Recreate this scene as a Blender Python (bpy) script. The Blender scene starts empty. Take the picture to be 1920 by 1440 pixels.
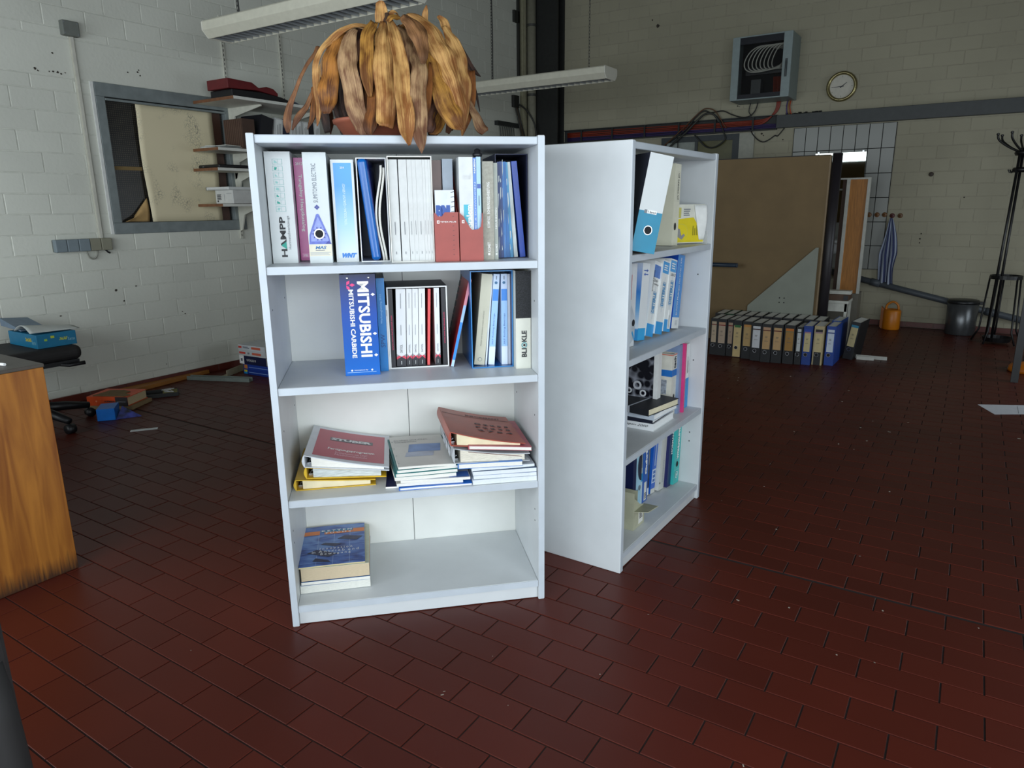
import bpy, bmesh, math, random
from mathutils import Matrix, Vector
random.seed(7)
SC = bpy.context.scene
COL = SC.collection
PI = math.pi

# ------------------------------------------------------------------ camera
cam_data = bpy.data.cameras.new('camera')
cam_data.sensor_width = 36.0
cam_data.lens = 24.767
cam_data.clip_start = 0.02
cam_data.clip_end = 100
camera = bpy.data.objects.new('camera', cam_data)
COL.objects.link(camera)
CAM_R = Matrix(((0.841278, -0.123336, 0.526346), (0.540502, 0.210720, -0.814527), (-0.010451, 0.969735, 0.243937)))
CAM_P = Vector((0, 0, 1.2567))
camera.matrix_world = Matrix.Translation(CAM_P) @ CAM_R.to_4x4()
SC.camera = camera
FPX = 1320.93

# ------------------------------------------------------------------ world, daylight, exposure
world = bpy.data.worlds.new('world')
SC.world = world
world.use_nodes = True
wn = world.node_tree.nodes
wn['Background'].inputs[0].default_value = (0.62, 0.78, 1.0, 1)
wn['Background'].inputs[1].default_value = 0.6

def window_light(name, loc, rot, sx, sy, power, col):
    l = bpy.data.lights.new(name, 'AREA')
    l.shape = 'RECTANGLE'; l.size = sx; l.size_y = sy; l.energy = power; l.color = col
    o = bpy.data.objects.new(name, l); COL.objects.link(o)
    o.location = loc; o.rotation_euler = rot
    return o
# daylight entering through the two window bands of the room (right-hand wall and the wall behind the camera)
# (sky light falls into a room slanting downwards, so the panels face a little down)
window_light('daylight_right', (2.22, -0.35, 1.34), (0, PI/2 - 0.34, 0), 2.05, 2.9, 125, (0.86, 0.95, 1.0))
window_light('daylight_behind', (-1.30, -2.02, 1.34), (PI/2 - 0.40, 0, 0), 6.4, 2.05, 225, (0.87, 0.955, 1.0))
window_light('daylight_far_right', (2.22, 6.1, 1.05), (0, PI/2 - 0.45, 0), 1.5, 1.5, 26, (0.86, 0.95, 1.0))

vs = SC.view_settings
SC.display_settings.display_device = 'sRGB'
vs.view_transform = 'Standard'
vs.look = 'None'
vs.exposure = -0.05
vs.gamma = 1.0
vs.use_curve_mapping = False
SC.cycles.use_denoising = True
SC.cycles.max_bounces = 8
SC.cycles.diffuse_bounces = 4
SC.cycles.caustics_reflective = False
SC.cycles.caustics_refractive = False
SC.cycles.sample_clamp_indirect = 6.0

# ------------------------------------------------------------------ helpers
def lin(c):
    c = c / 255.0
    return c / 12.92 if c <= 0.04045 else ((c + 0.055) / 1.055) ** 2.4
MATS = {}
def mt(rgb, rough=0.5, metal=0.0, var=0.05, scale=25.0, bump=0.0, stretch=None, spec=0.5, name=None):
    """principled surface with a faint procedural mottling of its own colour"""
    key = (rgb, rough, metal, var, scale, bump, stretch, spec)
    if key in MATS: return MATS[key]
    m = bpy.data.materials.new(name or 'surface_%d_%d_%d' % rgb)
    m.use_nodes = True
    nt = m.node_tree; b = nt.nodes['Principled BSDF']
    b.inputs['Roughness'].default_value = rough
    b.inputs['Metallic'].default_value = metal
    b.inputs['Specular IOR Level'].default_value = spec
    c = [lin(x) for x in rgb]
    if var > 0 or bump > 0:
        tc = nt.nodes.new('ShaderNodeTexCoord')
        mp = nt.nodes.new('ShaderNodeMapping')
        nz = nt.nodes.new('ShaderNodeTexNoise')
        nz.inputs['Scale'].default_value = scale
        nz.inputs['Detail'].default_value = 5
        if stretch: mp.inputs['Scale'].default_value = stretch
        nt.links.new(tc.outputs['Object'], mp.inputs[0]); nt.links.new(mp.outputs[0], nz.inputs['Vector'])
        rp = nt.nodes.new('ShaderNodeValToRGB')
        rp.color_ramp.elements[0].position = 0.3; rp.color_ramp.elements[1].position = 0.7
        rp.color_ramp.elements[0].color = [max(0, x * (1 - 2.2 * var)) for x in c] + [1]
        rp.color_ramp.elements[1].color = [min(1, x * (1 + var)) for x in c] + [1]
        nt.links.new(nz.outputs['Fac'], rp.inputs[0]); nt.links.new(rp.outputs[0], b.inputs['Base Color'])
        if bump > 0:
            bp = nt.nodes.new('ShaderNodeBump'); bp.inputs['Strength'].default_value = bump; bp.inputs['Distance'].default_value = 0.004
            nt.links.new(nz.outputs['Fac'], bp.inputs['Height']); nt.links.new(bp.outputs[0], b.inputs['Normal'])
    else:
        b.inputs['Base Color'].default_value = c + [1]
    MATS[key] = m
    return m

def ramp_mat(name, stops, axis='Z', lo=0.0, hi=1.0, rough=0.4):
    """printed colour gradient along one object axis"""
    m = bpy.data.materials.new(name); m.use_nodes = True
    nt = m.node_tree; b = nt.nodes['Principled BSDF']; b.inputs['Roughness'].default_value = rough
    tc = nt.nodes.new('ShaderNodeTexCoord'); sp = nt.nodes.new('ShaderNodeSeparateXYZ'); mr = nt.nodes.new('ShaderNodeMapRange')
    mr.inputs[1].default_value = lo; mr.inputs[2].default_value = hi
    rp = nt.nodes.new('ShaderNodeValToRGB')
    while len(rp.color_ramp.elements) < len(stops): rp.color_ramp.elements.new(0.5)
    for e, (p, c) in zip(rp.color_ramp.elements, stops):
        e.position = p; e.color = [lin(x) for x in c] + [1]
    nt.links.new(tc.outputs['Object'], sp.inputs[0]); nt.links.new(sp.outputs[axis], mr.inputs[0])
    nt.links.new(mr.outputs[0], rp.inputs[0]); nt.links.new(rp.outputs[0], b.inputs['Base Color'])
    return m

class MB:
    """collects polygons for one mesh"""
    def __init__(s): s.v = []; s.f = []
    def add(s, vs, fs):
        k = len(s.v); s.v += [tuple(p) for p in vs]; s.f += [[i + k for i in f] for f in fs]; return s
    def box(s, x0, x1, y0, y1, z0, z1):
        return s.hexa([(x0,y0,z0),(x1,y0,z0),(x1,y1,z0),(x0,y1,z0),(x0,y0,z1),(x1,y0,z1),(x1,y1,z1),(x0,y1,z1)])
    def hexa(s, p):
        return s.add(p, [(0,3,2,1),(4,5,6,7),(0,1,5,4),(1,2,6,5),(2,3,7,6),(3,0,4,7)])
    def poly(s, pts): return s.add(pts, [tuple(range(len(pts)))])
    def prism(s, pts, off):
        """extrude a planar polygon by the vector off"""
        n = len(pts); off = Vector(off)
        vs = [Vector(p) for p in pts]; vs += [p + off for p in vs]
        return s.add(vs, [tuple(range(n))[::-1], tuple(range(n, 2 * n))] + [(i, (i + 1) % n, n + (i + 1) % n, n + i) for i in range(n)])
    def tube(s, pts, r, n=8, closed=False, cap=True):
        pts = [Vector(p) for p in pts]; m = len(pts); rings = []
        rr = r if isinstance(r, (list, tuple)) else [r] * m
        up = None; k = len(s.v)
        for i in range(m):
            a = pts[(i - 1) % m] if (closed or i > 0) else pts[i]
            b = pts[(i + 1) % m] if (closed or i < m - 1) else pts[i]
            t = (b - a).normalized()
            if up is None: up = t.orthogonal().normalized()
            up = (up - t * up.dot(t)); up = up.normalized() if up.length > 1e-6 else t.orthogonal().normalized()
            sd = t.cross(up)
            for j in range(n):
                q = 2 * PI * j / n
                s.v.append(tuple(pts[i] + (up * math.cos(q) + sd * math.sin(q)) * rr[i]))
        for i in range(m if closed else m - 1):
            i2 = (i + 1) % m
            for j in range(n):
                j2 = (j + 1) % n
                s.f.append([k + i * n + j, k + i * n + j2, k + i2 * n + j2, k + i2 * n + j])
        if cap and not closed:
            s.f.append([k + j for j in range(n)][::-1]); s.f.append([k + (m - 1) * n + j for j in range(n)])
        return s
    def lathe(s, prof, n=24, c=(0, 0, 0)):
        k = len(s.v); m = len(prof)
        for r, z in prof:
            for j in range(n):
                q = 2 * PI * j / n
                s.v.append((c[0] + r * math.cos(q), c[1] + r * math.sin(q), c[2] + z))
        for i in range(m - 1):
            for j in range(n):
                j2 = (j + 1) % n
                s.f.append([k + i * n + j, k + i * n + j2, k + (i + 1) * n + j2, k + (i + 1) * n + j])
        if tuple(prof[0]) == tuple(prof[-1]): return s
        if prof[0][0] > 1e-6: s.f.append([k + j for j in range(n)][::-1])
        if prof[-1][0] > 1e-6: s.f.append([k + (m - 1) * n + j for j in range(n)])
        return s
    def grid(s, fn, nu, nv):
        k = len(s.v)
        for i in range(nu + 1):
            for j in range(nv + 1): s.v.append(tuple(fn(i / nu, j / nv)))
        for i in range(nu):
            for j in range(nv):
                a = k + i * (nv + 1) + j
                s.f.append([a, a + nv + 1, a + nv + 2, a + 1])
        return s
    def mesh(s, name, mat=None, smooth=False):
        me = bpy.data.meshes.new(name)
        me.from_pydata(s.v, [], s.f)
        if mat: me.materials.append(mat)
        if smooth:
            me.polygons.foreach_set('use_smooth', [True] * len(me.polygons))
        me.update()
        return me

def put(name, mesh, parent=None, M=None):
    o = bpy.data.objects.new(name, mesh); COL.objects.link(o)
    if parent: o.parent = parent
    if M is not None:
        if parent: o.matrix_local = M
        else: o.matrix_world = M
    return o
def obj(name, mb, mat, parent=None, M=None, bev=0, smooth=False, solid=0, seg=2):
    o = put(name, mb.mesh(name, mat, smooth), parent, M)
    if solid:
        md = o.modifiers.new('thickness', 'SOLIDIFY'); md.thickness = solid; md.offset = 0
    if bev:
        md = o.modifiers.new('edge', 'BEVEL'); md.width = bev; md.segments = seg; md.limit_method = 'ANGLE'; md.angle_limit = 0.6
    return o
def empty(name, M=None, loc=None):
    o = bpy.data.objects.new(name, None); COL.objects.link(o); o.empty_display_size = 0.05
    if M is not None: o.matrix_world = M
    if loc is not None: o.location = loc
    return o
def tag(o, label=None, cat=None, group=None, kind=None):
    if label: o['label'] = label
    if cat: o['category'] = cat
    if group: o['group'] = group
    if kind: o['kind'] = kind
    return o
def struct(name, mb, mat, **k):
    return tag(obj(name, mb, mat, **k), kind='structure')
def TR(x, y, z): return Matrix.Translation((x, y, z))
def RZ(a): return Matrix.Rotation(a, 4, 'Z')
def RY(a): return Matrix.Rotation(a, 4, 'Y')
def RX(a): return Matrix.Rotation(a, 4, 'X')

GLY = {}
def glyphs(s, bold):
    k = (s, bold)
    if k not in GLY:
        cu = bpy.data.curves.new('t', 'FONT'); cu.body = s; cu.resolution_u = 2; cu.offset = bold; cu.align_x = 'CENTER'
        ob = bpy.data.objects.new('t', cu)
        me = bpy.data.meshes.new_from_object(ob)
        vs = [(v.co.x, v.co.y) for v in me.vertices]; fs = [tuple(p.vertices) for p in me.polygons]
        x0 = min(v[0] for v in vs); x1 = max(v[0] for v in vs); y0 = min(v[1] for v in vs); y1 = max(v[1] for v in vs)
        vs = [((a - x0) / (x1 - x0), (b - y0) / (y1 - y0)) for a, b in vs]
        bpy.data.objects.remove(ob); bpy.data.curves.remove(cu); bpy.data.meshes.remove(me)
        GLY[k] = (vs, fs)
    return GLY[k]
def text(parent, s, o, U, V, mat, bold=0.0, name='lettering', slant=0.0, label=None):
    """flat printed lettering filling the parallelogram o, o+U, o+V of the parent's local space"""
    vs, fs = glyphs(s, bold); o = Vector(o); U = Vector(U); V = Vector(V)
    m = MB().add([o + U * (a + slant * b) + V * b for a, b in vs], fs)
    t = obj(name, m, mat, parent)
    if label: t['label'] = label
    return t
EPS = 0.0008
def stext(parent, s, x0, x1, z0, z1, way, mat, bold=0.0, y=None, name='lettering', slant=0.0):
    """lettering on a spine (local -y face): way up = reads upwards, down = reads downwards, flat = level"""
    y = -2 * EPS if y is None else y
    if way == 'up': return text(parent, s, (x1, y, z0), (0, 0, z1 - z0), (x0 - x1, 0, 0), mat, bold, name, slant)
    if way == 'down': return text(parent, s, (x0, y, z1), (0, 0, z0 - z1), (x1 - x0, 0, 0), mat, bold, name, slant)
    return text(parent, s, (x0, y, z0), (x1 - x0, 0, 0), (0, 0, z1 - z0), mat, bold, name, slant)
def patch(parent, x0, x1, z0, z1, mat, name='spine_label', y=-EPS):
    return obj(name, MB().add([(x0,y,z0),(x1,y,z0),(x1,y,z1),(x0,y,z1),(x0,0.0004,z0),(x1,0.0004,z0),(x1,0.0004,z1),(x0,0.0004,z1)],
               [(0,1,2,3),(0,4,5,1),(1,5,6,2),(2,6,7,3),(3,7,4,0)]), mat, parent)
def spoly(parent, pts, mat, name='printed_mark', y=-1.5*EPS):
    return obj(name, MB().poly([(x, y, z) for x, z in pts]), mat, parent)
def disc_pts(cx, cz, r, n=20): return [(cx + r * math.cos(2*PI*i/n), cz + r * math.sin(2*PI*i/n)) for i in range(n)]
def finger_hole(parent, cx, cz, r, metal=True):
    if metal:
        mb = MB(); k = 20
        for rr, yy in ((r * 1.22, -0.0003), (r * 1.18, -0.0022), (r, -0.0022), (r * 0.97, 0.001)):
            for i in range(k):
                q = 2*PI*i/k; mb.v.append((cx + rr*math.cos(q), yy, cz + rr*math.sin(q)))
        for a in range(3):
            for i in range(k): mb.f.append([a*k+i, a*k+(i+1)%k, (a+1)*k+(i+1)%k, (a+1)*k+i])
        obj('hole_rim', mb, CHROME, parent)
    return spoly(parent, disc_pts(cx, cz, r), HOLE, 'finger_hole', -0.0011)

WHITE = mt((236, 238, 236), 0.45, var=0.02)
PAPER = mt((232, 230, 222), 0.8, var=0.05, scale=90, stretch=(1, 1, 14))
PAPERV = mt((234, 233, 228), 0.8, var=0.06, scale=90, stretch=(14, 1, 1))
CREAM = mt((226, 214, 180), 0.75, var=0.05)
BLACK = mt((22, 22, 25), 0.45, var=0.05)
INK = mt((30, 32, 38), 0.5, var=0)
CHROME = mt((190, 192, 196), 0.25, 1.0, var=0)
HOLE = mt((26, 26, 30), 0.8, var=0)
PWHITE = mt((240, 240, 238), 0.5, var=0)
# ------------------------------------------------------------------ setting
XL, YR, XR, YF, ZC = -5.0045, 8.346, 2.2, -2.0, 3.95

def to_px(p):
    q = CAM_R.transposed() @ (Vector(p) - CAM_P)
    if q.z > -0.05: return None
    return (960 + FPX * q.x / -q.z, 720 - FPX * q.y / -q.z, -q.z)
def in_frame(p, m=25):
    q = to_px(p)
    return q is not None and -m < q[0] < 1920 + m and -m < q[1] < 1440 + m
def hidden(px):
    x, y = px[0], px[1]
    if 520 < x < 1015 and 270 < y < 1120: return True
    if 1030 < x < 1180 and 275 < y < 1030: return True
    if 1180 < x < 1320 and 300 < y < 930: return True
    if x < 85 and 700 < y < 1070: return True
    return False

def var_mat(name, rgb, rough, spread, bump=0.12, scale=60, spec=0.5, stain=0.0, rgb2=None):
    """surface whose tone differs from piece to piece"""
    m = bpy.data.materials.new(name); m.use_nodes = True
    nt = m.node_tree; b = nt.nodes['Principled BSDF']
    b.inputs['Roughness'].default_value = rough; b.inputs['Specular IOR Level'].default_value = spec
    oi = nt.nodes.new('ShaderNodeObjectInfo'); ge = nt.nodes.new('ShaderNodeNewGeometry')
    ad = nt.nodes.new('ShaderNodeMath'); ad.operation = 'ADD'
    fr = nt.nodes.new('ShaderNodeMath'); fr.operation = 'FRACT'
    nt.links.new(oi.outputs['Random'], ad.inputs[0]); nt.links.new(ge.outputs['Random Per Island'], ad.inputs[1]); nt.links.new(ad.outputs[0], fr.inputs[0])
    rp = nt.nodes.new('ShaderNodeValToRGB'); c = [lin(x) for x in rgb]; c2 = [lin(x) for x in (rgb2 or rgb)]
    rp.color_ramp.elements[0].color = [x * (1 - spread) for x in c] + [1]
    rp.color_ramp.elements[1].color = [x * (1 + spread) for x in c2] + [1]
    nt.links.new(fr.outputs[0], rp.inputs[0])
    nz = nt.nodes.new('ShaderNodeTexNoise'); nz.inputs['Scale'].default_value = 1.3; nz.inputs['Detail'].default_value = 6
    nt.links.new(ge.outputs['Position'], nz.inputs['Vector'])
    mr = nt.nodes.new('ShaderNodeMapRange'); mr.inputs[1].default_value = 0.35; mr.inputs[2].default_value = 0.65
    mr.inputs[3].default_value = 1 - stain; mr.inputs[4].default_value = 1 + stain * 0.6
    nt.links.new(nz.outputs['Fac'], mr.inputs[0])
    mx = nt.nodes.new('ShaderNodeMix'); mx.data_type = 'RGBA'; mx.blend_type = 'MULTIPLY'; mx.inputs[0].default_value = 1
    nt.links.new(rp.outputs[0], mx.inputs[6]); nt.links.new(mr.outputs[0], mx.inputs[7]); nt.links.new(mx.outputs[2], b.inputs['Base Color'])
    n2 = nt.nodes.new('ShaderNodeTexNoise'); n2.inputs['Scale'].default_value = scale; n2.inputs['Detail'].default_value = 4
    nt.links.new(ge.outputs['Position'], n2.inputs['Vector'])
    bp = nt.nodes.new('ShaderNodeBump'); bp.inputs['Strength'].default_value = bump; bp.inputs['Distance'].default_value = 0.003
    nt.links.new(n2.outputs['Fac'], bp.inputs['Height']); nt.links.new(bp.outputs[0], b.inputs['Normal'])
    return m
TILE_M = var_mat('red_quarry_tile', (80, 30, 20), 0.42, 0.12, 0.03, 25, 0.28, 0.12)
GROUT_M = mt((42, 32, 30), 0.9, var=0.2, scale=40)
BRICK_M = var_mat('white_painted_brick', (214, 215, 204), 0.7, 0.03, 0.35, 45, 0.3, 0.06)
BRICKR_M = var_mat('shaded_white_painted_brick', (168, 163, 142), 0.7, 0.03, 0.35, 45, 0.3, 0.06)  # same painted brick as BRICK_M, rear wall's dimmer light put into colour
MORTARR_M = mt((164, 159, 140), 0.8, var=0.06, scale=30, bump=0.25)  # rear mortar, darkened in colour for the same dim light
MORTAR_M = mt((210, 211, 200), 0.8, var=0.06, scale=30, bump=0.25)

def cham(w, d, h, c):
    """pillowed slab: face at y=0, back at y=d, centred in x and z"""
    x, z = w / 2, h / 2
    v = [(-x+c, 0, -z+c), (x-c, 0, -z+c), (x-c, 0, z-c), (-x+c, 0, z-c), (-x, c, -z), (x, c, -z), (x, c, z), (-x, c, z), (-x, d, -z), (x, d, -z), (x, d, z), (-x, d, z)]
    f = [(0,1,2,3)] + [(a, a+4, (a+1)%4+4, (a+1)%4) for a in range(4)] + [(a+4, a+8, (a+1)%4+8, (a+1)%4+4) for a in range(4)]
    return v, f

# ---- floor
floor = struct('floor', MB().box(XL, XR, YF, YR, -0.08, -0.003), GROUT_M)
TL, TW, GX, GY = 0.196583, 0.095528, -0.12444, 1.81381
JO = 0.0042
def tile_geo(w, h):
    v, f = cham(w, 0.008, h, 0.0008)
    return [(a, c, -b) for a, b, c in v], f          # face up
cands = []
ROW_EXP = round((GY - 2.41) / TW)                       # wide movement joint across the room at y = 2.41
for r in range(int((GY - YR) / TW) - 1, int((GY - YF) / TW) + 1):
    yc = GY - (r + 0.5) * TW
    if yc + TW / 2 > YR + 0.01 or yc - TW / 2 < YF - 0.05: continue
    off = 0.0 if r % 2 == 0 else 0.5
    k0 = int((XL - GX) / TL - off) - 1; k1 = int((XR - GX) / TL - off) + 1
    for k in range(k0, k1):
        xc = GX + (k + off + 0.5) * TL
        w = TL - JO; h = TW - JO; y2 = yc
        a, b = xc - w / 2, xc + w / 2
        a, b = max(a, XL + 0.002), min(b, XR)
        if b - a < 0.03: continue
        if r == ROW_EXP: h -= 0.006; y2 -= 0.003
        if r == ROW_EXP - 1: h -= 0.006; y2 += 0.003
        cands.append(((a + b) / 2, y2, b - a, h))
rank = []
for i, (x, y, w, h) in enumerate(cands):
    q = to_px((x, y, 0))
    if q and -60 < q[0] < 1980 and -60 < q[1] < 1500 and not hidden(q): rank.append((1.0 / q[2] ** 3, i))
rank.sort(reverse=True)
chosen = set(i for _, i in rank[:300])
tile_meshes = {}; field = MB()
for i, (x, y, w, h) in enumerate(cands):
    if i in chosen:
        key = (round(w, 3), round(h, 3))
        if key not in tile_meshes:
            v, f = tile_geo(w, h); tile_meshes[key] = MB().add(v, f).mesh('tile', TILE_M)
        o = put('tile', tile_meshes[key], floor); o.location = (x, y, random.uniform(-0.0005, 0.0004))
    else:
        v, f = tile_geo(w, h); dz = random.uniform(-0.0005, 0.0004)
        field.add([(a + x, b + y, c + dz) for a, b, c in v], f)
tag(obj('tile_field', field, TILE_M, floor), kind='stuff')

# ---- brick walls
def brick_wall(wall, place, a0, a1, z0, z1, bw, bh, pa, pz, skip, rot, bm):
    """place(a, z) -> point of the brick face; bricks in running bond, painted over"""
    cs = []
    r0 = int(math.floor((z0 - pz) / bh)); r1 = int(math.ceil((z1 - pz) / bh))
    for r in range(r0, r1):
        zb, zt = max(z0, pz + r * bh), min(z1, pz + (r + 1) * bh)
        if zt - zb < 0.03: continue
        off = pa + (bw / 2 if r % 2 else 0)
        for k in range(int((a0 - off) / bw) - 1, int((a1 - off) / bw) + 2):
            x0, x1 = max(a0, off + k * bw), min(a1, off + (k + 1) * bw)
            if x1 - x0 < 0.03: continue
            pieces = [(x0, x1, zb, zt)]
            for (sa, sb, sz0, sz1) in skip:
                nxt = []
                for (p0, p1, q0, q1) in pieces:
                    if p1 <= sa or p0 >= sb or q1 <= sz0 or q0 >= sz1: nxt.append((p0, p1, q0, q1)); continue
                    if q0 < sz0 - 0.03: nxt.append((p0, p1, q0, sz0))
                    if q1 > sz1 + 0.03: nxt.append((p0, p1, sz1, q1))
                    y0, y1 = max(q0, sz0), min(q1, sz1)
                    if p0 < sa - 0.03: nxt.append((p0, sa, y0, y1))
                    if p1 > sb + 0.03: nxt.append((sb, p1, y0, y1))
                pieces = nxt
            cs += pieces
    rk = []
    for i, (p0, p1, q0, q1) in enumerate(cs):
        c = place((p0 + p1) / 2, (q0 + q1) / 2); q = to_px(c)
        if q and -30 < q[0] < 1950 and -30 < q[1] < 1470 and not hidden(q): rk.append(((p1 - p0) * (q1 - q0) / q[2] ** 2, i))
    rk.sort(reverse=True); pick = set(i for _, i in rk[:300])
    meshes = {}; rest = MB(); g = 0.005
    for i, (p0, p1, q0, q1) in enumerate(cs):
        w, h = p1 - p0 - g, q1 - q0 - g; c = Vector(place((p0 + p1) / 2, (q0 + q1) / 2))
        key = (round(w, 3), round(h, 3))
        if i in pick:
            if key not in meshes: meshes[key] = MB().add(*cham(w, 0.02, h, 0.0028)).mesh('brick', bm)
            o = put('brick', meshes[key], wall); o.matrix_local = Matrix.Translation(c + Vector(rot @ Vector((0, random.uniform(-0.001, 0.0012), 0)))) @ rot.to_4x4()
        else:
            v, f = cham(w, 0.02, h, 0.0028); dy = random.uniform(-0.001, 0.0012)
            rest.add([rot @ Vector((x, y + dy, z)) + c for x, y, z in v], f)
    tag(obj('brick_field', rest, bm, wall), kind='stuff')

WY0, WY1, WZ0, WZ1 = 2.715, 3.765, 1.113, 2.073        # inner window opening in the left wall
wl = MB(); T = 0.24; f_ = XL - 0.0017
wl.box(f_ - T, f_, YF, WY0, -0.05, ZC).box(f_ - T, f_, WY1, YR + 0.2, -0.05, ZC).box(f_ - T, f_, WY0, WY1, -0.05, WZ0).box(f_ - T, f_, WY0, WY1, WZ1, ZC)
wall_left = struct('wall_left', wl, MORTAR_M)
brick_wall(wall_left, lambda a, z: (XL, a, z), YF, YR, 0.05, ZC, 0.259, 0.1265, 2.838 - 5.18 - 0.259, 0.735 - 0.1265*6,
           [(WY0, WY1, WZ0, WZ1), (1.2, 4.4, 2.085, 2.325)], Matrix.Rotation(PI/2, 3, 'Z'), BRICK_M)
obj('lintel', MB().box(XL - 0.02, XL - 0.0005, 1.203, 4.397, 2.089, 2.321), BRICK_M, wall_left, bev=0.004)

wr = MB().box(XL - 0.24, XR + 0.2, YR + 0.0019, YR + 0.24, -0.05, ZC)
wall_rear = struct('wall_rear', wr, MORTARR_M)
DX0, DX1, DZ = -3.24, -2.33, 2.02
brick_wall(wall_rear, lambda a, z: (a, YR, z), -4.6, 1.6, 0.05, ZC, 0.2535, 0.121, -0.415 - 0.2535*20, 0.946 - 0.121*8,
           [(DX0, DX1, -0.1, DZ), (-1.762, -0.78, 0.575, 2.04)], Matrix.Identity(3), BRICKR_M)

WIN_R = (-1.85, 1.15, 0.22, 2.46)     # y0 y1 z0 z1 in the right wall
WIN_F = (-4.65, 2.05, 0.22, 2.46)   # x0 x1 z0 z1 in the wall behind the camera
PLASTER = mt((150, 146, 134), 0.8, var=0.05, scale=6, bump=0.1)
a, b, c, d = WIN_R
wall_right = struct('wall_right', MB().box(XR, XR + 0.2, YF - 0.2, a, -0.05, ZC).box(XR, XR + 0.2, b, 5.25, -0.05, ZC).box(XR, XR + 0.2, 6.95, YR + 0.2, -0.05, ZC).box(XR, XR + 0.2, 5.25, 6.95, -0.05, .22).box(XR, XR + 0.2, 5.25, 6.95, 1.95, ZC).box(XR, XR + 0.2, a, b, -0.05, c).box(XR, XR + 0.2, a, b, d, ZC), PLASTER)
a, b, c, d = WIN_F
wall_front = struct('wall_front', MB().box(XL - 0.2, a, YF - 0.2, YF, -0.05, ZC).box(b, XR, YF - 0.2, YF, -0.05, ZC).box(a, b, YF - 0.2, YF, -0.05, c).box(a, b, YF - 0.2, YF, d, ZC), PLASTER)
ceiling = struct('ceiling', MB().box(XL - 0.24, XR + 0.2, YF - 0.2, YR + 0.24, ZC, ZC + 0.1), mt((84, 80, 72), 0.9, var=0.05, scale=4))
FRAMEG = mt((112, 122, 126), 0.5, var=0.05)
def big_window(name, along, x0, x1, z0, z1, n, at):
    w = empty(name, loc=(0, 0, 0)); w['kind'] = 'structure'
    def bx(p0, p1, q0, q1, dd=0.05):
        return MB().box(at, at + dd, p0, p1, q0, q1) if along == 'y' else MB().box(p0, p1, at - dd, at, q0, q1)
    fr = MB()
    for m in (bx(x0, x1, z0, z0 + .06), bx(x0, x1, z1 - .06, z1), bx(x0, x0 + .06, z0, z1), bx(x1 - .06, x1, z0, z1)): fr.add(m.v, m.f)
    obj('window_frame', fr, FRAMEG, w)
    for k in range(1, n):
        p = x0 + (x1 - x0) * k / n
        obj('mullion', bx(p - .03, p + .03, z0 + .06, z1 - .06), FRAMEG, w)
    return w
big_window('window_2', 'y', *WIN_R, 4, XR + 0.002)
big_window('window_4', 'y', 5.25, 6.95, .22, 1.95, 2, XR + 0.002)
big_window('window_3', 'x', *WIN_F, 4, YF - 0.002)

# ---- baseboards of red tiles
BASE_M = var_mat('skirting_tile', (92, 40, 32), 0.4, 0.12, 0.05, 30, 0.5, 0.1)
bl = struct('baseboard_left', MB().box(XL - 0.002, XL + 0.004, -2.9, 8.05, 0, 0.05), mt((150, 140, 128), 0.9, var=0.1))
bmesh_l = MB().add(*cham(0.246, 0.01, 0.052, 0.0015)).mesh('tile', BASE_M)
for k in range(44):
    o = put('tile', bmesh_l, bl); o.matrix_local = TR(XL + 0.010, -2.75 + 0.25 * k, 0.026) @ RZ(PI/2)
br_ = struct('baseboard_rear', MB().box(-4.5, 1.6, YR - 0.004, YR + 0.002, 0, 0.05), mt((150, 140, 128), 0.9, var=0.1))
for k in range(25):
    if DX0 - .1 < -4.37 + 0.25 * k < DX1 + .1: continue
    o = put('tile', bmesh_l, br_); o.matrix_local = TR(-4.37 + 0.25 * k, YR - 0.010, 0.026)

# ---- inner window in the left wall
win = empty('window_1', loc=(XL, WY0, WZ0)); win['kind'] = 'structure'
W_, H_ = WY1 - WY0, WZ1 - WZ0
STEEL = mt((128, 136, 136), 0.45, 0.1, var=0.08, scale=14)
def wb(x0, x1, y0, y1, z0, z1): return MB().box(x0, x1, y0, y1, z0, z1)
obj('frame_bottom', wb(-.06, .012, -.015, W_ + .015, -.012, .064), STEEL, win, bev=.003)
obj('frame_top', wb(-.06, .012, -.015, W_ + .015, H_ - .075, H_ + .012), STEEL, win, bev=.003)
obj('frame_side', wb(-.06, .012, -.015, .046, .064, H_ - .075), STEEL, win, bev=.003)
obj('frame_side', wb(-.06, .012, W_ - .085, W_ + .015, .064, H_ - .075), STEEL, win, bev=.003)
obj('frame_bead', wb(-.012, .016, .046, W_ - .085, H_ - .098, H_ - .083), STEEL, win, bev=.002)
obj('edge_strip', wb(-.002, .01, -.038, -.018, -.01, H_ + .01), mt((225, 226, 222), .5, var=.04), win)
wg = bpy.data.materials.new('wired_glass'); wg.use_nodes = True
nt = wg.node_tree; b_ = nt.nodes['Principled BSDF']; b_.inputs['Roughness'].default_value = 0.3
tc = nt.nodes.new('ShaderNodeTexCoord'); bt = nt.nodes.new('ShaderNodeTexBrick'); sp = nt.nodes.new('ShaderNodeSeparateXYZ'); cb = nt.nodes.new('ShaderNodeCombineXYZ')
nt.links.new(tc.outputs['Object'], sp.inputs[0]); nt.links.new(sp.outputs['Y'], cb.inputs['X']); nt.links.new(sp.outputs['Z'], cb.inputs['Y']); nt.links.new(cb.outputs[0], bt.inputs['Vector'])
bt.offset = 0.0; bt.inputs['Scale'].default_value = 1.0; bt.inputs['Brick Width'].default_value = 0.014; bt.inputs['Row Height'].default_value = 0.014; bt.inputs['Mortar Size'].default_value = 0.003
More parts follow.
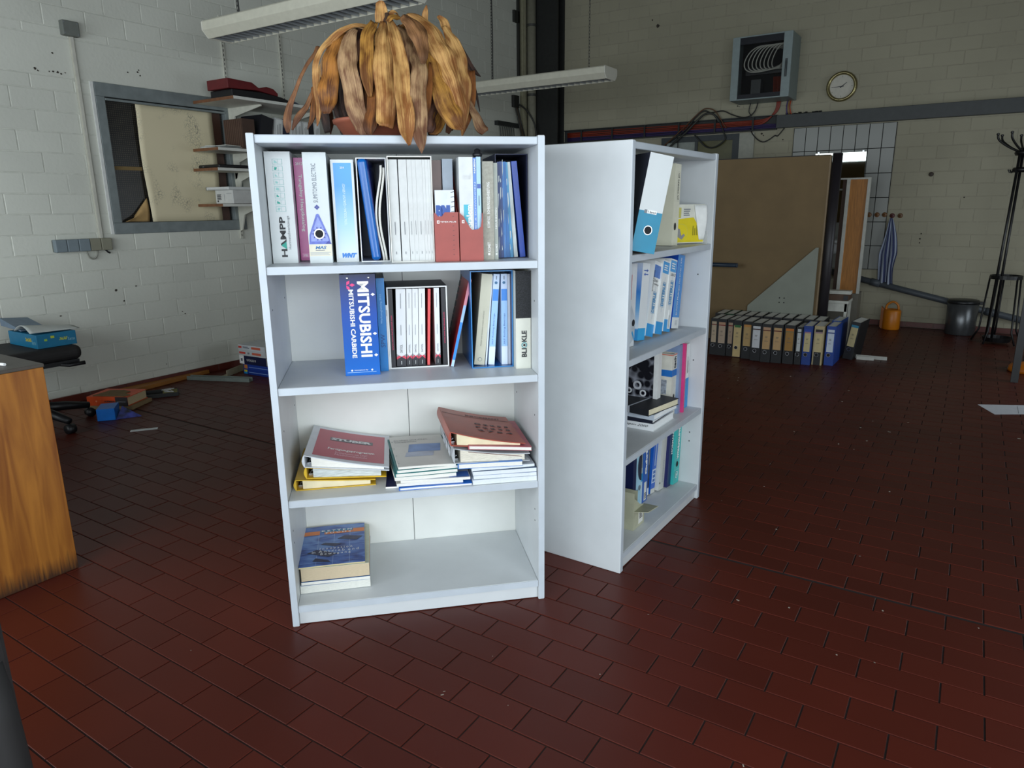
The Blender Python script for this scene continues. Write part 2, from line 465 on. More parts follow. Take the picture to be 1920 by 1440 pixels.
bt.inputs['Color1'].default_value = [lin(x) for x in (78, 72, 62)] + [1]; bt.inputs['Color2'].default_value = [lin(x) for x in (62, 58, 50)] + [1]; bt.inputs['Mortar'].default_value = [lin(x) for x in (26, 25, 24)] + [1]
nt.links.new(bt.outputs['Color'], b_.inputs['Base Color'])
obj('pane', wb(-.045, -.04, .04, W_ - .08, .06, H_ - .07), wg, win)
obj('tape_strip', wb(-.0398, -.0385, .05, .27, .42, .445), mt((132, 110, 70), .7), win)
obj('wooden_strip', wb(-.04, -.018, .865, .935, .064, H_ - .098), mt((66, 42, 32), .5, var=.12, stretch=(1, 1, .1)), win)

# ---- big drawing sheet hung in that window
dm = bpy.data.materials.new('drawing_sheet'); dm.use_nodes = True
nt = dm.node_tree; b_ = nt.nodes['Principled BSDF']; b_.inputs['Roughness'].default_value = .8
tc = nt.nodes.new('ShaderNodeTexCoord'); n1 = nt.nodes.new('ShaderNodeTexNoise'); n1.inputs['Scale'].default_value = 6.5; n1.inputs['Detail'].default_value = 1
n2 = nt.nodes.new('ShaderNodeTexVoronoi'); n2.feature = 'DISTANCE_TO_EDGE'; n2.inputs['Scale'].default_value = 55
nt.links.new(tc.outputs['Object'], n1.inputs['Vector']); nt.links.new(tc.outputs['Object'], n2.inputs['Vector'])
r1 = nt.nodes.new('ShaderNodeMapRange'); r1.inputs[1].default_value = .53; r1.inputs[2].default_value = .68; nt.links.new(n1.outputs['Fac'], r1.inputs[0])
r2 = nt.nodes.new('ShaderNodeMapRange'); r2.inputs[1].default_value = .06; r2.inputs[2].default_value = .0; nt.links.new(n2.outputs['Distance'], r2.inputs[0])
ml = nt.nodes.new('ShaderNodeMath'); ml.operation = 'MULTIPLY'; nt.links.new(r1.outputs[0], ml.inputs[0]); nt.links.new(r2.outputs[0], ml.inputs[1])
mx = nt.nodes.new('ShaderNodeMix'); mx.data_type = 'RGBA'; mx.inputs[6].default_value = [lin(x) for x in (226, 214, 180)] + [1]; mx.inputs[7].default_value = [lin(x) for x in (120, 118, 108)] + [1]
nt.links.new(ml.outputs[0], mx.inputs[0]); nt.links.new(mx.outputs[2], b_.inputs['Base Color'])
sheet = obj('drawing_sheet', MB().grid(lambda u, v: (-.014 + .004*math.sin(v*9+u*3) - .01*u*(1-u), .265 + .6*u - .012*math.sin(v*3)*(1-u) + (.02*(1-v)*(1-u)), .066 + (H_ - .15)*v), 14, 14), dm, None, Matrix.Translation((XL, WY0, WZ0)), solid=.0008, smooth=True)
tag(sheet, 'large cream drawing sheet hung inside the grey framed wall window', 'drawing')
curl = MB().grid(lambda u, v: (-.022 + .03*math.sin(u*PI)*(.4+.6*v), .265 - (.16*v if u < 1 else .16*v)*(1-u*.0) + .03*u*v - .02*math.cos(u*PI)*v, .068 + .165*u*(1-v*.75) + .0*v), 10, 8)
obj('curled_corner', curl, mt((196, 160, 106), .7, var=.06), sheet, solid=.0008, smooth=True)
obj('sheet_backing', MB().box(-.03, -.026, .866, .93, .066, .3), mt((196, 164, 112), .7), sheet)

# ---- steel column and pipes in the far corner
DARK = mt((34, 35, 33), .6, var=.12)
col = MB().box(-4.87, -4.56, 8.165, 8.185, 0, ZC).box(-4.73, -4.70, 8.185, 8.33, 0, ZC).box(-4.87, -4.56, 8.325, 8.343, 0, ZC)
tag(obj('steel_column', col, DARK, M=None), 'dark steel column standing in the corner of the two walls', 'column')
pipe = empty('downpipe', loc=(-4.905, 8.12, 0))
obj('pipe', MB().tube([(0, 0, 0.0), (0, 0, ZC)], .055, 16), mt((146, 143, 126), .6, var=.06), pipe, smooth=True)
for z in (1.2, 2.6, 3.4): obj('pipe_clip', MB().lathe([(.055, z), (.061, z), (.061, z + .03), (.055, z + .03)], 16), mt((70, 70, 66), .5), pipe)
tag(pipe, 'beige vertical pipe beside the dark steel column', 'pipe')
duct = empty('cable_duct', loc=(XL, 8.0, 0))
obj('duct', MB().box(0, .05, 0, .085, 0, ZC), mt((150, 146, 120), .6, var=.06), duct, bev=.004)
obj('duct_lid', MB().box(.05, .056, .02, .065, 0, ZC), mt((160, 156, 132), .6, var=.06), duct)
tag(duct, 'narrow beige cable duct running up the wall left of the pipe', 'cable duct')
# ------------------------------------------------------------------ the two bookcases
MA = TR(-1.62655, 1.25256, 0) @ RZ(math.radians(43.6356))
MBB = TR(-0.90291, 2.08336, 0) @ RZ(math.radians(88.7385))
ZS = {1: 1.1038, 2: 0.7611, 3: 0.4158, 4: 0.0679}
LAM = mt((206, 210, 212), 0.42, var=0.025, scale=9)
LAMB = mt((230, 231, 226), 0.5, var=0.03, scale=6)
EDGE = mt((190, 198, 206), 0.35, var=0.03, scale=12)
DIRT = mt((168, 166, 162), 0.6, var=0.12, scale=18)
def bookcase(M, label):
    t = empty('bookcase', M)
    H = 1.4509
    for x0 in (0.0, 0.78):
        p = obj('side_panel', MB().box(x0, x0 + .02, 0, .397, 0, H), LAM, t, bev=.0025)
        obj('front_edge', MB().box(x0 + .0005, x0 + .0195, -.0012, .0005, 0.004, H - .003), EDGE, p)
        inner = .0204 if x0 == 0 else .7796
        for (v, z) in ((.05, .26), (.05, .30), (.34, .30), (.05, .62), (.34, .62), (.05, .98), (.34, .98)):
            mb = MB().lathe([(.0028, 0), (.0028, .0012)], 8)
            o = obj('dowel_hole', mb, HOLE, p); o.matrix_local = TR(inner, v, z) @ RY(PI/2 if x0 == 0 else -PI/2) @ TR(0, 0, -.001)
    obj('top_board', MB().box(.02, .78, .003, .397, 1.4255, 1.4475), EDGE, t, bev=.003)
    for k in (1, 2, 3, 4):
        s = obj('shelf_board', MB().box(.0203, .7797, .004, .386, ZS[k] - .0225, ZS[k]), LAM, t, bev=.002)
        obj('front_edge', MB().box(.021, .779, .0025, .0045, ZS[k] - .0215, ZS[k] - .001), EDGE, s)
    obj('plinth', MB().box(.0203, .7797, .012, .03, .002, .0452), LAM, t, bev=.0015)
    obj('back_panel', MB().box(.0203, .3985, .387, .392, .02, 1.425), LAMB, t)
    obj('back_panel', MB().box(.4008, .7797, .387, .392, .02, 1.425), LAMB, t)
    obj('back_joint_strip', MB().box(.396, .403, .392, .394, .02, 1.425), mt((90, 92, 95), .6), t)
    return tag(t, label, 'bookcase')
bookcase(MA, 'pale grey open bookcase with the dried plant on top')
bookcase(MBB, 'pale grey open bookcase turned sideways behind, empty on top')

# ------------------------------------------------------------------ books
def frame(case, shelf, u, v, yaw=0, lean=0, w=0, dz=0):
    """pose of a spine: u is the left bottom corner; lean > 0 tips the top to the right about the bottom right corner"""
    M = (MA if case == 'A' else MBB) @ TR(u, v, ZS[shelf] + dz + .0004) @ RZ(yaw)
    if lean > 0: M = M @ TR(w, 0, 0) @ RY(math.radians(lean)) @ TR(-w, 0, 0)
    elif lean < 0: M = M @ RY(math.radians(lean))
    return M
def book(name, M, w, h, dep, cover, label, cat='book', pages=None, t=.0018, top=.003, group=None, bev=.0012, block=True):
    """spine board, two covers and a page block"""
    mb = MB().box(0, w, 0, t, 0, h).box(0, t, t, dep, 0, h).box(w - t, w, t, dep, 0, h)
    o = obj(name, mb, cover, None, M)
    if block: obj('page_block', MB().box(t, w - t, t + .0005, dep - .004, .002, h - top), pages or PAPERV, o)
    return tag(o, label, cat, group)
def slab(name, M, w, h, dep, cover, label, cat='book', pages=None, group=None):
    """soft thin booklet"""
    o = obj(name, MB().box(0, w, 0, .0012, 0, h).box(0, .0008, .0012, dep, 0, h).box(w - .0008, w, .0012, dep, 0, h), cover, None, M)
    obj('page_block', MB().box(.0008, w - .0008, .0012, dep - .001, .0006, h - .0006), pages or PAPERV, o)
    return tag(o, label, cat, group)
def slipcase(name, M, w, h, dep, mat, label, inner=None, edge=None, t=.0025, top=True, cat='slipcase'):
    mb = MB().box(0, t, 0, dep, 0, h).box(w - t, w, 0, dep, 0, h).box(t, w - t, 0, dep, 0, t).box(t, w - t, dep - t, dep, t, h - t)
    if top: mb.box(t, w - t, 0, dep, h - t, h)
    o = obj(name, mb, mat, None, M)
    if edge:
        e = MB().box(0, t, -.0015, 0, 0, h).box(w - t, w, -.0015, 0, 0, h).box(t, w - t, -.0015, 0, 0, t)
        if top: e.box(t, w - t, -.0015, 0, h - t, h)
        obj('front_rim', e, edge, o)
    if inner:
        obj('lining', MB().box(t, w - t, dep - t - .001, dep - t, t, h - t).box(t, t + .0005, .01, dep - t, t, h - t).box(w - t - .0005, w - t, .01, dep - t, t, h - t), inner, o)
    return tag(o, label, cat)
def lines(parent, x0, x1, z0, z1, n, mat, name='small_print', y=-2*EPS, thin=.5, ragged=.3, vertical=False):
    """rows of print too small to read, as hairline bars"""
    mb = MB(); rnd = random.Random(int(1000 * (x0 + z0 * 3 + n)))
    for i in range(n):
        if vertical:
            a = x0 + (x1 - x0) * (i + .5) / n; hw = (x1 - x0) / n * thin / 2; e = z1 - (z1 - z0) * ragged * rnd.random()
            mb.poly([(a - hw, y, z0), (a + hw, y, z0), (a + hw, y, e), (a - hw, y, e)])
        else:
            a = z0 + (z1 - z0) * (i + .5) / n; hw = (z1 - z0) / n * thin / 2; e = x1 - (x1 - x0) * ragged * rnd.random()
            mb.poly([(x0, y, a - hw), (e, y, a - hw), (e, y, a + hw), (x0, y, a + hw)])
    return obj(name, mb, mat, parent)

TEAL = mt((46, 168, 150), .5, var=0)
GREY = mt((120, 124, 130), .5, var=0)
LGREY = mt((176, 180, 184), .5, var=0)
DBLUE = mt((24, 46, 130), .35, var=.05)
NAVY = mt((20, 30, 72), .4, var=.05)
CYAN = mt((36, 150, 206), .4, var=.03)
RBLUE = mt((20, 84, 190), .35, var=.05)
PINK = mt((214, 72, 104), .45, var=.03)
GLOSSW = mt((207, 212, 213), .25, var=.01)

# ---- bookcase with plant, first shelf
w = .070
b1 = book('catalogue', frame('A', 1, .0235, .132), w, .310, .24, GLOSSW, 'wide white catalogue with the dark letters HAMPP, leftmost on the top shelf')
stext(b1, 'HAMPP', .026, .042, .018, .132, 'up', INK, .03)
spoly(b1, [(.0415, .040), (.0415, .062), (.0265, .051)], TEAL, 'green_triangle', -3*EPS)
stext(b1, 'Hartmetallwerkzeuge', .047, .056, .040, .134, 'up', GREY, 0)
for k in range(8):
    z = .146 + k * .0185
    mb = MB()
    for (a, b_, c, d) in ((.021, .048, z, z + .0008), (.021, .048, z + .0135, z + .0143), (.021, .0218, z, z + .0143), (.0472, .048, z, z + .0143), (.036, .0365, z, z + .0143)):
        mb.poly([(a, -2*EPS, c), (b_, -2*EPS, c), (b_, -2*EPS, d), (a, -2*EPS, d)])
    obj('tool_pictogram', mb, mt((150, 200, 196), .5, var=0), b1)
    spoly(b1, [(.025, z + .004), (.030 + .004 * (k % 2), z + .003), (.033, z + .010 - .003 * (k % 3)), (.026, z + .011)], TEAL if k in (6, 1, 2) else mt((160, 208, 204), .5, var=0), 'tool_symbol')
w = .030
MAG = mt((196, 74, 150), .28, var=.03)
b2 = book('catalogue', frame('A', 1, .096, .19), w, .297, .17, MAG, 'magenta catalogue reading Tungaloy Hauptkatalog')
stext(b2, '2012', .005, .026, .276, .284, 'flat', PWHITE, .02)
stext(b2, 'Tungaloy Hauptkatalog', .009, .021, .088, .250, 'down', PWHITE, .02)
patch(b2, .005, .025, .012, .024, mt((222, 130, 184), .3, var=0), 'publisher_box'); stext(b2, 'YG', .009, .020, .015, .021, 'flat', PWHITE, .02)
patch(b2, .0, .03, .0, .0035, mt((70, 24, 60), .4, var=0), 'foot_band')
w = .064
b3 = book('ring_binder', frame('A', 1, .129, .105), w, .306, .27, mt((206, 213, 214), .35, var=.02), 'white binder reading SUMITOMO ELECTRIC with a blue triangle insert picture', 'binder', top=.02, t=.003)
stext(b3, 'SUMITOMO ELECTRIC', .022, .034, .170, .276, 'up', mt((96, 104, 124), .5, var=0), -.004)
LOGO = mt((58, 66, 150), .5, var=0)
for dx, dz in ((0, .0038), (0, -.0038), (.0038, 0), (-.0038, 0)):
    cx, cz = .030 + dx, .157 + dz
    spoly(b3, [(cx - .0034, cz), (cx, cz - .0034), (cx + .0034, cz), (cx, cz + .0034)], LOGO, 'logo_petal', -2*EPS)
spoly(b3, [(.002, .054), (.062, .054), (.058, .075), (.034, .137), (.030, .139), (.026, .137), (.004, .080)], mt((96, 112, 200), .4, var=.12, scale=60), 'insert_picture')
spoly(b3, [(.007, .062), (.057, .062), (.0545, .074), (.031, .130), (.0295, .130), (.0085, .079)], mt((140, 154, 222), .4, var=.1, scale=80), 'insert_face', -2*EPS)
for q in range(10):
    an = q * PI / 5; cx, cz = .0315, .083
    spoly(b3, [(cx + .016*math.cos(an-.16), cz + .016*math.sin(an-.16)), (cx + .021*math.cos(an), cz + .021*math.sin(an)), (cx + .016*math.cos(an+.16), cz + .016*math.sin(an+.16))], LOGO, 'insert_ray', -2.5*EPS)
obj('spine_curl', MB().poly([(.046, -2*EPS, .054), (.064, -2*EPS, .054), (.056, -2*EPS, .064)]), LOGO, b3)
mbr = MB().lathe([(.0115, 0), (.0145, 0), (.0145, .003), (.0115, .003), (.0115, 0)], 20)
o = obj('hole_rim', mbr, CHROME, b3); o.matrix_local = TR(.0315, -.0012, .083) @ RX(PI/2)
spoly(b3, disc_pts(.0315, .083, .0118), HOLE, 'finger_hole', -3*EPS)
patch(b3, .0, .064, .020, .053, mt((226, 220, 200), .6, var=.03), 'paper_label')
stext(b3, 'MAS', .018, .047, .040, .0485, 'flat', mt((40, 110, 170), .5, var=0), .03, slant=.08)
lines(b3, .018, .046, .035, .038, 1, GREY); lines(b3, .003, .060, .022, .032, 3, LGREY)
w = .064
b4 = book('catalogue', frame('A', 1, .203, .128), w, .288, .23, GLOSSW, 'white catalogue with pale blue spine panel and WNT lettering at its foot')
gm = ramp_mat('blue_fade_print', [(0, (208, 218, 228)), (.35, (160, 200, 240)), (.75, (82, 156, 226)), (1, (84, 160, 228))], 'Z', .02, .28)
patch(b4, .007, .057, .03, .279, gm, 'spine_panel')
patch(b4, .007, .057, .012, .0301, mt((206, 216, 226), .4, var=0), 'spine_panel_foot')
stext(b4, '2014', .026, .037, .263, .269, 'flat', PWHITE, .01)
stext(b4, 'TOTALTOOLING = QUALITÄT x SERVICE²', .028, .038, .105, .222, 'up', mt((228, 238, 248), .5, var=0), -.002)
stext(b4, 'WNT', .012, .054, .012, .026, 'flat', mt((44, 120, 200), .4, var=0), .09, slant=.12)

# white file box with a blue folder and loose sheets in it
fbx = slipcase('file_box', frame('A', 1, .2745, .108), .0845, .292, .26, mt((230, 232, 236), .4), 'white open file box holding the leaning blue folder', inner=mt((150, 156, 176), .5), edge=WHITE, t=.0025)
bf = obj('folder', MB().box(0, .026, 0, .19, 0, .287), mt((0, 92, 172), .18, var=.06, scale=8), None, frame('A', 1, .3055, .099, lean=-5.6, dz=.003), bev=.010, seg=4)
tag(bf, 'glossy blue folder leaning left inside the white file box', 'folder')
fl = MB().grid(lambda u, v: (.0265 + .020*u*v, .010 + .17 * u, .284 * v - .004*u), 8, 8)
obj('cover_flap', fl, mt((14, 40, 120), .22, var=.06, scale=6), bf, solid=.0014, smooth=True)
sh = MB()
for k in range(2):
    f0 = lambda u, v, k=k: (.3400 + .0075*k + (-.018 * math.sin(min(1, v*1.05)*PI) ** 1.5 * (1 - .12*k) + .004*v), .112 + .19*u + .002*k, ZS[1] + .004 + (.268 - .006*k) * v)
    sh.grid(f0, 4, 16)
so = obj('loose_sheets', sh, PAPER, None, MA, solid=.006, smooth=True)
tag(so, 'bent loose white sheets slumped inside the white file box', 'papers')

# white slipcase with eight white volumes
sc1 = slipcase('slipcase', frame('A', 1, .3605, .060), .1245, .2935, .24, mt((208, 209, 204), .45), 'cream white slipcase packed with white volumes on the top shelf', inner=mt((30, 30, 32), .7), edge=mt((232, 231, 225), .5))
spans = [(.3635, .3885), (.3915, .4145), (.4155, .4285), (.4288, .4402), (.4405, .4580), (.4583, .4660), (.4663, .4745), (.4748, .4822)]
ords = ['first', 'second', 'third', 'fourth', 'fifth', 'sixth', 'seventh', 'eighth']
for i, (a, b_) in enumerate(spans):
    o = book('volume', frame('A', 1, a, .066, dz=.0027), b_ - a, .282, .22, mt((206, 208, 207), .5, var=.03, scale=50), 'white volume, %s from the left in the cream white slipcase' % ords[i], group='volumes in the white slipcase', t=.0012)
    lines(o, (b_-a)*.4, (b_-a)*.55, .075, .115, 1, GREY, thin=.5, vertical=True, ragged=.1); lines(o, (b_-a)*.4, (b_-a)*.55, .02, .028, 1, GREY, thin=.6, vertical=True, ragged=.1)

# two red magazine files and what stands in them
REDF = mt((158, 68, 60), .45, var=.04)
def magfile(u, wd, label, front):
    o = obj('magazine_file', MB().prism([(x, 0, z) for x, z in front], (0, .0022, 0)), REDF, None, frame('A', 1, u, .046))
    side = [(0, 0), (.24, 0), (.24, .27), (.17, .27), (.02, .135), (0, .135)]
    obj('side_wall', MB().prism([(0, y + .0022, z) for y, z in side], (.002, 0, 0)), REDF, o)
    obj('side_wall', MB().prism([(wd - .002, y + .0022, z) for y, z in side], (.002, 0, 0)), REDF, o)
    obj('base', MB().box(.002, wd - .002, .0022, .24, 0, .0018), REDF, o)
    obj('back_wall', MB().box(.002, wd - .002, .238, .242, .0018, .27), REDF, o)
    return tag(o, label, 'magazine file')
m1 = magfile(.4866, .0690, 'red magazine file reading TITEX PLUS with a spiral notebook in it', [(0, 0), (.069, 0), (.069, .139), (.030, .139), (.026, .134), (.022, .128), (.010, .128), (.006, .134), (0, .139)])
stext(m1, 'TITEX PLUS', .016, .062, .1105, .1145, 'flat', PWHITE, .02); patch(m1, .007, .014, .108, .1165, PWHITE, 'logo_box'); patch(m1, .009, .012, .1105, .114, REDF, 'logo_core', -2*EPS)
m2 = magfile(.5585, .0685, 'red magazine file with a scooped front holding tall white and blue catalogues', [(0, 0), (.0685, 0), (.0685, .139), (.066, .125), (.062, .098), (.054, .090), (.036, .089), (.031, .094), (.012, .127), (.004, .134), (0, .139)])
patch(m2, .007, .014, .108, .1165, PWHITE, 'logo_box'); patch(m2, .009, .012, .1105, .114, REDF, 'logo_core', -2*EPS)
nb = obj('spiral_notebook', MB().box(0, .0545, 0, .011, 0, .1985), mt((220, 226, 234), .5), None, frame('A', 1, .4905, .0490, dz=.002))
tag(nb, 'spiral notebook with big blue letters RN standing in the red magazine file', 'notebook')
stext(nb, 'RN', .0015, .042, .116, .157, 'flat', mt((28, 76, 156), .45, var=0), .16)
cm = MB()
for k in range(14):
    z = .012 + .0135 * k
    cm.tube([(.0500 + .006*math.cos(q), .0055 + .0085*math.sin(q), z + .0012*q) for q in [i * 2*PI/10 for i in range(11)]], .0008, 5)
obj('spiral_wire', cm, mt((60, 62, 66), .35, .8, var=0), nb)
o = book('folder', frame('A', 1, .490, .115, dz=.002), .027, .284, .16, mt((92, 58, 50), .35, var=.1), 'brown folder standing at the back of the red magazine file', 'folder')
o = book('folder', frame('A', 1, .519, .105, dz=.002), .030, .287, .17, mt((150, 162, 176), .4), 'grey folder standing behind the spiral notebook', 'folder')
o = book('catalogue', frame('A', 1, .5615, .058, dz=.002), .0405, .2895, .19, mt((210, 213, 213), .3), 'white catalogue with teal foot panel standing in the scooped red file')
patch(o, .012, .030, .045, .158, mt((60, 176, 200), .4, var=0), 'teal_panel'); stext(o, 'Noralem', .019, .036, .075, .157, 'up', PWHITE, .03)
stext(o, 'rel', .012, .034, .228, .245, 'flat', mt((206, 208, 208), .4, var=0), .03)
o = slab('brochure', frame('A', 1, .6028, .057, dz=.002), .0085, .287, .19, mt((92, 136, 210), .4), 'slim mid blue brochure in the scooped red file')
stext(o, 'NABEN', .002, .0065, .245, .282, 'up', PWHITE, .02); stext(o, 'HUBS & SCHWINGEN', .002, .0065, .07, .22, 'up', mt((200, 216, 240), .5, var=0), 0)
o = slab('brochure', frame('A', 1, .6120, .057, dz=.002), .0125, .290, .19, mt((168, 206, 232), .4), 'slim pale blue brochure in the scooped red file')
patch(o, .0012, .0113, .203, .215, mt((58, 92, 170), .4, var=0), 'blue_block'); lines(o, .005, .0075, .155, .195, 1, INK, vertical=True)
# grey Komet books and the torn blue catalogues
b5 = book('catalogue', frame('A', 1, .6300, .066), .0325, .280, .21, mt((164, 162, 150), .6, var=.08, scale=120), 'grey speckled book reading KOMPASS BOHRUNGSBEARBEITUNG')
stext(b5, 'KOMPASS . BOHRUNGSBEARBEITUNG', .0125, .021, .094, .222, 'up', PWHITE, .01); stext(b5, 'KOMET', .0125, .021, .024, .052, 'up', PWHITE, .02); patch(b5, .0135, .020, .014, .0205, PWHITE, 'logo_square')
b6 = book('catalogue', frame('A', 1, .6645, .075), .0115, .2765, .20, mt((172, 178, 170), .6, var=.05), 'narrow greenish grey book reading KOMET NEUHEITEN')
stext(b6, 'NEUHEITEN', .003, .0085, .090, .150, 'up', PWHITE, .01); stext(b6, 'KOMET', .003, .0085, .024, .046, 'up', PWHITE, .02); patch(b6, .0035, .008, .014, .0190, PWHITE, 'logo_square')
slipcase('slipcase', frame('A', 1, .6790, .130), .0985, .305, .24, mt((26, 34, 66), .5), 'dark navy slipcase holding the torn blue catalogues', inner=mt((20, 24, 46), .6), t=.002)
TORN = [(.6820, .0085, 0, (22, 52, 112)), (.6915, .0080, -.6, (30, 66, 132)), (.7005, .0085, -1.2, (52, 120, 190)), (.7100, .0100, -2.2, (40, 110, 178)), (.7215, .0100, -3.4, (70, 150, 196)), (.7340, .0115, -4.4, (206, 214, 212))]
nm = ['darkest torn blue catalogue next to the narrow grey book', 'torn dark blue catalogue with frayed white edge in the navy slipcase', 'bright blue torn catalogue in the middle of the navy slipcase', 'mid blue scuffed catalogue in the navy slipcase', 'pale blue scuffed catalogue in the navy slipcase', 'off white worn catalogue left of the leaning royal blue one']
for i, (u, wd, ln, c) in enumerate(TORN):
    o = slab('torn_catalogue', frame('A', 1, u, .112 + .003*i, lean=ln, dz=.0024), wd, .279 + .001*(i % 2), .2, mt(c, .45, var=.25, scale=45, stretch=(1, 1, .25)), nm[i], 'book', group='torn catalogues in the navy slipcase')
    fr = MB(); rnd = random.Random(i)
    zz = .02
    while zz < .25:
        hh = rnd.uniform(.012, .05); x0 = rnd.uniform(0, wd*.35)
        fr.poly([(x0, -2*EPS, zz), (x0 + rnd.uniform(.0008, wd*.4), -2*EPS, zz + hh*.3), (x0 + rnd.uniform(.0005, wd*.45), -2*EPS, zz + hh), (x0 + .0004, -2*EPS, zz + hh*.9)]); zz += hh + rnd.uniform(.01, .04)
    if i in (0, 1, 2, 4): obj('torn_paper', fr, mt((206, 214, 216), .7, var=.06), o)
o = slab('torn_catalogue', frame('A', 1, .7520, .122, lean=-5.2, dz=.0024), .0165, .282, .2, mt((8, 62, 160), .35, var=.08, scale=30), 'royal blue catalogue leaning left at the right end of the top shelf', 'book')
# a black rubber stopper lying on the books
kn = MB().lathe([(0, 0), (.010, 0), (.014, .004), (.014, .010), (.008, .014), (.0095, .020), (.004, .024), (0, .024)], 14)
tag(obj('rubber_knob', kn, BLACK, None, MA @ TR(.620, .085, ZS[1] + .2925), smooth=True), 'small black knob lying on top of the pale blue brochure', 'knob')

# ---- bookcase with plant, second shelf
w = .104
MITB = ramp_mat('blue_print', [(0, (2, 100, 190)), (.6, (2, 72, 166)), (.9, (14, 42, 112)), (1, (18, 32, 84))], 'Z', 0, .306, .28)
b7 = book('binder', frame('A', 2, .2060, .118), w, .3065, .26, MITB, 'wide blue binder reading MITSUBISHI CARBIDE', 'binder', top=.02, t=.003)
stext(b7, 'MITSUBISHI', .050, .084, .057, .286, 'down', PWHITE, .03)
stext(b7, 'MITSUBISHI CARBIDE', .024, .038, .055, .262, 'down', PWHITE, .025)
for z in (.246, .128, .062): spoly(b7, [(.088, z), (.0945, z - .0045), (.101, z), (.0945, z + .0045)], PWHITE, 'letter_diamond', -2*EPS)
for cx, cz, ang in ((.0245, .2825, 0.95), (.0360, .2755, 0.0), (.0240, .2675, -0.95)):
    ca, sa = math.cos(ang + PI/2 if False else ang), math.sin(ang)
    P = [(-.0085, 0), (0, -.0048), (.0085, 0), (0, .0048)]
    spoly(b7, [(cx + x*ca - z*sa, cz + x*sa + z*ca) for x, z in P], mt((232, 60, 130), .4, var=0), 'three_diamond_logo', -2*EPS)
for cx in (.023, .085):
    o = obj('rivet', MB().lathe([(.0036, 0), (.0036, .001), (.002, .0018), (0, .0018)], 12), CHROME, b7); o.matrix_local = TR(cx, 0, .296) @ RX(PI/2)
for cx in (.020, .080): spoly(b7, disc_pts(cx, .0165, .003, 12), PWHITE, 'small_logo', -2*EPS)
stext(b7, 'innovations by', .027, .068, .0145, .019, 'flat', PWHITE, .01); lines(b7, .006, .094, .009, .0115, 1, mt((170, 200, 236), .5, var=0), ragged=.02)
b8 = book('binder', frame('A', 2, .3115, .160), .0245, .289, .22, mt((10, 116, 184), .35, var=.04), 'slim bright blue binder reading SPW', 'binder')
stext(b8, 'SPW', .006, .019, .076, .117, 'up', mt((14, 66, 128), .4, var=0), 0); stext(b8, 'Werkzeugkatalog 2013', .008, .015, .150, .240, 'up', mt((150, 204, 238), .4, var=0), 0)
o = slab('booklet', frame('A', 2, .3368, .180), .0045, .204, .18, PWHITE, 'thin low white booklet beside the slim bright blue binder'); lines(o, .0015, .003, .17, .19, 1, INK, vertical=True)
SL = mt((64, 66, 70), .6)
slipcase('slipcase', frame('A', 2, .3418, .186), .187, .258, .20, SL, 'dark grey slipcase with white rim and six slim volumes inside', inner=mt((40, 40, 44), .7), edge=mt((232, 233, 232), .5), t=.004)
for u, lab in ((.3462, 'black spacer board at the left inside the dark grey slipcase'), (.5105, 'black spacer board at the right inside the dark grey slipcase')):
    o = obj('spacer_board', MB().box(0, .0135, 0, .18, 0, .246), mt((24, 22, 30), .4), None, frame('A', 2, u, .190, dz=.0045)); tag(o, lab, 'board', 'spacers in the dark grey slipcase')
    stext(o, 'www.mmc-hardmetal.com', .0045, .009, .055 if u < .4 else .07, .165 if u < .4 else .17, 'up', mt((206, 40, 92), .5, var=0), .01)
DIA = [(.3665, .0300, 1.8), (.3985, .0172, 1.9), (.4170, .0182, 1.9), (.4370, .0200, 1.8), (.4900, .0160, .6)]
dn = ['thickest', 'second', 'third', 'fourth', 'rightmost']
for i, (u, wd, ln) in enumerate(DIA):
    o = book('volume', frame('A', 2, u - .0035, .196, lean=ln, w=wd, dz=.0045), wd, .246, .18, mt((226, 228, 230), .4, var=.02), 'white volume with red zigzag, %s in the dark grey slipcase' % dn[i], group='zigzag volumes in the dark grey slipcase', t=.0012)
    patch(o, 0, wd, 0, .022, mt((40, 40, 46), .4, var=0), 'dark_foot')
    spoly(o, [(0, .022), (wd/2, .031), (wd, .022), (wd, .0), (0, .0)], mt((40, 40, 46), .4, var=0), 'dark_peak', -1.3*EPS)
    spoly(o, [(0, .022), (wd/2, .031), (wd, .022), (wd, .030), (wd*.75, .035), (wd/2, .0312), (wd*.25, .035), (0, .030)], mt((206, 62, 84), .4, var=0), 'red_zigzag', -2*EPS)
    spoly(o, [(0, .030), (wd*.25, .035), (0, .040)], mt((150, 150, 154), .4, var=0), 'grey_point', -2*EPS); spoly(o, [(wd, .030), (wd*.75, .035), (wd, .040)], mt((150, 150, 154), .4, var=0), 'grey_point', -2*EPS)
    stext(o, 'DIATOOL', wd*.36, wd*.62, .044, .070, 'up', INK, 0); lines(o, wd*.43, wd*.53, .10, .135, 1, GREY, vertical=True, ragged=.1); lines(o, wd*.43, wd*.53, .185, .235, 1, GREY, vertical=True, ragged=.1)
    lines(o, wd*.45, wd*.55, .006, .018, 1, PWHITE, vertical=True, y=-2.5*EPS, ragged=.1)
o = slab('folder', frame('A', 2, .4600, .196, lean=2.6, w=.008, dz=.0045), .008, .244, .18, mt((226, 84, 84), .45), 'thin coral red folder among the white volumes in the grey slipcase', 'folder')
rl = book('catalogue', frame('A', 2, .5320, .172, lean=13.3, w=.010), .010, .283, .20, mt((142, 26, 34), .4, var=.08), 'thin red catalogue leaning to the right on the second shelf', t=.0016)
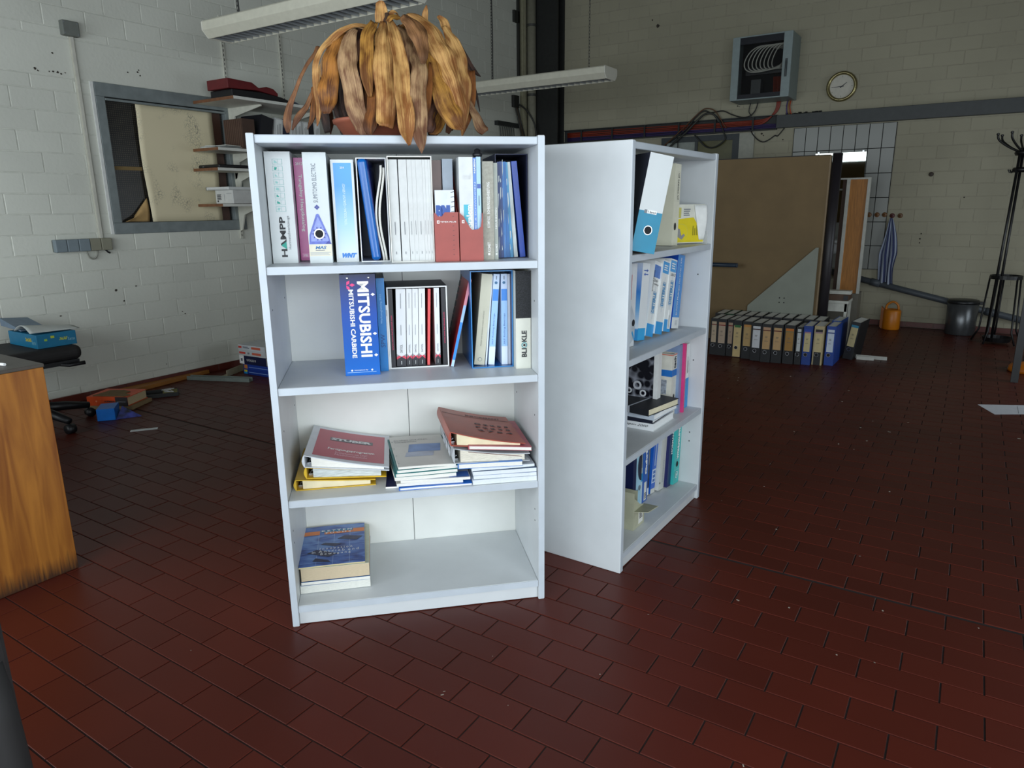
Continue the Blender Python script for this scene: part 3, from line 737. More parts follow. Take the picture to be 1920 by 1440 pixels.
patch(rl, .0008, .0095, .0, .022, mt((180, 214, 240), .4, var=0), 'pale_foot'); patch(rl, .0008, .0095, .022, .145, mt((40, 136, 216), .4, var=0), 'blue_band'); patch(rl, .0008, .0095, .145, .2, mt((160, 200, 236), .4, var=0), 'pale_band'); patch(rl, .0008, .0095, .2, .282, mt((228, 150, 164), .4, var=0), 'pink_band')
bs = MB()
for k in range(12): bs.box(-.0012, .0, .168, .196, .008 + k*.0235, .026 + k*.0235)
obj('binding_comb', bs, mt((74, 76, 80), .5), rl)
BSL = mt((20, 84, 150), .28, var=.06)
slipcase('slipcase', frame('A', 2, .5960, .132), .1330, .3055, .25, BSL, 'blue slipcase with four books leaning inside, beside the black and cream binder', inner=mt((16, 40, 80), .5), edge=mt((46, 130, 196), .3), t=.003)
o = book('catalogue', frame('A', 2, .6060, .160, lean=6.2, w=.0335, dz=.003), .0335, .290, .2, mt((196, 194, 176), .6, var=.03), 'cream catalogue leaning in the blue slipcase')
stext(o, 'Motion and Guidance rotary and linear', .014, .0195, .062, .175, 'up', mt((120, 118, 108), .5, var=0), 0); spoly(o, disc_pts(.017, .018, .0065, 16), mt((110, 120, 130), .5, var=0), 'round_logo', -2*EPS); spoly(o, disc_pts(.017, .018, .0052, 16), mt((196, 194, 176), .6, var=0), 'round_logo_field', -2.5*EPS)
o = slab('booklet', frame('A', 2, .6425, .162, lean=5.0, w=.005, dz=.003), .005, .285, .2, mt((214, 224, 238), .4), 'very thin white booklet next to the cream catalogue')
for u, ln, lab in ((.6520, 4.4, 'pale blue catalogue leaning right in the blue slipcase'), (.6960, 0.2, 'pale blue upright catalogue with a bright blue square in the slipcase')):
    o = book('catalogue', frame('A', 2, u, .158, lean=ln, w=.0195, dz=.003), .0195, .289, .2, mt((190, 208, 234), .4, var=.03), lab)
    patch(o, .0008, .0187, .205, .242, mt((44, 128, 214), .35, var=0), 'blue_square'); patch(o, .0, .0195, .06, .204, mt((150, 190, 232), .4, var=0), 'mid_blue_band'); patch(o, .0, .0195, .0, .058, mt((214, 226, 240), .4, var=0), 'white_foot')
    stext(o, 'SKF Rolling Bearings', .0065, .0125, .066, .165, 'up', mt((90, 120, 180), .5, var=0), 0); spoly(o, disc_pts(.009, .262, .0045, 14), mt((60, 110, 150), .5, var=0), 'round_logo', -2*EPS); lines(o, .008, .011, .272, .284, 1, INK, vertical=True)
o = slab('booklet', frame('A', 2, .7172, .160, dz=.003), .0085, .288, .2, mt((206, 212, 224), .4), 'slim grey white booklet at the right wall of the blue slipcase')
b9 = book('binder', frame('A', 2, .7305, .094), .0475, .305, .27, mt((214, 214, 202), .45, var=.02), 'cream binder with black upper half reading BLICKLE', 'binder', top=.02, t=.003)
patch(b9, 0, .0475, .160, .305, mt((34, 36, 40), .7, var=.5, scale=420), 'black_cloth_upper')
stext(b9, 'BLI', .018, .034, .037, .0655, 'up', INK, .03); stext(b9, 'KLE', .018, .034, .0855, .121, 'up', INK, .03)
spoly(b9, disc_pts(.026, .0755, .0088, 20), mt((50, 140, 150), .5, var=0), 'ring_logo', -3*EPS); spoly(b9, disc_pts(.026, .0755, .006, 20), mt((214, 214, 202), .5, var=0), 'ring_logo_field', -3.5*EPS); spoly(b9, disc_pts(.026, .0755, .004, 16), INK, 'ring_logo_core', -4*EPS)
# ---- lying binders and brochures
def block(W, D, zb, zt, n=8, x0=0.0, y0=0.0):
    """closed slab between two height curves along x"""
    mb = MB(); k = n + 1
    for i in range(k):
        x = x0 + W * i / n
        mb.v += [(x, y0, zb(x)), (x, y0 + D, zb(x)), (x, y0 + D, zt(x)), (x, y0, zt(x))]
    for i in range(n):
        a = 4 * i; b = a + 4
        mb.f += [[a, b, b+3, a+3][::1], [a+3, b+3, b+2, a+2], [a+2, b+2, b+1, a+1], [a+1, b+1, b, a]]
    mb.f += [[0, 3, 2, 1], [4*n, 4*n+1, 4*n+2, 4*n+3]]
    return mb
def lie(case, shelf, u, v, z, yaw=0): return (MA if case == 'A' else MBB) @ TR(u, v, z) @ RZ(math.radians(yaw))
def flat_binder(M, W, D, hL, slope, hR, cover, label, pages=PAPER, sag=.003, t=.0028, rings=True, inset=.02):
    """ring binder lying on its back, spine to the left; slope = height gained by the base towards the right"""
    zb = lambda x: slope * x / W
    zt = lambda x: hL + (slope + hR - hL) * x / W - sag * math.sin(PI * min(1, max(0, x / W)))
    root = obj('ring_binder', block(W, D, zb, lambda x: zb(x) + t), cover, None, M)
    obj('front_cover', block(W, D, lambda x: zt(x) - t, zt, 10), cover, root)
    sp_ = MB(); n = 6; pr_ = [(-.006 * math.sin(PI * i / n) - .001, t * .3 + (hL - t * .6) * i / n) for i in range(n + 1)]
    sp_.prism([(x, 0, z) for x, z in pr_] + [(t * .6, 0, hL - t * .3), (t * .6, 0, t * .3)], (0, D, 0)); obj('spine', sp_, cover, root)
    obj('paper_stack', block(W - inset - .016, D - .012, lambda x: zb(x) + t + .0004, lambda x: max(zb(x) + t + .002, zt(x) - t - .0012), 8, inset, .006), pages, root)
    if rings:
        r = MB()
        for y in (.06, D - .06): r.tube([(.006 + .011*(1-math.cos(q)), y, hL/2 + (hL/2 - .006) * math.sin(q)) for q in [-PI/2 + i*PI/6 for i in range(7)]], .0016, 6)
        r.box(.004, .016, .03, D - .03, zb(.01) + t, zb(.01) + t + .004)
        obj('ring_mechanism', r, CHROME, root)
    return tag(root, label, 'binder'), zt
def brochure(M, W, D, h, slope, cover, label, pages=PAPER, wave=.002, ph=0., cat='brochure', name='brochure', coverthick=.0009, foot=None):
    zb = lambda x: slope * x / W + wave * math.sin(3.2 * x / W + ph)
    root = obj(name, block(W, D, lambda x: zb(x), lambda x: zb(x) + h - coverthick, 8), pages, None, M)
    obj('cover', block(W, D, lambda x: zb(x) + h - coverthick, lambda x: zb(x) + h, 8), cover, root)
    if foot:
        obj('back_cover', block(W + .003, D + .003, lambda x: zb(x) - .0012, lambda x: zb(x), 8, -.0015, -.0015), foot, root)
        obj('folder_spine', MB().box(-.0028, -.0002, -.0015, D + .0015, zb(0) - .0012, zb(0) + h), foot, root)
        obj('front_cover_edge', block(W + .003, D + .003, lambda x: zb(x) + h, lambda x: zb(x) + h + .0012, 8, -.0015, -.0015), foot, root)
    return tag(root, label, cat), (lambda x: zb(x) + h)
def top_text(root, zf, s, x0, x1, y0, y1, mat, bold=.0, lift=.0012):
    vs_, fs_ = glyphs(s, bold)
    obj('lettering', MB().add([(x0 + (x1-x0)*a, y0 + (y1-y0)*b, zf(x0 + (x1-x0)*a) + lift) for a, b in vs_], fs_), mat, root)
def top_patch(root, zf, x0, x1, y0, y1, mat, name='printed_panel', lift=.0006, n=8, skew=0):
    mb = MB().grid(lambda u, v: (x0 + (x1-x0)*u + skew*v, y0 + (y1-y0)*v, zf(x0 + (x1-x0)*u + skew*v) + lift), n, 1)
    return obj(name, mb, mat, root)
Z3 = ZS[3] + .0005
YEL = mt((206, 168, 44), .45, var=.06)
flat_binder(lie('A', 3, .036, .080, Z3), .240, .30, .0365, -.0, .019, YEL, 'yellow ring binder lying at the bottom of the left stack', CREAM, .001)
flat_binder(lie('A', 3, .070, .076, Z3 + .0385), .240, .30, .038, -.013, .025, mt((222, 180, 44), .4, var=.05), 'yellow ring binder lying on the lower yellow one, under the red STUBER binder', mt((206, 214, 214), .8, var=.2, scale=120, stretch=(.3, .3, 6)), .001)
st, zf = flat_binder(lie('A', 3, .068, .066, Z3 + .0790, -1.5), .252, .31, .0400, -.028, .0125, mt((206, 210, 216), .35, var=.03), 'grey binder with red cover sheet reading STUBER on top of the left stack', PAPER, .004)
top_patch(st, zf, .022, .236, .022, .285, mt((176, 62, 82), .35, var=.04, scale=8), 'red_cover_sheet')
top_patch(st, zf, .062, .198, .182, .214, mt((86, 84, 90), .4, var=0), 'name_bar', .0010)
top_text(st, zf, 'STUBER', .066, .194, .187, .210, mt((214, 216, 218), .4, var=0), .05, .0016)
top_text(st, zf, 'Fertigungsprogramm', .062, .205, .088, .112, PWHITE, .02, .0012)
top_text(st, zf, 'Dreharbeiten mit CNC', .086, .184, .066, .080, mt((226, 190, 198), .5, var=0), .0, .0012); top_text(st, zf, 'Maschinenbauteile', .086, .184, .048, .062, mt((226, 190, 198), .5, var=0), .0, .0012)
# middle stack
mid = [(.349, .016, .222, .300, .0065, 1, (34, 108, 200), 'blue folder lying at the bottom of the middle stack', (34, 108, 200)),
       (.340, .022, .205, .295, .0100, 2, (196, 196, 190), 'worn grey brochure second from the bottom of the middle stack', None),
       (.352, .020, .215, .290, .0090, 0, (186, 190, 200), 'grey catalogue with blue corner picture in the middle stack', None),
       (.335, .018, .190, .300, .0110, 4, (226, 228, 222), 'white brochure lying under the lower teal folder', None),
       (.339, .020, .190, .300, .0100, 4, (30, 120, 120), 'lower teal folder of the middle stack', (24, 108, 110)),
       (.343, .020, .188, .302, .0090, 4, (30, 124, 124), 'upper teal folder of the middle stack', (24, 108, 110))]
z = Z3
for i, (u, v, W, D, h, yaw, c, lab, ft) in enumerate(mid):
    br, zf = brochure(lie('A', 3, u, v, z + .001, yaw), W, D, h, -.0035, mt(c, .4, var=.08), lab, PAPER, .0008, i, 'folder' if 'folder' in lab else 'brochure', foot=mt(ft, .4) if ft else None)
    if i == 2: top_patch(br, zf, .15, .212, .004, .05, mt((70, 110, 180), .4), 'corner_picture')
    z += h + (.0026 if ft else .0012)
tp, zf = brochure(lie('A', 3, .347, .018, z + .001, 4), .178, .300, .0075, -.006, mt((206, 206, 200), .45, var=.04, scale=10), 'pale catalogue with faint blue picture on top of the middle stack', PAPER, .0012)
top_patch(tp, zf, .045, .150, .130, .205, mt((120, 150, 200), .45, var=.15, scale=14), 'blue_picture', .0006, skew=.012)
top_patch(tp, zf, .030, .120, .085, .128, mt((176, 186, 204), .45, var=.1, scale=20), 'lower_picture', .0005, skew=.01)
top_text(tp, zf, 'Drehen und CNC', .012, .125, .246, .258, mt((120, 122, 126), .5, var=0)); top_text(tp, zf, 'Schraubstöcke', .012, .085, .228, .240, mt((120, 122, 126), .5, var=0))
for k in range(4): top_patch(tp, zf, .003, .0065, .03 + .07*k, .034 + .07*k, GREY, 'punch_mark')
# small blue booklet poking out between the left and middle stacks
brochure(lie('A', 3, .306, .040, Z3 + .0005, -3), .040, .27, .006, 0, NAVY, 'dark blue booklet poking out beside the bottom blue folder', PAPER, 0)
# right stack
z = Z3
rs = [(.574, .010, .2035, .30, .0155, 0, (206, 216, 228), 'white paperback at the bottom of the right stack'),
      (.577, .014, .2000, .29, .0120, -1, (150, 168, 204), 'white paperback with blue cover second in the right stack'),
      (.575, .012, .2020, .30, .0130, 0, (70, 92, 120), 'paperback with dark slate cover third in the right stack'),
      (.572, .016, .2000, .29, .0090, 1, (196, 202, 212), 'thin grey paperback under the blue one in the right stack')]
for i, (u, v, W, D, h, yaw, c, lab) in enumerate(rs):
    brochure(lie('A', 3, u, v, z + .0008, yaw), W, D, h, -.001, mt(c, .4, var=.08), lab, mt((222, 228, 232), .8, var=.06, scale=90, stretch=(1, 1, 14)), .0005, i, 'book', 'paperback')
    z += h + .0012
brochure(lie('A', 3, .532, .018, z + .0014, 0), .200, .29, .0150, -.005, mt((58, 120, 196), .35, var=.05), 'white book with bright blue covers in the right stack', PAPER, .0004, 0, 'book', 'paperback', .0016, mt((58, 120, 196), .35)); z += .0175
gb, zf = flat_binder(lie('A', 3, .5185, .016, z + .0015, 2), .240, .29, .050, -.012, .026, mt((176, 180, 184), .4, var=.05), 'grey ring binder lying under the red one in the right stack', mt((222, 216, 200), .8, var=.1, scale=90, stretch=(1, 1, 10)), .006)
lines_ = MB()
for k in range(3): lines_.poly([(-.0075, .04 + .06*k, .010), (-.0075, .085 + .06*k, .010), (-.0075, .085 + .06*k, .040), (-.0075, .04 + .06*k, .040)])
obj('spine_stickers', lines_, mt((214, 218, 222), .5, var=.1, scale=120), gb)
obj('maroon_divider', block(.17, .275, lambda x: .034 - .075*(x-.035)/.24*.55, lambda x: .0352 - .075*(x-.035)/.24*.55, 4, .045, .004), mt((96, 34, 44), .5), gb)
brochure(lie('A', 3, .566, .020, z + .0445, 0), .196, .28, .010, -.0185, mt((206, 160, 168), .4, var=.1), 'pink magazine lying between the grey and red binders', PAPER, .0005, 0, 'magazine', 'magazine', .001, mt((176, 90, 100), .45))
rb, zf = flat_binder(lie('A', 3, .5100, .024, z + .0570, 2), .236, .29, .046, -.030, .020, mt((164, 78, 62), .38, var=.07, scale=12), 'brick red ring binder with dark print on top of the right stack', CREAM, .006)
top_patch(rb, zf, .004, .232, .228, .232, mt((74, 40, 44), .5, var=0), 'dark_line', .0008)
top_text(rb, zf, 'INFORMANT', .085, .205, .240, .256, mt((70, 40, 44), .5, var=0), .03)
for k in range(3): top_text(rb, zf, ('G 2 2 5 3', 'F 2 2 3 5', '2 7 5 4')[k], .10, .215, .150 - .035*k, .168 - .035*k, mt((62, 38, 42), .5, var=0), .05)
# bottom shelf stack
Z4 = ZS[4] + .0005
def paperback(M, W, D, h, cover, pages, label, wave=.0008): return brochure(M, W, D, h, 0, cover, label, pages, wave, 1.0, 'book', 'paperback', .0012)
paperback(lie('A', 4, .022, .074, Z4 + .001, 1), .218, .290, .0265, mt((196, 206, 220), .45), mt((222, 222, 214), .8, var=.08, scale=90, stretch=(1, 1, 12)), 'thick off white book at the bottom of the lowest shelf stack', .0)
paperback(lie('A', 4, .026, .076, Z4 + .0290, 0), .214, .290, .0105, mt((60, 100, 150), .45), PAPER, 'thin white book second in the lowest shelf stack', .0)
paperback(lie('A', 4, .027, .078, Z4 + .0408, 0), .212, .290, .0440, mt((196, 200, 180), .5), mt((206, 188, 158), .85, var=.06, scale=90, stretch=(1, 1, 14)), 'thick tan edged book under the Ketten Fuchs catalogue', .0)
KG = bpy.data.materials.new('chain_catalogue_print'); KG.use_nodes = True
nt = KG.node_tree; b_ = nt.nodes['Principled BSDF']; b_.inputs['Roughness'].default_value = .3
tc = nt.nodes.new('ShaderNodeTexCoord'); nz = nt.nodes.new('ShaderNodeTexNoise'); nz.inputs['Scale'].default_value = 9; nz.inputs['Detail'].default_value = 2; nz.inputs['Distortion'].default_value = 1.2
mp = nt.nodes.new('ShaderNodeMapping'); mp.inputs['Scale'].default_value = (1, 2.4, 1); mp.inputs['Rotation'].default_value = (0, 0, .5)
rp = nt.nodes.new('ShaderNodeValToRGB'); rp.color_ramp.elements[0].position = .33; rp.color_ramp.elements[1].position = .62
rp.color_ramp.elements[0].color = [lin(x) for x in (38, 50, 110)] + [1]; rp.color_ramp.elements[1].color = [lin(x) for x in (108, 142, 196)] + [1]
e = rp.color_ramp.elements.new(.45); e.color = [lin(x) for x in (66, 98, 168)] + [1]
nt.links.new(tc.outputs['Object'], mp.inputs[0]); nt.links.new(mp.outputs[0], nz.inputs['Vector']); nt.links.new(nz.outputs['Fac'], rp.inputs[0]); nt.links.new(rp.outputs[0], b_.inputs['Base Color'])
kf, zf = brochure(lie('A', 4, .0215, .074, Z4 + .0865, 1), .206, .290, .0055, 0, KG, 'blue catalogue reading KETTEN FUCHS on the lowest shelf stack', mt((206, 194, 150), .8, var=.05), .0012)
ORA = mt((222, 128, 62), .4, var=0)
top_patch(kf, zf, .002, .054, .222, .252, ORA, 'orange_band'); top_patch(kf, zf, .166, .205, .222, .252, ORA, 'orange_band')
top_patch(kf, zf, .058, .165, .238, .253, mt((40, 120, 160), .4, var=0), 'teal_name_bar'); top_patch(kf, zf, .070, .165, .221, .2375, ORA, 'orange_name_bar')
top_text(kf, zf, 'K E T T E N', .060, .162, .240, .252, PWHITE, .03, .0018); top_text(kf, zf, 'F U C H S', .074, .160, .223, .235, PWHITE, .02, .0018)
for k in range(3): top_patch(kf, zf, .052 + .052*k, .0528 + .052*k, .003, .22, mt((190, 206, 230), .4, var=0), 'grid_line')
for k in range(6): top_patch(kf, zf, .002, .204, .02 + .034*k, .0207 + .034*k, mt((170, 190, 222), .4, var=0), 'grid_line')
top_text(kf, zf, 'I n n o v a t i o n', .060, .165, .104, .120, PWHITE, .0, .0014); top_text(kf, zf, 'in  A n t r i e b  u n d', .036, .186, .084, .101, PWHITE, .0, .0014); top_text(kf, zf, 'B e w e g u n g', .064, .160, .062, .081, PWHITE, .0, .0014)
for pts in ([(.02, .09), (.09, .05), (.12, .07), (.05, .11)], [(.04, .03), (.10, .012), (.09, .03), (.05, .05)], [(.06, .145), (.11, .122), (.13, .14), (.075, .155)], [(.115, .178), (.18, .16), (.2, .185), (.14, .20)]):
    obj('chain_picture', MB().poly([(x, y, zf(x) + .0010) for x, y in pts]), mt((50, 48, 78), .35, var=.2, scale=60), kf)

# ------------------------------------------------------------------ sideways bookcase
def lever_binder(M, w, h, dep, cover, label, spine=None, hole=True, cat='binder', group=None, hz=.07, pages=PAPERV, name='lever_arch_binder'):
    o = book(name, M, w, h, dep, cover, label, cat, pages, .003, .028, group)
    if spine: patch(o, .001, w - .001, .0, h, spine, 'spine_paper')
    if hole: finger_hole(o, w / 2, hz, min(.0135, w * .26))
    return o
bb = lever_binder(frame('B', 1, .030, .010, yaw=-.75, lean=10.5, w=.080), .080, .303, .27, mt((44, 48, 62), .6, var=.06), 'blue and white binder leaning out of the sideways bookcase top shelf', hole=False)
patch(bb, 0, .080, .128, .303, mt((204, 209, 210), .4, var=.01), 'white_spine_half'); patch(bb, 0, .080, 0, .128, mt((24, 130, 164), .45, var=.03), 'blue_spine_half')
patch(bb, .018, .060, .121, .132, PWHITE, 'small_sticker', -2*EPS); patch(bb, .018, .027, .121, .132, GREY, 'sticker_corner', -2.5*EPS); stext(bb, 'F. Bertsch', .030, .057, .1225, .1295, 'flat', INK, 0, y=-3*EPS)
finger_hole(bb, .042, .070, .0125)
HC = mt((224, 222, 200), .45, var=.02)
hb = lever_binder(frame('B', 1, .552, .080, lean=1.6, w=.058), .058, .302, .285, HC, 'cream binder reading ph HORN ph next to the leaning blue binder', hole=False)
stext(hb, 'ph HORN ph', .030, .044, .172, .268, 'up', INK, .01)
rim = MB()
for (a, c, e, f) in ((.027, .0275, .166, .274), (.0465, .047, .166, .274), (.027, .047, .166, .1665), (.027, .047, .2735, .274)): rim.poly([(a, -2*EPS, e), (c, -2*EPS, e), (c, -2*EPS, f), (a, -2*EPS, f)])
obj('logo_frame', rim, GREY, hb); spoly(hb, [(.022 + .010*math.cos(q), .072 + .014*math.sin(q)) for q in [i*PI/8 for i in range(16)]], HOLE, 'finger_hole', -2*EPS)
# plastic tray with yellow booklets
yb = obj('booklet', MB().box(0, .16, 0, .012, 0, .150), mt((222, 222, 210), .45), None, frame('B', 1, .632, .115, yaw=-.55, dz=.0045))
tag(yb, 'yellow and white booklet standing in a clear tray on the top shelf', 'booklet')
spoly(yb, [(.003, .004), (.157, .004), (.157, .03), (.105, .100), (.003, .092)], mt((226, 206, 40), .4, var=.03), 'yellow_print', -EPS)
spoly(yb, disc_pts(.045, .042, .034, 24), mt((200, 196, 90), .4, var=0), 'round_print', -1.6*EPS); spoly(yb, disc_pts(.045, .042, .0325, 24), mt((226, 206, 40), .4, var=0), 'round_field', -1.9*EPS)
spoly(yb, [(.022, .030), (.050, .014), (.066, .030), (.060, .038), (.048, .030), (.040, .055), (.028, .060)], mt((150, 150, 150), .4, var=.1), 'machine_picture', -2.2*EPS)
patch(yb, .030, .044, .098, .138, mt((196, 190, 110), .4, var=0), 'yellow_stamp'); lines(yb, .055, .09, .105, .135, 4, GREY); lines(yb, .10, .145, .03, .07, 5, mt((150, 140, 30), .5, var=0), vertical=True)
fold = obj('white_flap', MB().grid(lambda u, v: (.104 + .055*u + .03*(1-v)*(1-u), -.003 - .014*math.sin(v*2.4)*u, .012 + .135*v), 8, 8), mt((236, 238, 236), .5), yb, solid=.001, smooth=True)
CL = bpy.data.materials.new('clear_plastic'); CL.use_nodes = True
pb = CL.node_tree.nodes['Principled BSDF']; pb.inputs['Base Color'].default_value = (.9, .92, .92, 1); pb.inputs['Roughness'].default_value = .12; pb.inputs['Alpha'].default_value = .22
ty = obj('plastic_tray', MB().box(0, .17, -.02, .06, 0, .003).box(0, .002, -.02, .06, .003, .10).box(.168, .17, -.02, .06, .003, .05).box(.002, .168, .058, .06, .003, .13), CL, None, frame('B', 1, .626, .118, yaw=-.55))
tag(ty, 'clear plastic tray under the yellow booklet', 'tray')

# second shelf of the sideways bookcase
o = book('catalogue', frame('B', 2, .215, .098, lean=2.4, w=.057), .057, .296, .22, mt((214, 218, 222), .4), 'white catalogue half hidden by the side panel of the sideways bookcase')
spoly(o, [(.012, .004), (.057, .030), (.057, .10), (.02, .15), (.012, .12)], mt((188, 196, 204), .4, var=.1), 'grey_picture'); spoly(o, disc_pts(.042, .085, .0125), HOLE, 'finger_hole', -2*EPS); spoly(o, [(.03, .05), (.052, .02), (.052, .035), (.036, .058)], CYAN, 'blue_mark', -2*EPS)
lines(o, .010, .016, .17, .27, 1, mt((196, 60, 60), .5, var=0), vertical=True)
GRB = ramp_mat('blue_white_print', [(0, (60, 150, 214)), (.14, (60, 150, 214)), (.16, (226, 236, 244)), (.4, (120, 180, 226)), (.62, (60, 130, 206)), (.85, (150, 176, 220)), (1, (210, 220, 234))], 'Z', 0, .29, .35)
def catalog2(u1, wd, lean, lab, v, cover):
    return book('catalogue', frame('B', 2, u1 - wd, v, lean=lean, w=wd), wd, .286, .22, cover, lab)
o = catalog2(.398, .066, 6.5, 'white catalogue with blue picture cover and double arrow mark', .112, GRB)
patch(o, 0, .066, .046, .286, mt((232, 236, 238), .35, var=.01), 'white_spine'); patch(o, 0, .066, 0, .046, mt((40, 164, 222), .35, var=0), 'cyan_foot')
ARR = mt((30, 84, 176), .4, var=0)
for s_ in (1, -1):
    z = .252 + .007 * s_
    spoly(o, [(.012, z - .0018), (.038, z - .0018), (.038, z - .006), (.052, z), (.038, z + .006), (.038, z + .0018), (.012, z + .0018)] if s_ > 0 else [(.052, z - .0018), (.052, z + .0018), (.026, z + .0018), (.026, z + .006), (.012, z), (.026, z - .006), (.026, z - .0018)], ARR, 'arrow_mark', -2*EPS)
DW = mt((232, 234, 232), .38, var=.01)
for j, (u1, lean, v, lab) in enumerate(((.466, 14.0, .108, 'white DIETERLE catalogue with a blue photo block at the top'), (.536, 12.5, .100, 'white DIETERLE catalogue in the middle with bright blue head'), (.610, 11.0, .096, 'white DIETERLE catalogue with a sticker, next to the tall blue one'))):
    o = catalog2(u1, .068, lean, lab, v, DW)
    patch(o, 0, .068, 0, .048, mt((30, 152, 220), .35, var=0), 'blue_foot'); patch(o, .004, .064, .225 if j == 0 else .236, .272 if j == 0 else .280, mt((70, 120, 196) if j == 0 else (36, 152, 220), .35, var=.08 if j == 0 else 0, scale=90), 'blue_head')
    stext(o, 'DIETERLE', .022, .046, .092 if j == 0 else .110, .168 if j == 0 else .198, 'up', mt((50, 140, 196), .4, var=0), .04)
    fr = MB(); za, zb_ = (.088, .172) if j == 0 else (.106, .202)
    for (a, c, e, f) in ((.018, .0188, za, zb_), (.0495, .0503, za, zb_), (.018, .0503, za, za + .0012), (.018, .0503, zb_ - .0012, zb_), (.0335, .0345, za - .02, za), (.0335, .0345, zb_, zb_ + .02)): fr.poly([(a, -2*EPS, e), (c, -2*EPS, e), (c, -2*EPS, f), (a, -2*EPS, f)])
    obj('logo_frame', fr, mt((80, 150, 196), .4, var=0), o)
    if j == 0: stext(o, 'Dreh-', .012, .046, .208, .219, 'flat', INK, 0, slant=.1); stext(o, 'werkzeuge', .010, .056, .194, .204, 'flat', INK, 0, slant=.1)
    if j == 0: stext(o, 'DYNAMICS', .002, .009, .17, .25, 'up', INK, .02)
    if j == 1: lines(o, .012, .056, .245, .270, 3, PWHITE)
    if j == 2: lines(o, .012, .056, .245, .272, 3, PWHITE); patch(o, .034, .062, .012, .086, mt((236, 238, 236), .5, var=0), 'sticker', -2*EPS); lines(o, .038, .050, .016, .080, 2, INK, y=-2.6*EPS, vertical=True, thin=.25); stext(o, '2012', .010, .056, .220, .230, 'flat', INK, 0, slant=.15)
o = book('catalogue', frame('B', 2, .632, .098, lean=8.6, w=.076), .076, .297, .22, mt((26, 76, 176), .35, var=.03), 'tall blue catalogue with white foot leaning against the right side of the shelf')
patch(o, .002, .074, .045, .297, mt((58, 140, 214), .35, var=0), 'light_blue_spine'); patch(o, 0, .076, 0, .045, mt((226, 228, 226), .4, var=0), 'white_foot')
stext(o, 'D-72793 Pfullingen Fax 07121 / 970', .030, .046, .055, .285, 'up', PWHITE, .01); lines(o, .03, .06, .012, .034, 4, LGREY)

# third shelf of the sideways bookcase
MCP = bpy.data.materials.new('machine_photo_print'); MCP.use_nodes = True
nt = MCP.node_tree; b_ = nt.nodes['Principled BSDF']; b_.inputs['Roughness'].default_value = .25
tc = nt.nodes.new('ShaderNodeTexCoord'); vo = nt.nodes.new('ShaderNodeTexVoronoi'); vo.inputs['Scale'].default_value = 34
nz = nt.nodes.new('ShaderNodeTexNoise'); nz.inputs['Scale'].default_value = 7
nt.links.new(tc.outputs['Object'], vo.inputs['Vector']); nt.links.new(tc.outputs['Object'], nz.inputs['Vector'])
ml = nt.nodes.new('ShaderNodeMath'); ml.operation = 'MULTIPLY'; nt.links.new(vo.outputs['Distance'], ml.inputs[0]); nt.links.new(nz.outputs['Fac'], ml.inputs[1])
rp = nt.nodes.new('ShaderNodeValToRGB'); rp.color_ramp.elements[0].position = .2; rp.color_ramp.elements[0].color = [lin(x) for x in (18, 18, 26)] + [1]; rp.color_ramp.elements[1].position = .55; rp.color_ramp.elements[1].color = [lin(x) for x in (196, 200, 214)] + [1]
nt.links.new(ml.outputs[0], rp.inputs[0]); nt.links.new(rp.outputs[0], b_.inputs['Base Color'])
o = book('catalogue', frame('B', 3, .476, .082), .034, .292, .22, mt((226, 228, 226), .35), 'white spined catalogue with a dark machine photograph on its cover')
cv = obj('cover_photo', MB().box(-.0012, 0, .018, .215, .09, .272), MCP, o)
for (y, z, r_, c_) in ((.15, .17, .024, (60, 56, 62)), (.19, .19, .020, (196, 198, 204)), (.085, .145, .018, (196, 198, 204)), (.06, .115, .014, (214, 216, 220)), (.12, .12, .012, (206, 208, 212))):
    dd = MB().lathe([(r_*.55, 0), (r_, 0), (r_, .0008), (r_*.55, .0008), (r_*.55, 0)], 18); q = obj('photo_wheel', dd, mt(c_, .3, var=.1), cv); q.matrix_local = TR(-.0012, y, z) @ RY(-PI/2)
o = lever_binder(frame('B', 3, .588, .070, lean=.8, w=.052), .052, .258, .25, mt((220, 218, 206), .4), 'white binder with blue bands reading tech', hole=False)
for (z0, z1, m_) in ((.165, .192, mt((30, 110, 190), .4, var=0)), (.252, .256, mt((206, 110, 90), .4, var=0))):
    patch(o, 0, .052, z0, z1, m_, 'colour_band'); obj('cover_band', MB().box(-.001, 0, 0, .24, z0, z1), m_, o)
obj('cover_label', MB().box(-.001, 0, .02, .10, .03, .085), NAVY, o); obj('cover_picture', MB().box(-.001, 0, .02, .20, .09, .150), mt((170, 178, 190), .4, var=.3, scale=60), o)
stext(o, 'tech', .018, .040, .196, .246, 'up', INK, .03); spoly(o, [(.030 + .007*math.cos(q), .075 + .014*math.sin(q)) for q in [i*PI/8 for i in range(16)]], HOLE, 'finger_hole', -2*EPS)
book('binder', frame('B', 3, .6415, .058), .028, .290, .25, mt((130, 150, 184), .45), 'slate blue binder between the tech binder and the pink folder', 'binder')
slab('folder', frame('B', 3, .6705, .046), .0125, .292, .24, mt((222, 62, 128), .4), 'thin hot pink folder standing on the third shelf', 'folder')
o = book('catalogue', frame('B', 3, .741, .066), .034, .276, .22, mt((230, 232, 232), .4), 'white catalogue with bright blue lower half at the right end of the shelf')
patch(o, 0, .034, 0, .128, mt((34, 146, 212), .4, var=0), 'blue_lower_half'); lines(o, .012, .022, .15, .25, 3, INK, vertical=True, ragged=.6)
Z3b = ZS[3] + .0006
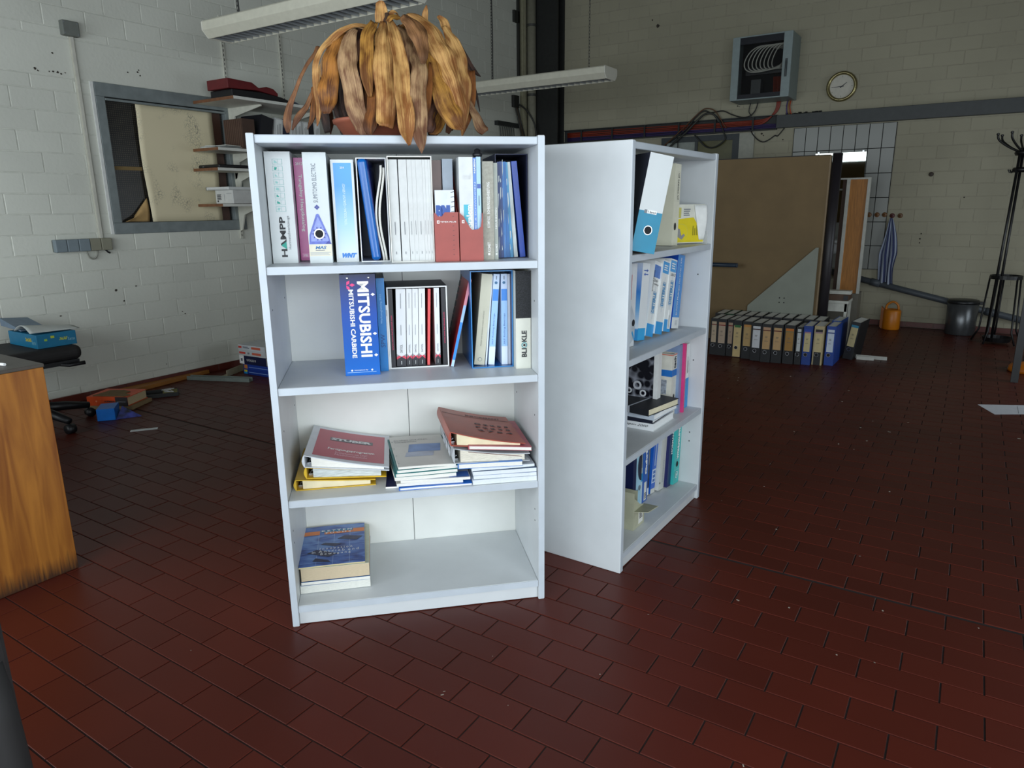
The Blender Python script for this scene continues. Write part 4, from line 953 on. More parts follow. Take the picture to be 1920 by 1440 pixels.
def lying(name, u, v, z, W, D, h, yaw, cover, pages, label, cat='book', spine=True):
    root = obj(name, MB().box(0, W, 0, D, 0, .0018).box(0, W, 0, D, h - .0018, h).box(0, .0018, 0, D, .0018, h - .0018), cover, None, lie('B', 3, u, v, z, yaw))
    obj('page_block', MB().box(.002, W - .003, .003, D - .003, .0019, h - .0019), pages, root)
    return tag(root, label, cat)
WB = mt((232, 234, 236), .4, var=.01)
o = lying('book', .366, .046, Z3b, .208, .30, .030, 0, WB, mt((236, 238, 238), .7, var=.03, scale=100, stretch=(1, 1, 12)), 'thick white book lying at the bottom of the pile on the third shelf')
text(o, 'Typen 2000', (-.001, .13, .010), (0, -.10, 0), (0, 0, .012), INK, 0, slant=.1)
lying('book', .362, .050, Z3b + .0308, .200, .30, .017, 1, mt((22, 26, 44), .4), mt((236, 238, 238), .7, var=.03), 'white book with black spine second in the pile on the third shelf')
lying('book', .350, .040, Z3b + .0486, .212, .30, .022, -3, mt((196, 206, 218), .4, var=.05), mt((238, 240, 240), .7, var=.03), 'white book with pale blue cover under the black notebook')
o = lying('notebook', .320, .050, Z3b + .0714, .220, .28, .026, -9, mt((32, 34, 40), .5, var=.06), mt((226, 218, 188), .8, var=.05), 'black notebook with cream page edges on top of the pile', 'notebook')
obj('elastic_band', MB().box(-.0006, .2206, .085, .091, -.0006, .0266), mt((190, 196, 206), .5), o)

# lowest shelf of the sideways bookcase
def low(u1, wd, h, lean, v, cover, label, cat='catalogue', dep=.22): return book(cat, frame('B', 4, u1 - wd, v, lean=lean, w=wd), wd, h, dep, cover, label, 'binder' if 'binder' in cat else 'book')
BOXG = mt((176, 176, 152), .6, var=.06)
bx_ = obj('cardboard_file', MB().box(0, .002, 0, .23, 0, .15).box(.098, .1, .03, .23, 0, .12).box(.002, .098, .0, .23, 0, .002).box(.002, .098, .228, .23, .002, .24), BOXG, None, lie('B', 4, .205, .045, ZS[4] + .0005))
obj('front_wall', MB().prism([(.002, 0, .002), (.098, 0, .002), (.098, 0, .075), (.055, 0, .090), (.002, 0, .130)], (0, .002, 0)), BOXG, bx_)
obj('torn_flap', MB().hexa([(.002, 0, .075), (.098, 0, .075), (.098, .002, .077), (.002, .002, .077), (.008, -.055, .085), (.090, -.06, .080), (.090, -.058, .082), (.008, -.053, .087)]), BOXG, bx_)
patch(bx_, .045, .082, .012, .062, mt((226, 226, 220), .5, var=0), 'paper_sticker'); lines(bx_, .05, .078, .03, .055, 4, INK)
tag(bx_, 'torn grey cardboard file at the left of the lowest shelf', 'file box')
book('catalogue', frame('B', 4, .312, .100), .03, .26, .2, NAVY, 'dark navy catalogue behind the torn cardboard file', group=None)
o = low(.432, .064, .268, 0, .118, mt((168, 212, 232), .4, var=.05), 'pale blue file with a big dark round cutout', 'magazine_file')
spoly(o, [(.064 - .036*math.sin(q)*1.0, .175 + .062*math.cos(q)) for q in [i*PI/14 for i in range(15)]], mt((24, 30, 52), .5, var=0), 'round_cutout', -2*EPS)
for cx in (.022, .048): spoly(o, disc_pts(cx, .085 - .01*(cx < .03), .011), mt((120, 130, 136), .5, var=.1), 'finger_hole', -2*EPS)
patch(o, .004, .03, .0, .04, CYAN, 'blue_foot')
o = low(.453, .019, .262, 0, .122, mt((206, 216, 208), .4), 'slim pale green white catalogue beside the pale blue file')
patch(o, 0, .019, .1, .135, CYAN, 'blue_band'); patch(o, 0, .019, 0, .1, mt((190, 214, 226), .4, var=0), 'pale_foot'); lines(o, .004, .015, .16, .255, 3, INK, vertical=True, ragged=.3, thin=.35)
o = low(.508, .052, .272, .8, .122, mt((28, 92, 180), .35, var=.04), 'blue catalogue with large white lettering on the lowest shelf')
stext(o, 'Guhring', .018, .042, .118, .262, 'up', PWHITE, .06); patch(o, .018, .04, .006, .085, mt((226, 226, 216), .5, var=0), 'white_sticker'); lines(o, .020, .038, .012, .04, 4, INK, y=-2.5*EPS)
o = low(.552, .040, .270, 1.6, .134, mt((52, 58, 66), .4, var=.04), 'dark grey book with a white foot on the lowest shelf')
lines(o, .024, .030, .14, .25, 1, mt((190, 196, 206), .5, var=0), vertical=True, ragged=.05); patch(o, .006, .036, .004, .036, PWHITE, 'white_foot'); patch(o, 0, .04, .045, .075, NAVY, 'navy_band')
o = low(.600, .044, .272, 6.5, .128, mt((30, 96, 196), .35, var=.04), 'royal blue catalogue with three white squares near its foot')
patch(o, 0, .044, 0, .02, mt((214, 214, 206), .5, var=0), 'white_foot'); patch(o, .004, .04, .045, .105, mt((200, 214, 232), .4, var=0), 'logo_column'); [patch(o, .012, .033, .050 + .018*k, .062 + .018*k, mt((60, 100, 170), .4, var=0), 'logo_square', -2*EPS) for k in range(3)]; lines(o, .014, .030, .12, .235, 2, mt((180, 206, 240), .5, var=0), vertical=True)
o = low(.662, .058, .268, 6.0, .112, mt((206, 208, 202), .4, var=.02), 'pale grey binder with a small black dot at its foot', 'binder'); spoly(o, disc_pts(.010, .032, .004), INK, 'black_dot', -2*EPS); lines(o, .030, .042, .03, .13, 14, LGREY, ragged=.1); lines(o, .032, .038, .225, .25, 1, INK, vertical=True)
o = low(.704, .040, .272, 4.6, .098, mt((28, 34, 92), .4, var=.04), 'navy book with white lettering left of the turquoise binder'); stext(o, 'HORMANDI', .018, .036, .145, .262, 'up', PWHITE, .03)
o = low(.768, .062, .272, 3.6, .086, mt((60, 186, 182), .4, var=.03), 'turquoise binder with white capitals WOHLHAUPTER', 'binder')
stext(o, 'WOHLHAUPTER', .020, .042, .112, .290 - .022, 'up', PWHITE, .06); finger_hole(o, .031, .088, .0125, False); spoly(o, disc_pts(.030, .040, .0155, 24), PWHITE, 'round_logo', -2*EPS); spoly(o, disc_pts(.030, .040, .0125, 24), mt((60, 186, 182), .4, var=0), 'round_logo_field', -2.5*EPS); stext(o, 'W', .022, .038, .034, .046, 'flat', PWHITE, .06, y=-3*EPS); patch(o, 0, .062, .0625, .0635, mt((150, 220, 216), .5, var=0), 'hair_line')
# ------------------------------------------------------------------ dried plant on the bookcase
LEAVES=[
 (0,[(332,200,1760,8),(301,187,1759,12),(266,176,1747,16),(228,167,1717,18),(197,159,1685,16),(183,152,1654,16),(177,147,1613,17),(180,143,1562,18),(180,141,1516,13),(174,140,1483,2)]),
 (1,[(185,260,1715,14),(173,244,1691,12),(147,231,1654,12),(133,220,1626,9),(114,211,1584,12),(92,205,1536,21),(85,201,1496,21),(87,200,1470,8)]),
 (1,[(173,240,1615,5),(161,222,1584,11),(143,210,1548,16),(114,202,1510,16),(99,200,1478,5)]),
 (2,[(265,190,1740,24),(240,162,1704,39),(225,140,1662,43),(215,122,1610,47),(208,110,1558,47),(205,103,1527,34),(204,100,1512,16)]),
 (3,[(293,170,1747,16),(276,138,1717,39),(267,111,1670,47),(268,89,1630,48),(276,72,1566,49),(288,60,1503,44),(298,52,1470,31),(300,50,1452,13)]),
 (4,[(299,180,1717,19),(300,163,1669,29),(301,153,1616,29),(303,150,1565,16)]),
 (5,[(349,180,1765,19),(331,132,1725,32),(323,98,1669,35),(322,77,1604,31),(325,70,1552,10)]),
 (6,[(352,140,1665,16),(339,96,1596,29),(334,65,1541,36),(320,46,1477,31),(318,40,1452,10)]),
 (7,[(306,200,1756,24),(304,178,1721,27),(304,170,1670,29)]),
 (0,[(380,190,1770,25),(372,138,1734,37),(367,96,1691,42),(366,62,1629,48),(366,39,1555,48),(364,25,1488,45),(362,20,1472,33)]),
 (0,[(390,190,1774,12),(397,130,1739,24),(405,80,1683,32),(411,38,1612,37),(412,6,1537,40),(416,-17,1465,38),(419,-30,1424,12),(419,-35,1419,1)]),
 (3,[(412,180,1758,16),(427,136,1735,28),(433,105,1703,27),(436,86,1663,21),(435,80,1622,9)]),
 (3,[(451,160,1727,25),(457,99,1680,34),(461,49,1629,39),(453,10,1566,42),(450,-18,1493,39),(451,-34,1435,30),(452,-40,1398,1)]),
 (8,[(429,150,1781,19),(445,107,1757,40),(462,73,1728,48),(470,49,1687,33),(472,35,1654,24),(469,30,1633,9)]),
 (0,[(441,190,1793,19),(479,156,1771,38),(509,126,1733,53),(530,102,1689,56),(548,84,1637,51),(564,71,1583,41),(577,63,1518,30),(577,60,1470,6)]),
 (5,[(491,140,1710,6),(502,106,1663,31),(513,79,1612,47),(528,57,1558,56),(546,42,1507,53),(563,33,1477,28),(570,30,1466,6)]),
 (0,[(549,200,1768,16),(568,179,1732,36),(584,161,1696,42),(592,146,1649,42),(598,135,1603,36),(597,127,1542,26),(588,122,1490,16),(582,120,1457,3)]),
 (0,[(370,200,1769,30),(370,200,1797,30),(370,200,1817,23),(370,200,1827,6)]),
 (0,[(495,220,1784,16),(497,220,1806,14),(501,220,1825,2)]),
 (0,[(560,220,1749,20),(552,231,1775,26),(540,238,1796,20),(537,240,1804,2)]),
 (7,[(600,260,1722,13),(621,271,1691,14),(641,278,1661,14),(664,280,1646,2)]),
 (7,[(611,250,1693,8),(627,250,1650,10),(643,250,1597,10),(655,250,1541,2)]),
 (3,[(610,200,1578,4),(619,182,1552,15),(633,170,1517,27),(649,162,1485,32),(657,160,1473,20)]),
 (4,[(525,150,1604,19),(509,124,1564,35),(496,105,1523,44),(488,94,1483,35),(485,90,1464,13)]),
 (6,[(494,90,1648,6),(488,59,1589,14),(479,38,1534,15),(466,24,1489,14),(452,20,1457,2)]),
 (5,[(422,200,1787,13),(406,178,1784,19),(393,164,1775,15),(384,160,1765,9)]),
 (0,[(417,220,1797,6),(404,205,1798,14),(391,200,1786,13)]),
 (5,[(538,160,1560,19),(520,127,1511,35),(504,107,1478,32),(484,100,1464,9)]),
 (6,[(562,150,1529,20),(552,128,1496,26),(540,120,1465,10)]),
 (6,[(623,220,1651,20),(622,198,1582,23),(608,184,1518,20),(590,180,1466,3)]),
 (7,[(256,200,1610,24),(249,167,1567,40),(250,147,1526,45),(251,140,1499,21)]),
 (7,[(198,240,1655,16),(190,218,1599,24),(188,204,1532,30),(198,200,1471,16)]),
 (6,[(165,220,1599,13),(161,209,1550,16),(155,202,1510,13),(142,200,1480,2)]),
]
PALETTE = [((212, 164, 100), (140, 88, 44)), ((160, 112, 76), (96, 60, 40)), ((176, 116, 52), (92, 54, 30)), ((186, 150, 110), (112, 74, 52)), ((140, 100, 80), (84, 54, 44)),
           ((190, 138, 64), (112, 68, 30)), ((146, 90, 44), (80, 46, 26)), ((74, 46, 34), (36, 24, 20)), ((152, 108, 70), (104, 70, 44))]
def leaf_mat(i):
    c1, c2 = PALETTE[i]
    m = bpy.data.materials.new('dried_leaf'); m.use_nodes = True
    nt = m.node_tree; b = nt.nodes['Principled BSDF']; b.inputs['Roughness'].default_value = .55; b.inputs['Specular IOR Level'].default_value = .35
    uv = nt.nodes.new('ShaderNodeUVMap'); mp = nt.nodes.new('ShaderNodeMapping'); mp.inputs['Scale'].default_value = (7, .22, 1)
    n1 = nt.nodes.new('ShaderNodeTexNoise'); n1.inputs['Scale'].default_value = 3.0; n1.inputs['Detail'].default_value = 8; n1.inputs['Roughness'].default_value = .65
    oi = nt.nodes.new('ShaderNodeObjectInfo'); ad = nt.nodes.new('ShaderNodeVectorMath'); ad.operation = 'ADD'
    cb = nt.nodes.new('ShaderNodeCombineXYZ'); ms = nt.nodes.new('ShaderNodeMath'); ms.operation = 'MULTIPLY'; ms.inputs[1].default_value = 37.0
    nt.links.new(oi.outputs['Random'], ms.inputs[0]); nt.links.new(ms.outputs[0], cb.inputs[0]); nt.links.new(ms.outputs[0], cb.inputs[1])
    nt.links.new(uv.outputs[0], mp.inputs[0]); nt.links.new(mp.outputs[0], ad.inputs[0]); nt.links.new(cb.outputs[0], ad.inputs[1]); nt.links.new(ad.outputs[0], n1.inputs['Vector'])
    n2 = nt.nodes.new('ShaderNodeTexNoise'); n2.inputs['Scale'].default_value = 2.2; n2.inputs['Detail'].default_value = 4
    ad2 = nt.nodes.new('ShaderNodeVectorMath'); ad2.operation = 'ADD'; nt.links.new(uv.outputs[0], ad2.inputs[0]); nt.links.new(cb.outputs[0], ad2.inputs[1]); nt.links.new(ad2.outputs[0], n2.inputs['Vector'])
    mx = nt.nodes.new('ShaderNodeMath'); mx.operation = 'MULTIPLY_ADD'; mx.inputs[1].default_value = .55; nt.links.new(n2.outputs['Fac'], mx.inputs[0])
    m2 = nt.nodes.new('ShaderNodeMath'); m2.operation = 'MULTIPLY'; m2.inputs[1].default_value = .5; nt.links.new(n1.outputs['Fac'], m2.inputs[0]); nt.links.new(m2.outputs[0], mx.inputs[2])
    rp = nt.nodes.new('ShaderNodeValToRGB'); rp.color_ramp.elements[0].position = .42; rp.color_ramp.elements[1].position = .585
    av = nt.nodes.new('ShaderNodeAttribute'); av.attribute_name = 'tip'
    sb = nt.nodes.new('ShaderNodeMath'); sb.operation = 'MULTIPLY_ADD'; sb.inputs[1].default_value = -.13; nt.links.new(av.outputs['Fac'], sb.inputs[0]); nt.links.new(mx.outputs[0], sb.inputs[2]); mx = sb
    rp.color_ramp.elements[0].color = [lin(x) for x in c2] + [1]; rp.color_ramp.elements[1].color = [lin(x) for x in c1] + [1]
    nt.links.new(mx.outputs[0], rp.inputs[0]); nt.links.new(rp.outputs[0], b.inputs['Base Color'])
    bp = nt.nodes.new('ShaderNodeBump'); bp.inputs['Strength'].default_value = .9; bp.inputs['Distance'].default_value = .004; nt.links.new(n1.outputs['Fac'], bp.inputs['Height']); nt.links.new(bp.outputs[0], b.inputs['Normal'])
    return m
LEAF_M = [leaf_mat(i) for i in range(len(PALETTE))]
plant = empty('potted_plant', MA @ TR(.38, .20, 1.4475))
tag(plant, 'dried out plant with drooping brown leaves in a terracotta pot on the bookcase', 'plant')
POT = mt((150, 84, 62), .6, var=.06)
obj('pot', MB().lathe([(0, 0), (.092, 0), (.098, .004), (.122, .046), (.129, .048), (.131, .057), (.124, .058), (.118, .052), (.09, .02), (0, .02)], 40, (-.035, 0, 0)), POT, plant, smooth=True)
obj('soil', MB().lathe([(0, .03), (.112, .03), (.118, .044), (0, .046)], 30, (-.035, 0, 0)), mt((50, 36, 28), .9, var=.3), plant)
tk = MB()
for (dx, dy) in ((0, 0), (.025, .012), (-.02, .02), (.01, -.022)): tk.tube([(dx, dy, .02), (dx*1.3, dy*1.3, .15), (dx*.7 + .004, dy*.7, .29), (dx*.5, dy*.5, .345)], [.018, .015, .013, .006], 8)
obj('stem', tk, mt((70, 48, 34), .8, var=.2), plant, smooth=True)
def catmull(P, n):
    out = []; m = len(P)
    for i in range(m - 1):
        p0, p1, p2, p3 = P[max(i-1, 0)], P[i], P[i+1], P[min(i+2, m-1)]
        for k in range(n):
            t = k / n
            out.append([.5*((2*b) + (c-a)*t + (2*a-5*b+4*c-d)*t*t + (3*b-a-3*c+d)*t**3) for a, b, c, d in zip(p0, p1, p2, p3)])
    out.append(list(P[-1])); return out
def leaf(pts, ci, fold=.22, seed=0, face=None, wk=1.0):
    """pts: (x, y, z, width) in plant space; a cupped ribbon with a raised midrib and curled rims"""
    rnd = random.Random(seed); Q = catmull(pts, 5); n = len(Q); K = 10; sg = rnd.choice((-1, -1, 1)); pa, pb = rnd.uniform(.05, .12), rnd.uniform(0, 6); tips = []
    ctr = Vector((0, 0, .13)); mb = MB(); uvs = []; L = 0; ph = rnd.uniform(0, 6); prevS = None
    for i, q in enumerate(Q):
        p = Vector(q[:3]); a = Vector(Q[max(i-1, 0)][:3]); b = Vector(Q[min(i+1, n-1)][:3])
        t = (b - a).normalized(); nrm = (p - ctr).normalized(); nrm = nrm * .35 + face * .8 if face is not None else nrm; nrm = (nrm - t * nrm.dot(t)); nrm = nrm.normalized() if nrm.length > 1e-4 else t.orthogonal()
        s = t.cross(nrm).normalized()
        if prevS is not None and s.dot(prevS) < 0: s = -s
        prevS = s; nrm = s.cross(t).normalized()
        if nrm.dot(face if face is not None else p - ctr) < 0: nrm = -nrm
        if i: L += (p - Vector(Q[i-1][:3])).length
        w = max(.0012, q[3] / 2 * wk)
        for j in range(K + 1):
            e = -1 + 2 * j / K
            prof = sg * fold * 1.5 * w * abs(e) ** 1.1 + pa * w * math.cos(e * 3.6 * PI + pb + .05 * i) + .16 * w * math.sin(i * .45 + ph) * e + .10 * w * math.sin(i * .9 + ph * 2)
            mb.v.append(tuple(p + s * (w * e * (1 + .07 * math.sin(i * .7 + ph + e * 2))) + nrm * prof)); uvs.append((e * .5 * min(1, w / .02) + .5, L * 8)); tips.append(max(0, i / (n - 1) - .45) / .55)
    for i in range(n - 1):
        for j in range(K):
            a = i * (K + 1) + j; mb.f.append([a, a + 1, a + K + 2, a + K + 1])
    me = mb.mesh('leaf', LEAF_M[ci], True)
    ul = me.uv_layers.new(name='UVMap')
    for l in me.loops: ul.data[l.index].uv = uvs[l.vertex_index]
    at = me.attributes.new('tip', 'FLOAT', 'POINT')
    for k_, v_ in enumerate(tips): at.data[k_].value = v_
    o = put('leaf', me, plant)
    md = o.modifiers.new('thickness', 'SOLIDIFY'); md.thickness = .0012; md.offset = 0
    return o
for i, (ci, pts) in enumerate(LEAVES):
    leaf([(u/1000 - .38, v/1000 - .20, z/1000 - 1.4475, w/1000) for u, v, z, w in pts], ci, .18 + .1 * (i % 3), i, Vector((-.05, -1, .12)), 1.13)
rnd = random.Random(9)
for k in range(13):                                   # added leaves, coloured dark for the shadow between the front ones
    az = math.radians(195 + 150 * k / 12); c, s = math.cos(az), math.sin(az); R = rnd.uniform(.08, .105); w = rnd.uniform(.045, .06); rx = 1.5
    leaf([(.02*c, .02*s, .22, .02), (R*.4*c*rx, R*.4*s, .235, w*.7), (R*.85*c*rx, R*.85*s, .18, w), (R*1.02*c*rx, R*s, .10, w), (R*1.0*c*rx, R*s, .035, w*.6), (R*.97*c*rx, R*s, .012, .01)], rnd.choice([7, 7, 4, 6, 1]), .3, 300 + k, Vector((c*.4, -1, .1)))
rnd = random.Random(3)
for k in range(34):                                   # inner and rear leaves of the clump
    inner = k < 16
    az = (k / 16 * 2 * PI + .2) if inner else (math.radians(5) + (k - 16) / 17 * math.radians(170))
    R = rnd.uniform(.06, .10) if inner else rnd.uniform(.17, .22)
    top = rnd.uniform(.20, .26) if inner else rnd.uniform(.28, .33)
    end = rnd.uniform(.05, .12) if inner else rnd.uniform(.02, .10)
    w = rnd.uniform(.030, .045); c, s = math.cos(az), math.sin(az)
    P = [(.02*c, .02*s, top - .03, .014), (R*.45*c, R*.45*s, top, w*.8), (R*.85*c, R*.85*s, top - .05, w), (R*c, R*s, top*.6 + end*.4 - .01, w*1.05), (R*1.0*c, R*1.0*s, end + .04, w*.9), (R*.96*c, R*.96*s, end, .006)]
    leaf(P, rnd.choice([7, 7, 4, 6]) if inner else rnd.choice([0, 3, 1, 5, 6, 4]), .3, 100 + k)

# ------------------------------------------------------------------ hanging lamps
LAMPW = mt((206, 203, 186), .45, var=.03)
def chain(parent, x, y, z0, z1, cord=False):
    mb = MB(); n = int((z1 - z0) / .026)
    for k in range(n):
        zc = z0 + .013 + k * .026; pts = []
        for i in range(8):
            q = 2*PI*i/8; a, b = .0065*math.cos(q), .0165*math.sin(q)
            pts.append((x + (a if k % 2 else 0), y + (0 if k % 2 else a), zc + b))
        mb.tube(pts, .0019, 5, closed=True)
    obj('chain', mb, mt((84, 84, 80), .4, .7, var=0), parent)
    if cord: obj('power_cord', MB().tube([(x + .012, y, z0 - .05), (x + .010, y, z0 + .05)] + [(x + .010 + .003*math.sin(k), y, z0 + .15 + k*.15) for k in range(int((z1-z0-.15)/.15)+1)], .005, 6), mt((44, 44, 44), .6), parent)
def luminaire(x0, x1, y, z, label, chains):
    t = empty('pendant_luminaire', loc=(x0, y, z)); L = x1 - x0
    sec = [(-.115, .105), (.115, .105), (.125, .095), (.125, .048), (.085, .004), (-.085, .004), (-.125, .048), (-.125, .095)]
    body = MB().prism([(0, a, b) for a, b in sec[:5] + [(.078, .004), (.078, .036), (-.078, .036), (-.078, .004)] + sec[5:]], (L, 0, 0)); obj('housing', body, LAMPW, t, bev=.003)
    for xx in (-.012, L): obj('end_cap', MB().prism([(xx, a * 1.01, b * 1.01) for a, b in sec], (.012, 0, 0)), mt((214, 212, 198), .45, var=.02), t, bev=.004)
    obj('reflector', MB().box(.02, L - .02, -.0775, .0775, .0335, .0355), mt((40, 44, 50), .35, .3, var=.05), t)
    n = int(L / .06); lm = MB().box(-.002, .002, -.077, .077, .005, .033).mesh('louvre_fin', mt((176, 180, 184), .3, .5, var=0))
    for k in range(n):
        o = put('louvre_fin', lm, t); o.location = (.03 + (L - .06) * k / (n - 1), 0, 0)
    for c in chains: chain(t, c - x0, 0, .105, ZC - z - .01, True if c == chains[0] else False)
    tag(t, label, 'lamp')
luminaire(-4.213, -2.612, 3.13, 2.30, 'long white hanging lamp at the upper left, above the wall shelves', [-4.02, -2.85])
luminaire(-4.36, -2.80, 5.93, 2.30, 'long white hanging lamp behind the dried plant with its end cap in view', [-4.02, -3.00])

# ------------------------------------------------------------------ left wall fittings
BOXGR = mt((112, 116, 110), .6, var=.05)
jb = obj('junction_box', MB().box(0, .045, 0, .104, 0, .088), BOXGR, None, TR(XL + .001, 2.540, 2.335), bev=.006)
for (y, z) in ((.012, .012), (.092, .012), (.012, .076), (.092, .076)):
    o = obj('screw', MB().lathe([(.004, 0), (.004, .001), (0, .0016)], 8), GREY, jb); o.matrix_local = TR(.045, y, z) @ RY(PI/2)
tag(jb, 'small grey junction box high on the left wall', 'junction box')
cd = obj('cable_trunking', MB().box(0, .014, -.013, .013, 0, 1.254), mt((190, 188, 174), .6, var=.04), None, TR(XL + .001, 2.602, 1.080), bev=.002)
obj('trunking_lid', MB().box(.014, .0165, -.009, .009, 0, 1.254), mt((204, 202, 190), .6, var=.04), cd)
tag(cd, 'narrow white cable trunking running down from the junction box', 'cable duct')
so_ = empty('socket_strip', loc=(XL + .001, 2.288, 1.0))
for k in range(5):
    c = obj('socket_cover', MB().box(0, .042 + (.004 if k < 3 else 0), .0735*k + .001, .0735*k + .0725, 0, .080), mt((122, 134, 140) if k < 3 else (138, 136, 118), .5, var=.03), so_, bev=.005)
obj('back_plate', MB().box(-.0005, .012, 0, .368, .002, .078), BOXGR, so_)
obj('cable_loop', MB().tube([(.02, .20 + .035*math.cos(q) + .035, -.0 + .055*min(0, math.sin(q))) for q in [PI + i*PI/10 for i in range(11)]], .0055, 8), mt((150, 150, 140), .6), so_, smooth=True)
obj('cable_stub', MB().tube([(.02, .325, .003), (.022, .338, -.014), (.024, .352, -.022)], .006, 8), BLACK, so_)
tag(so_, 'row of five grey wall sockets below the trunking', 'socket')
# wall shelving on uprights
rail = empty('wall_shelving', loc=(XL + .001, 3.72, 1.0))
RM = mt((206, 205, 192), .5, var=.04)
for y in (0, .55):
    r = obj('upright', MB().box(0, .012, y - .012, y + .012, .03, 1.68), RM, rail)
    sl = MB()
    for k in range(50): sl.box(.0118, .0124, y - .003, y + .003, .05 + k*.032, .068 + k*.032)
    obj('slots', sl, mt((46, 44, 40), .7, var=0), r)
for (z, dep, y0, y1) in ((1.030, .470, -.305, .85), (.690, .300, -.35, .85), (.548, .292, -.365, .85), (.291, .300, -.360, .85)):
    s = obj('shelf_board', MB().box(.012, .012 + dep, y0, y1, z - .010, z + .010), mt((222, 222, 214), .5, var=.03), rail)
    obj('wooden_end', MB().box(.012, .012 + dep - .001, y0 - .0015, y0, z - .010, z + .010), mt((124, 82, 54), .6, var=.12, scale=40), s)
    for y in (0, .55): obj('bracket', MB().prism([(.012, y - .006, z - .010), (.012 + dep * .8, y - .006, z - .010), (.012 + dep * .8, y - .006, z - .022), (.075, y - .006, z - .075), (.034, y - .006, z - .19), (.012, y - .006, z - .20)], (0, .012, 0)), RM, rail)
tag(rail, 'white wall shelving on slotted uprights beside the window', 'shelf')
S1, S2, S3, S4 = 2.0405, 1.7005, 1.5585, 1.3015
def W(x, y, z, a=0): return TR(XL + x, y, z) @ RZ(a)
rc = obj('red_case', MB().prism([(0, 0, .0), (0, .26, .012), (0, .44, -.010), (0, .44, .012), (0, .40, .040), (0, .34, .048), (0, .27, .030), (0, .21, .062), (0, 0, .068)], (.24, 0, 0)), mt((104, 26, 30), .45, var=.08), None, W(.16, 3.44, S1 + .060), bev=.004)
tag(rc, 'dark red case with a stepped outline on the top wall shelf', 'case')
bc = obj('black_case', MB().prism([(0, 0, 0), (0, .56, 0), (0, .56, .02), (0, .44, .048), (0, .26, .062), (0, .0, .058)], (.25, 0, 0)), BLACK, None, W(.15, 3.47, S1 + .0005), bev=.004)
tag(bc, 'black flat case under the dark red one on the top wall shelf', 'case')
bg = MB().grid(lambda u, v: (.05 + .2*u, .16*v, .05*math.sin(u*PI)*math.sin(v*PI) + .002), 10, 10); bgo = obj('plastic_bag', bg, mt((30, 76, 130), .3, var=.25, scale=20), None, W(.12, 4.03, S1 + .003), smooth=True, solid=.003)
tag(bgo, 'crumpled blue plastic bag on the top wall shelf', 'bag')
# files standing on the second wall shelf
o = obj('ribbed_box', MB().box(0, .22, 0, .11, 0, .22), mt((78, 58, 48), .6), None, W(.06, 3.62, S2 + .001)); tag(o, 'brown ribbed box standing left on the second wall shelf', 'box')
rb_ = MB()
for k in range(10): rb_.box(.006 + k*.0215, .016 + k*.0215, -.003, 0, .004, .216)
obj('rib', rb_, mt((92, 68, 56), .6), o); tag(o.children[0], kind='stuff')
WF = [(3.742, .11, 14, (28, 28, 34), 'black leaning binder on the second wall shelf'), (3.895, .075, 8, (196, 198, 196), 'white binder with dark ring hole on the second wall shelf'), (3.985, .06, 4, (30, 36, 60), 'dark navy binder on the second wall shelf'), (4.055, .06, 3, (206, 206, 200), 'white binder left of the striped files on the second wall shelf'), (4.125, .06, 2, (190, 192, 190), 'pale grey binder with lined label on the second wall shelf'), (4.195, .06, 1, (200, 202, 200), 'white binder with lined label on the second wall shelf'), (4.262, .05, 0, (24, 26, 34), 'black binder among the white ones on the second wall shelf'), (4.318, .065, 0, (204, 206, 204), 'white binder at the far end of the second wall shelf')]
for (y, wd, ln, c, lab) in WF:
    M_ = W(.285, y, S2 + .001, PI/2) @ (TR(wd, 0, 0) @ RY(math.radians(ln)) @ TR(-wd, 0, 0) if ln else Matrix())
    o = book('binder', M_, wd, .245, .25, mt(c, .5, var=.04), lab, 'binder', top=.02, t=.003)
    if sum(c) > 400: patch(o, .012, wd - .012, .07, .235, mt((226, 228, 226), .5, var=0), 'label_strip'); lines(o, .016, wd - .016, .09, .22, 3, INK, vertical=True, thin=.25, y=-2*EPS); spoly(o, disc_pts(wd/2, .045, .010), HOLE, 'finger_hole', -2*EPS)
for i, (x, y, a, c) in enumerate(((.05, 3.40, .05, (206, 206, 198)), (.03, 3.42, -.08, (176, 180, 178)), (.06, 3.44, .15, (214, 214, 206)))):
    o = obj('paper_sheaf', block(.21, .30, lambda x: 0, lambda x: .006 + .002*math.sin(x*20 + i), 8), mt(c, .7, var=.1), None, W(x, y, S2 + .001 + .009*i, a))
    tag(o, ('lowest loose paper sheaf on the second wall shelf', 'grey loose paper sheaf in the middle of the pile on the second wall shelf', 'topmost loose paper sheaf on the second wall shelf')[i], 'papers')
lp = obj('black_folder', MB().box(0, .25, 0, .34, 0, .024), BLACK, None, W(.03, 3.385, S3 + .001), bev=.008, seg=3); tag(lp, 'flat black folder lying on the third wall shelf', 'folder')
obj('side_button', MB().box(.05, .07, -.001, .0, .008, .012), GREY, lp)
cb_ = obj('carton', MB().box(0, .21, 0, .27, 0, .098), mt((206, 206, 202), .6, var=.04), None, W(.135, 3.43, S4 + .001), bev=.003); tag(cb_, 'white carton with a barcode sticker on the lowest wall shelf', 'box')
for k in range(5): obj('barcode_line', MB().box(.02, .07 - .008*(k % 2), -.0012, 0, .062 - k*.008, .067 - k*.008), INK, cb_)
obj('barcode_block', MB().box(.02, .035, -.0012, 0, .012, .024), INK, cb_); lines(cb_, .13, .2, .07, .075, 1, GREY, y=-.001); obj('sticker_line', MB().box(.105, .106, -.0012, 0, .02, .07), GREY, cb_)
wb_ = obj('white_binder', MB().box(0, .27, 0, .30, 0, .022), mt((214, 216, 214), .5, var=.03), None, W(.06, 3.41, S4 + .100), bev=.002); tag(wb_, 'flat white binder lying on the white carton', 'binder')
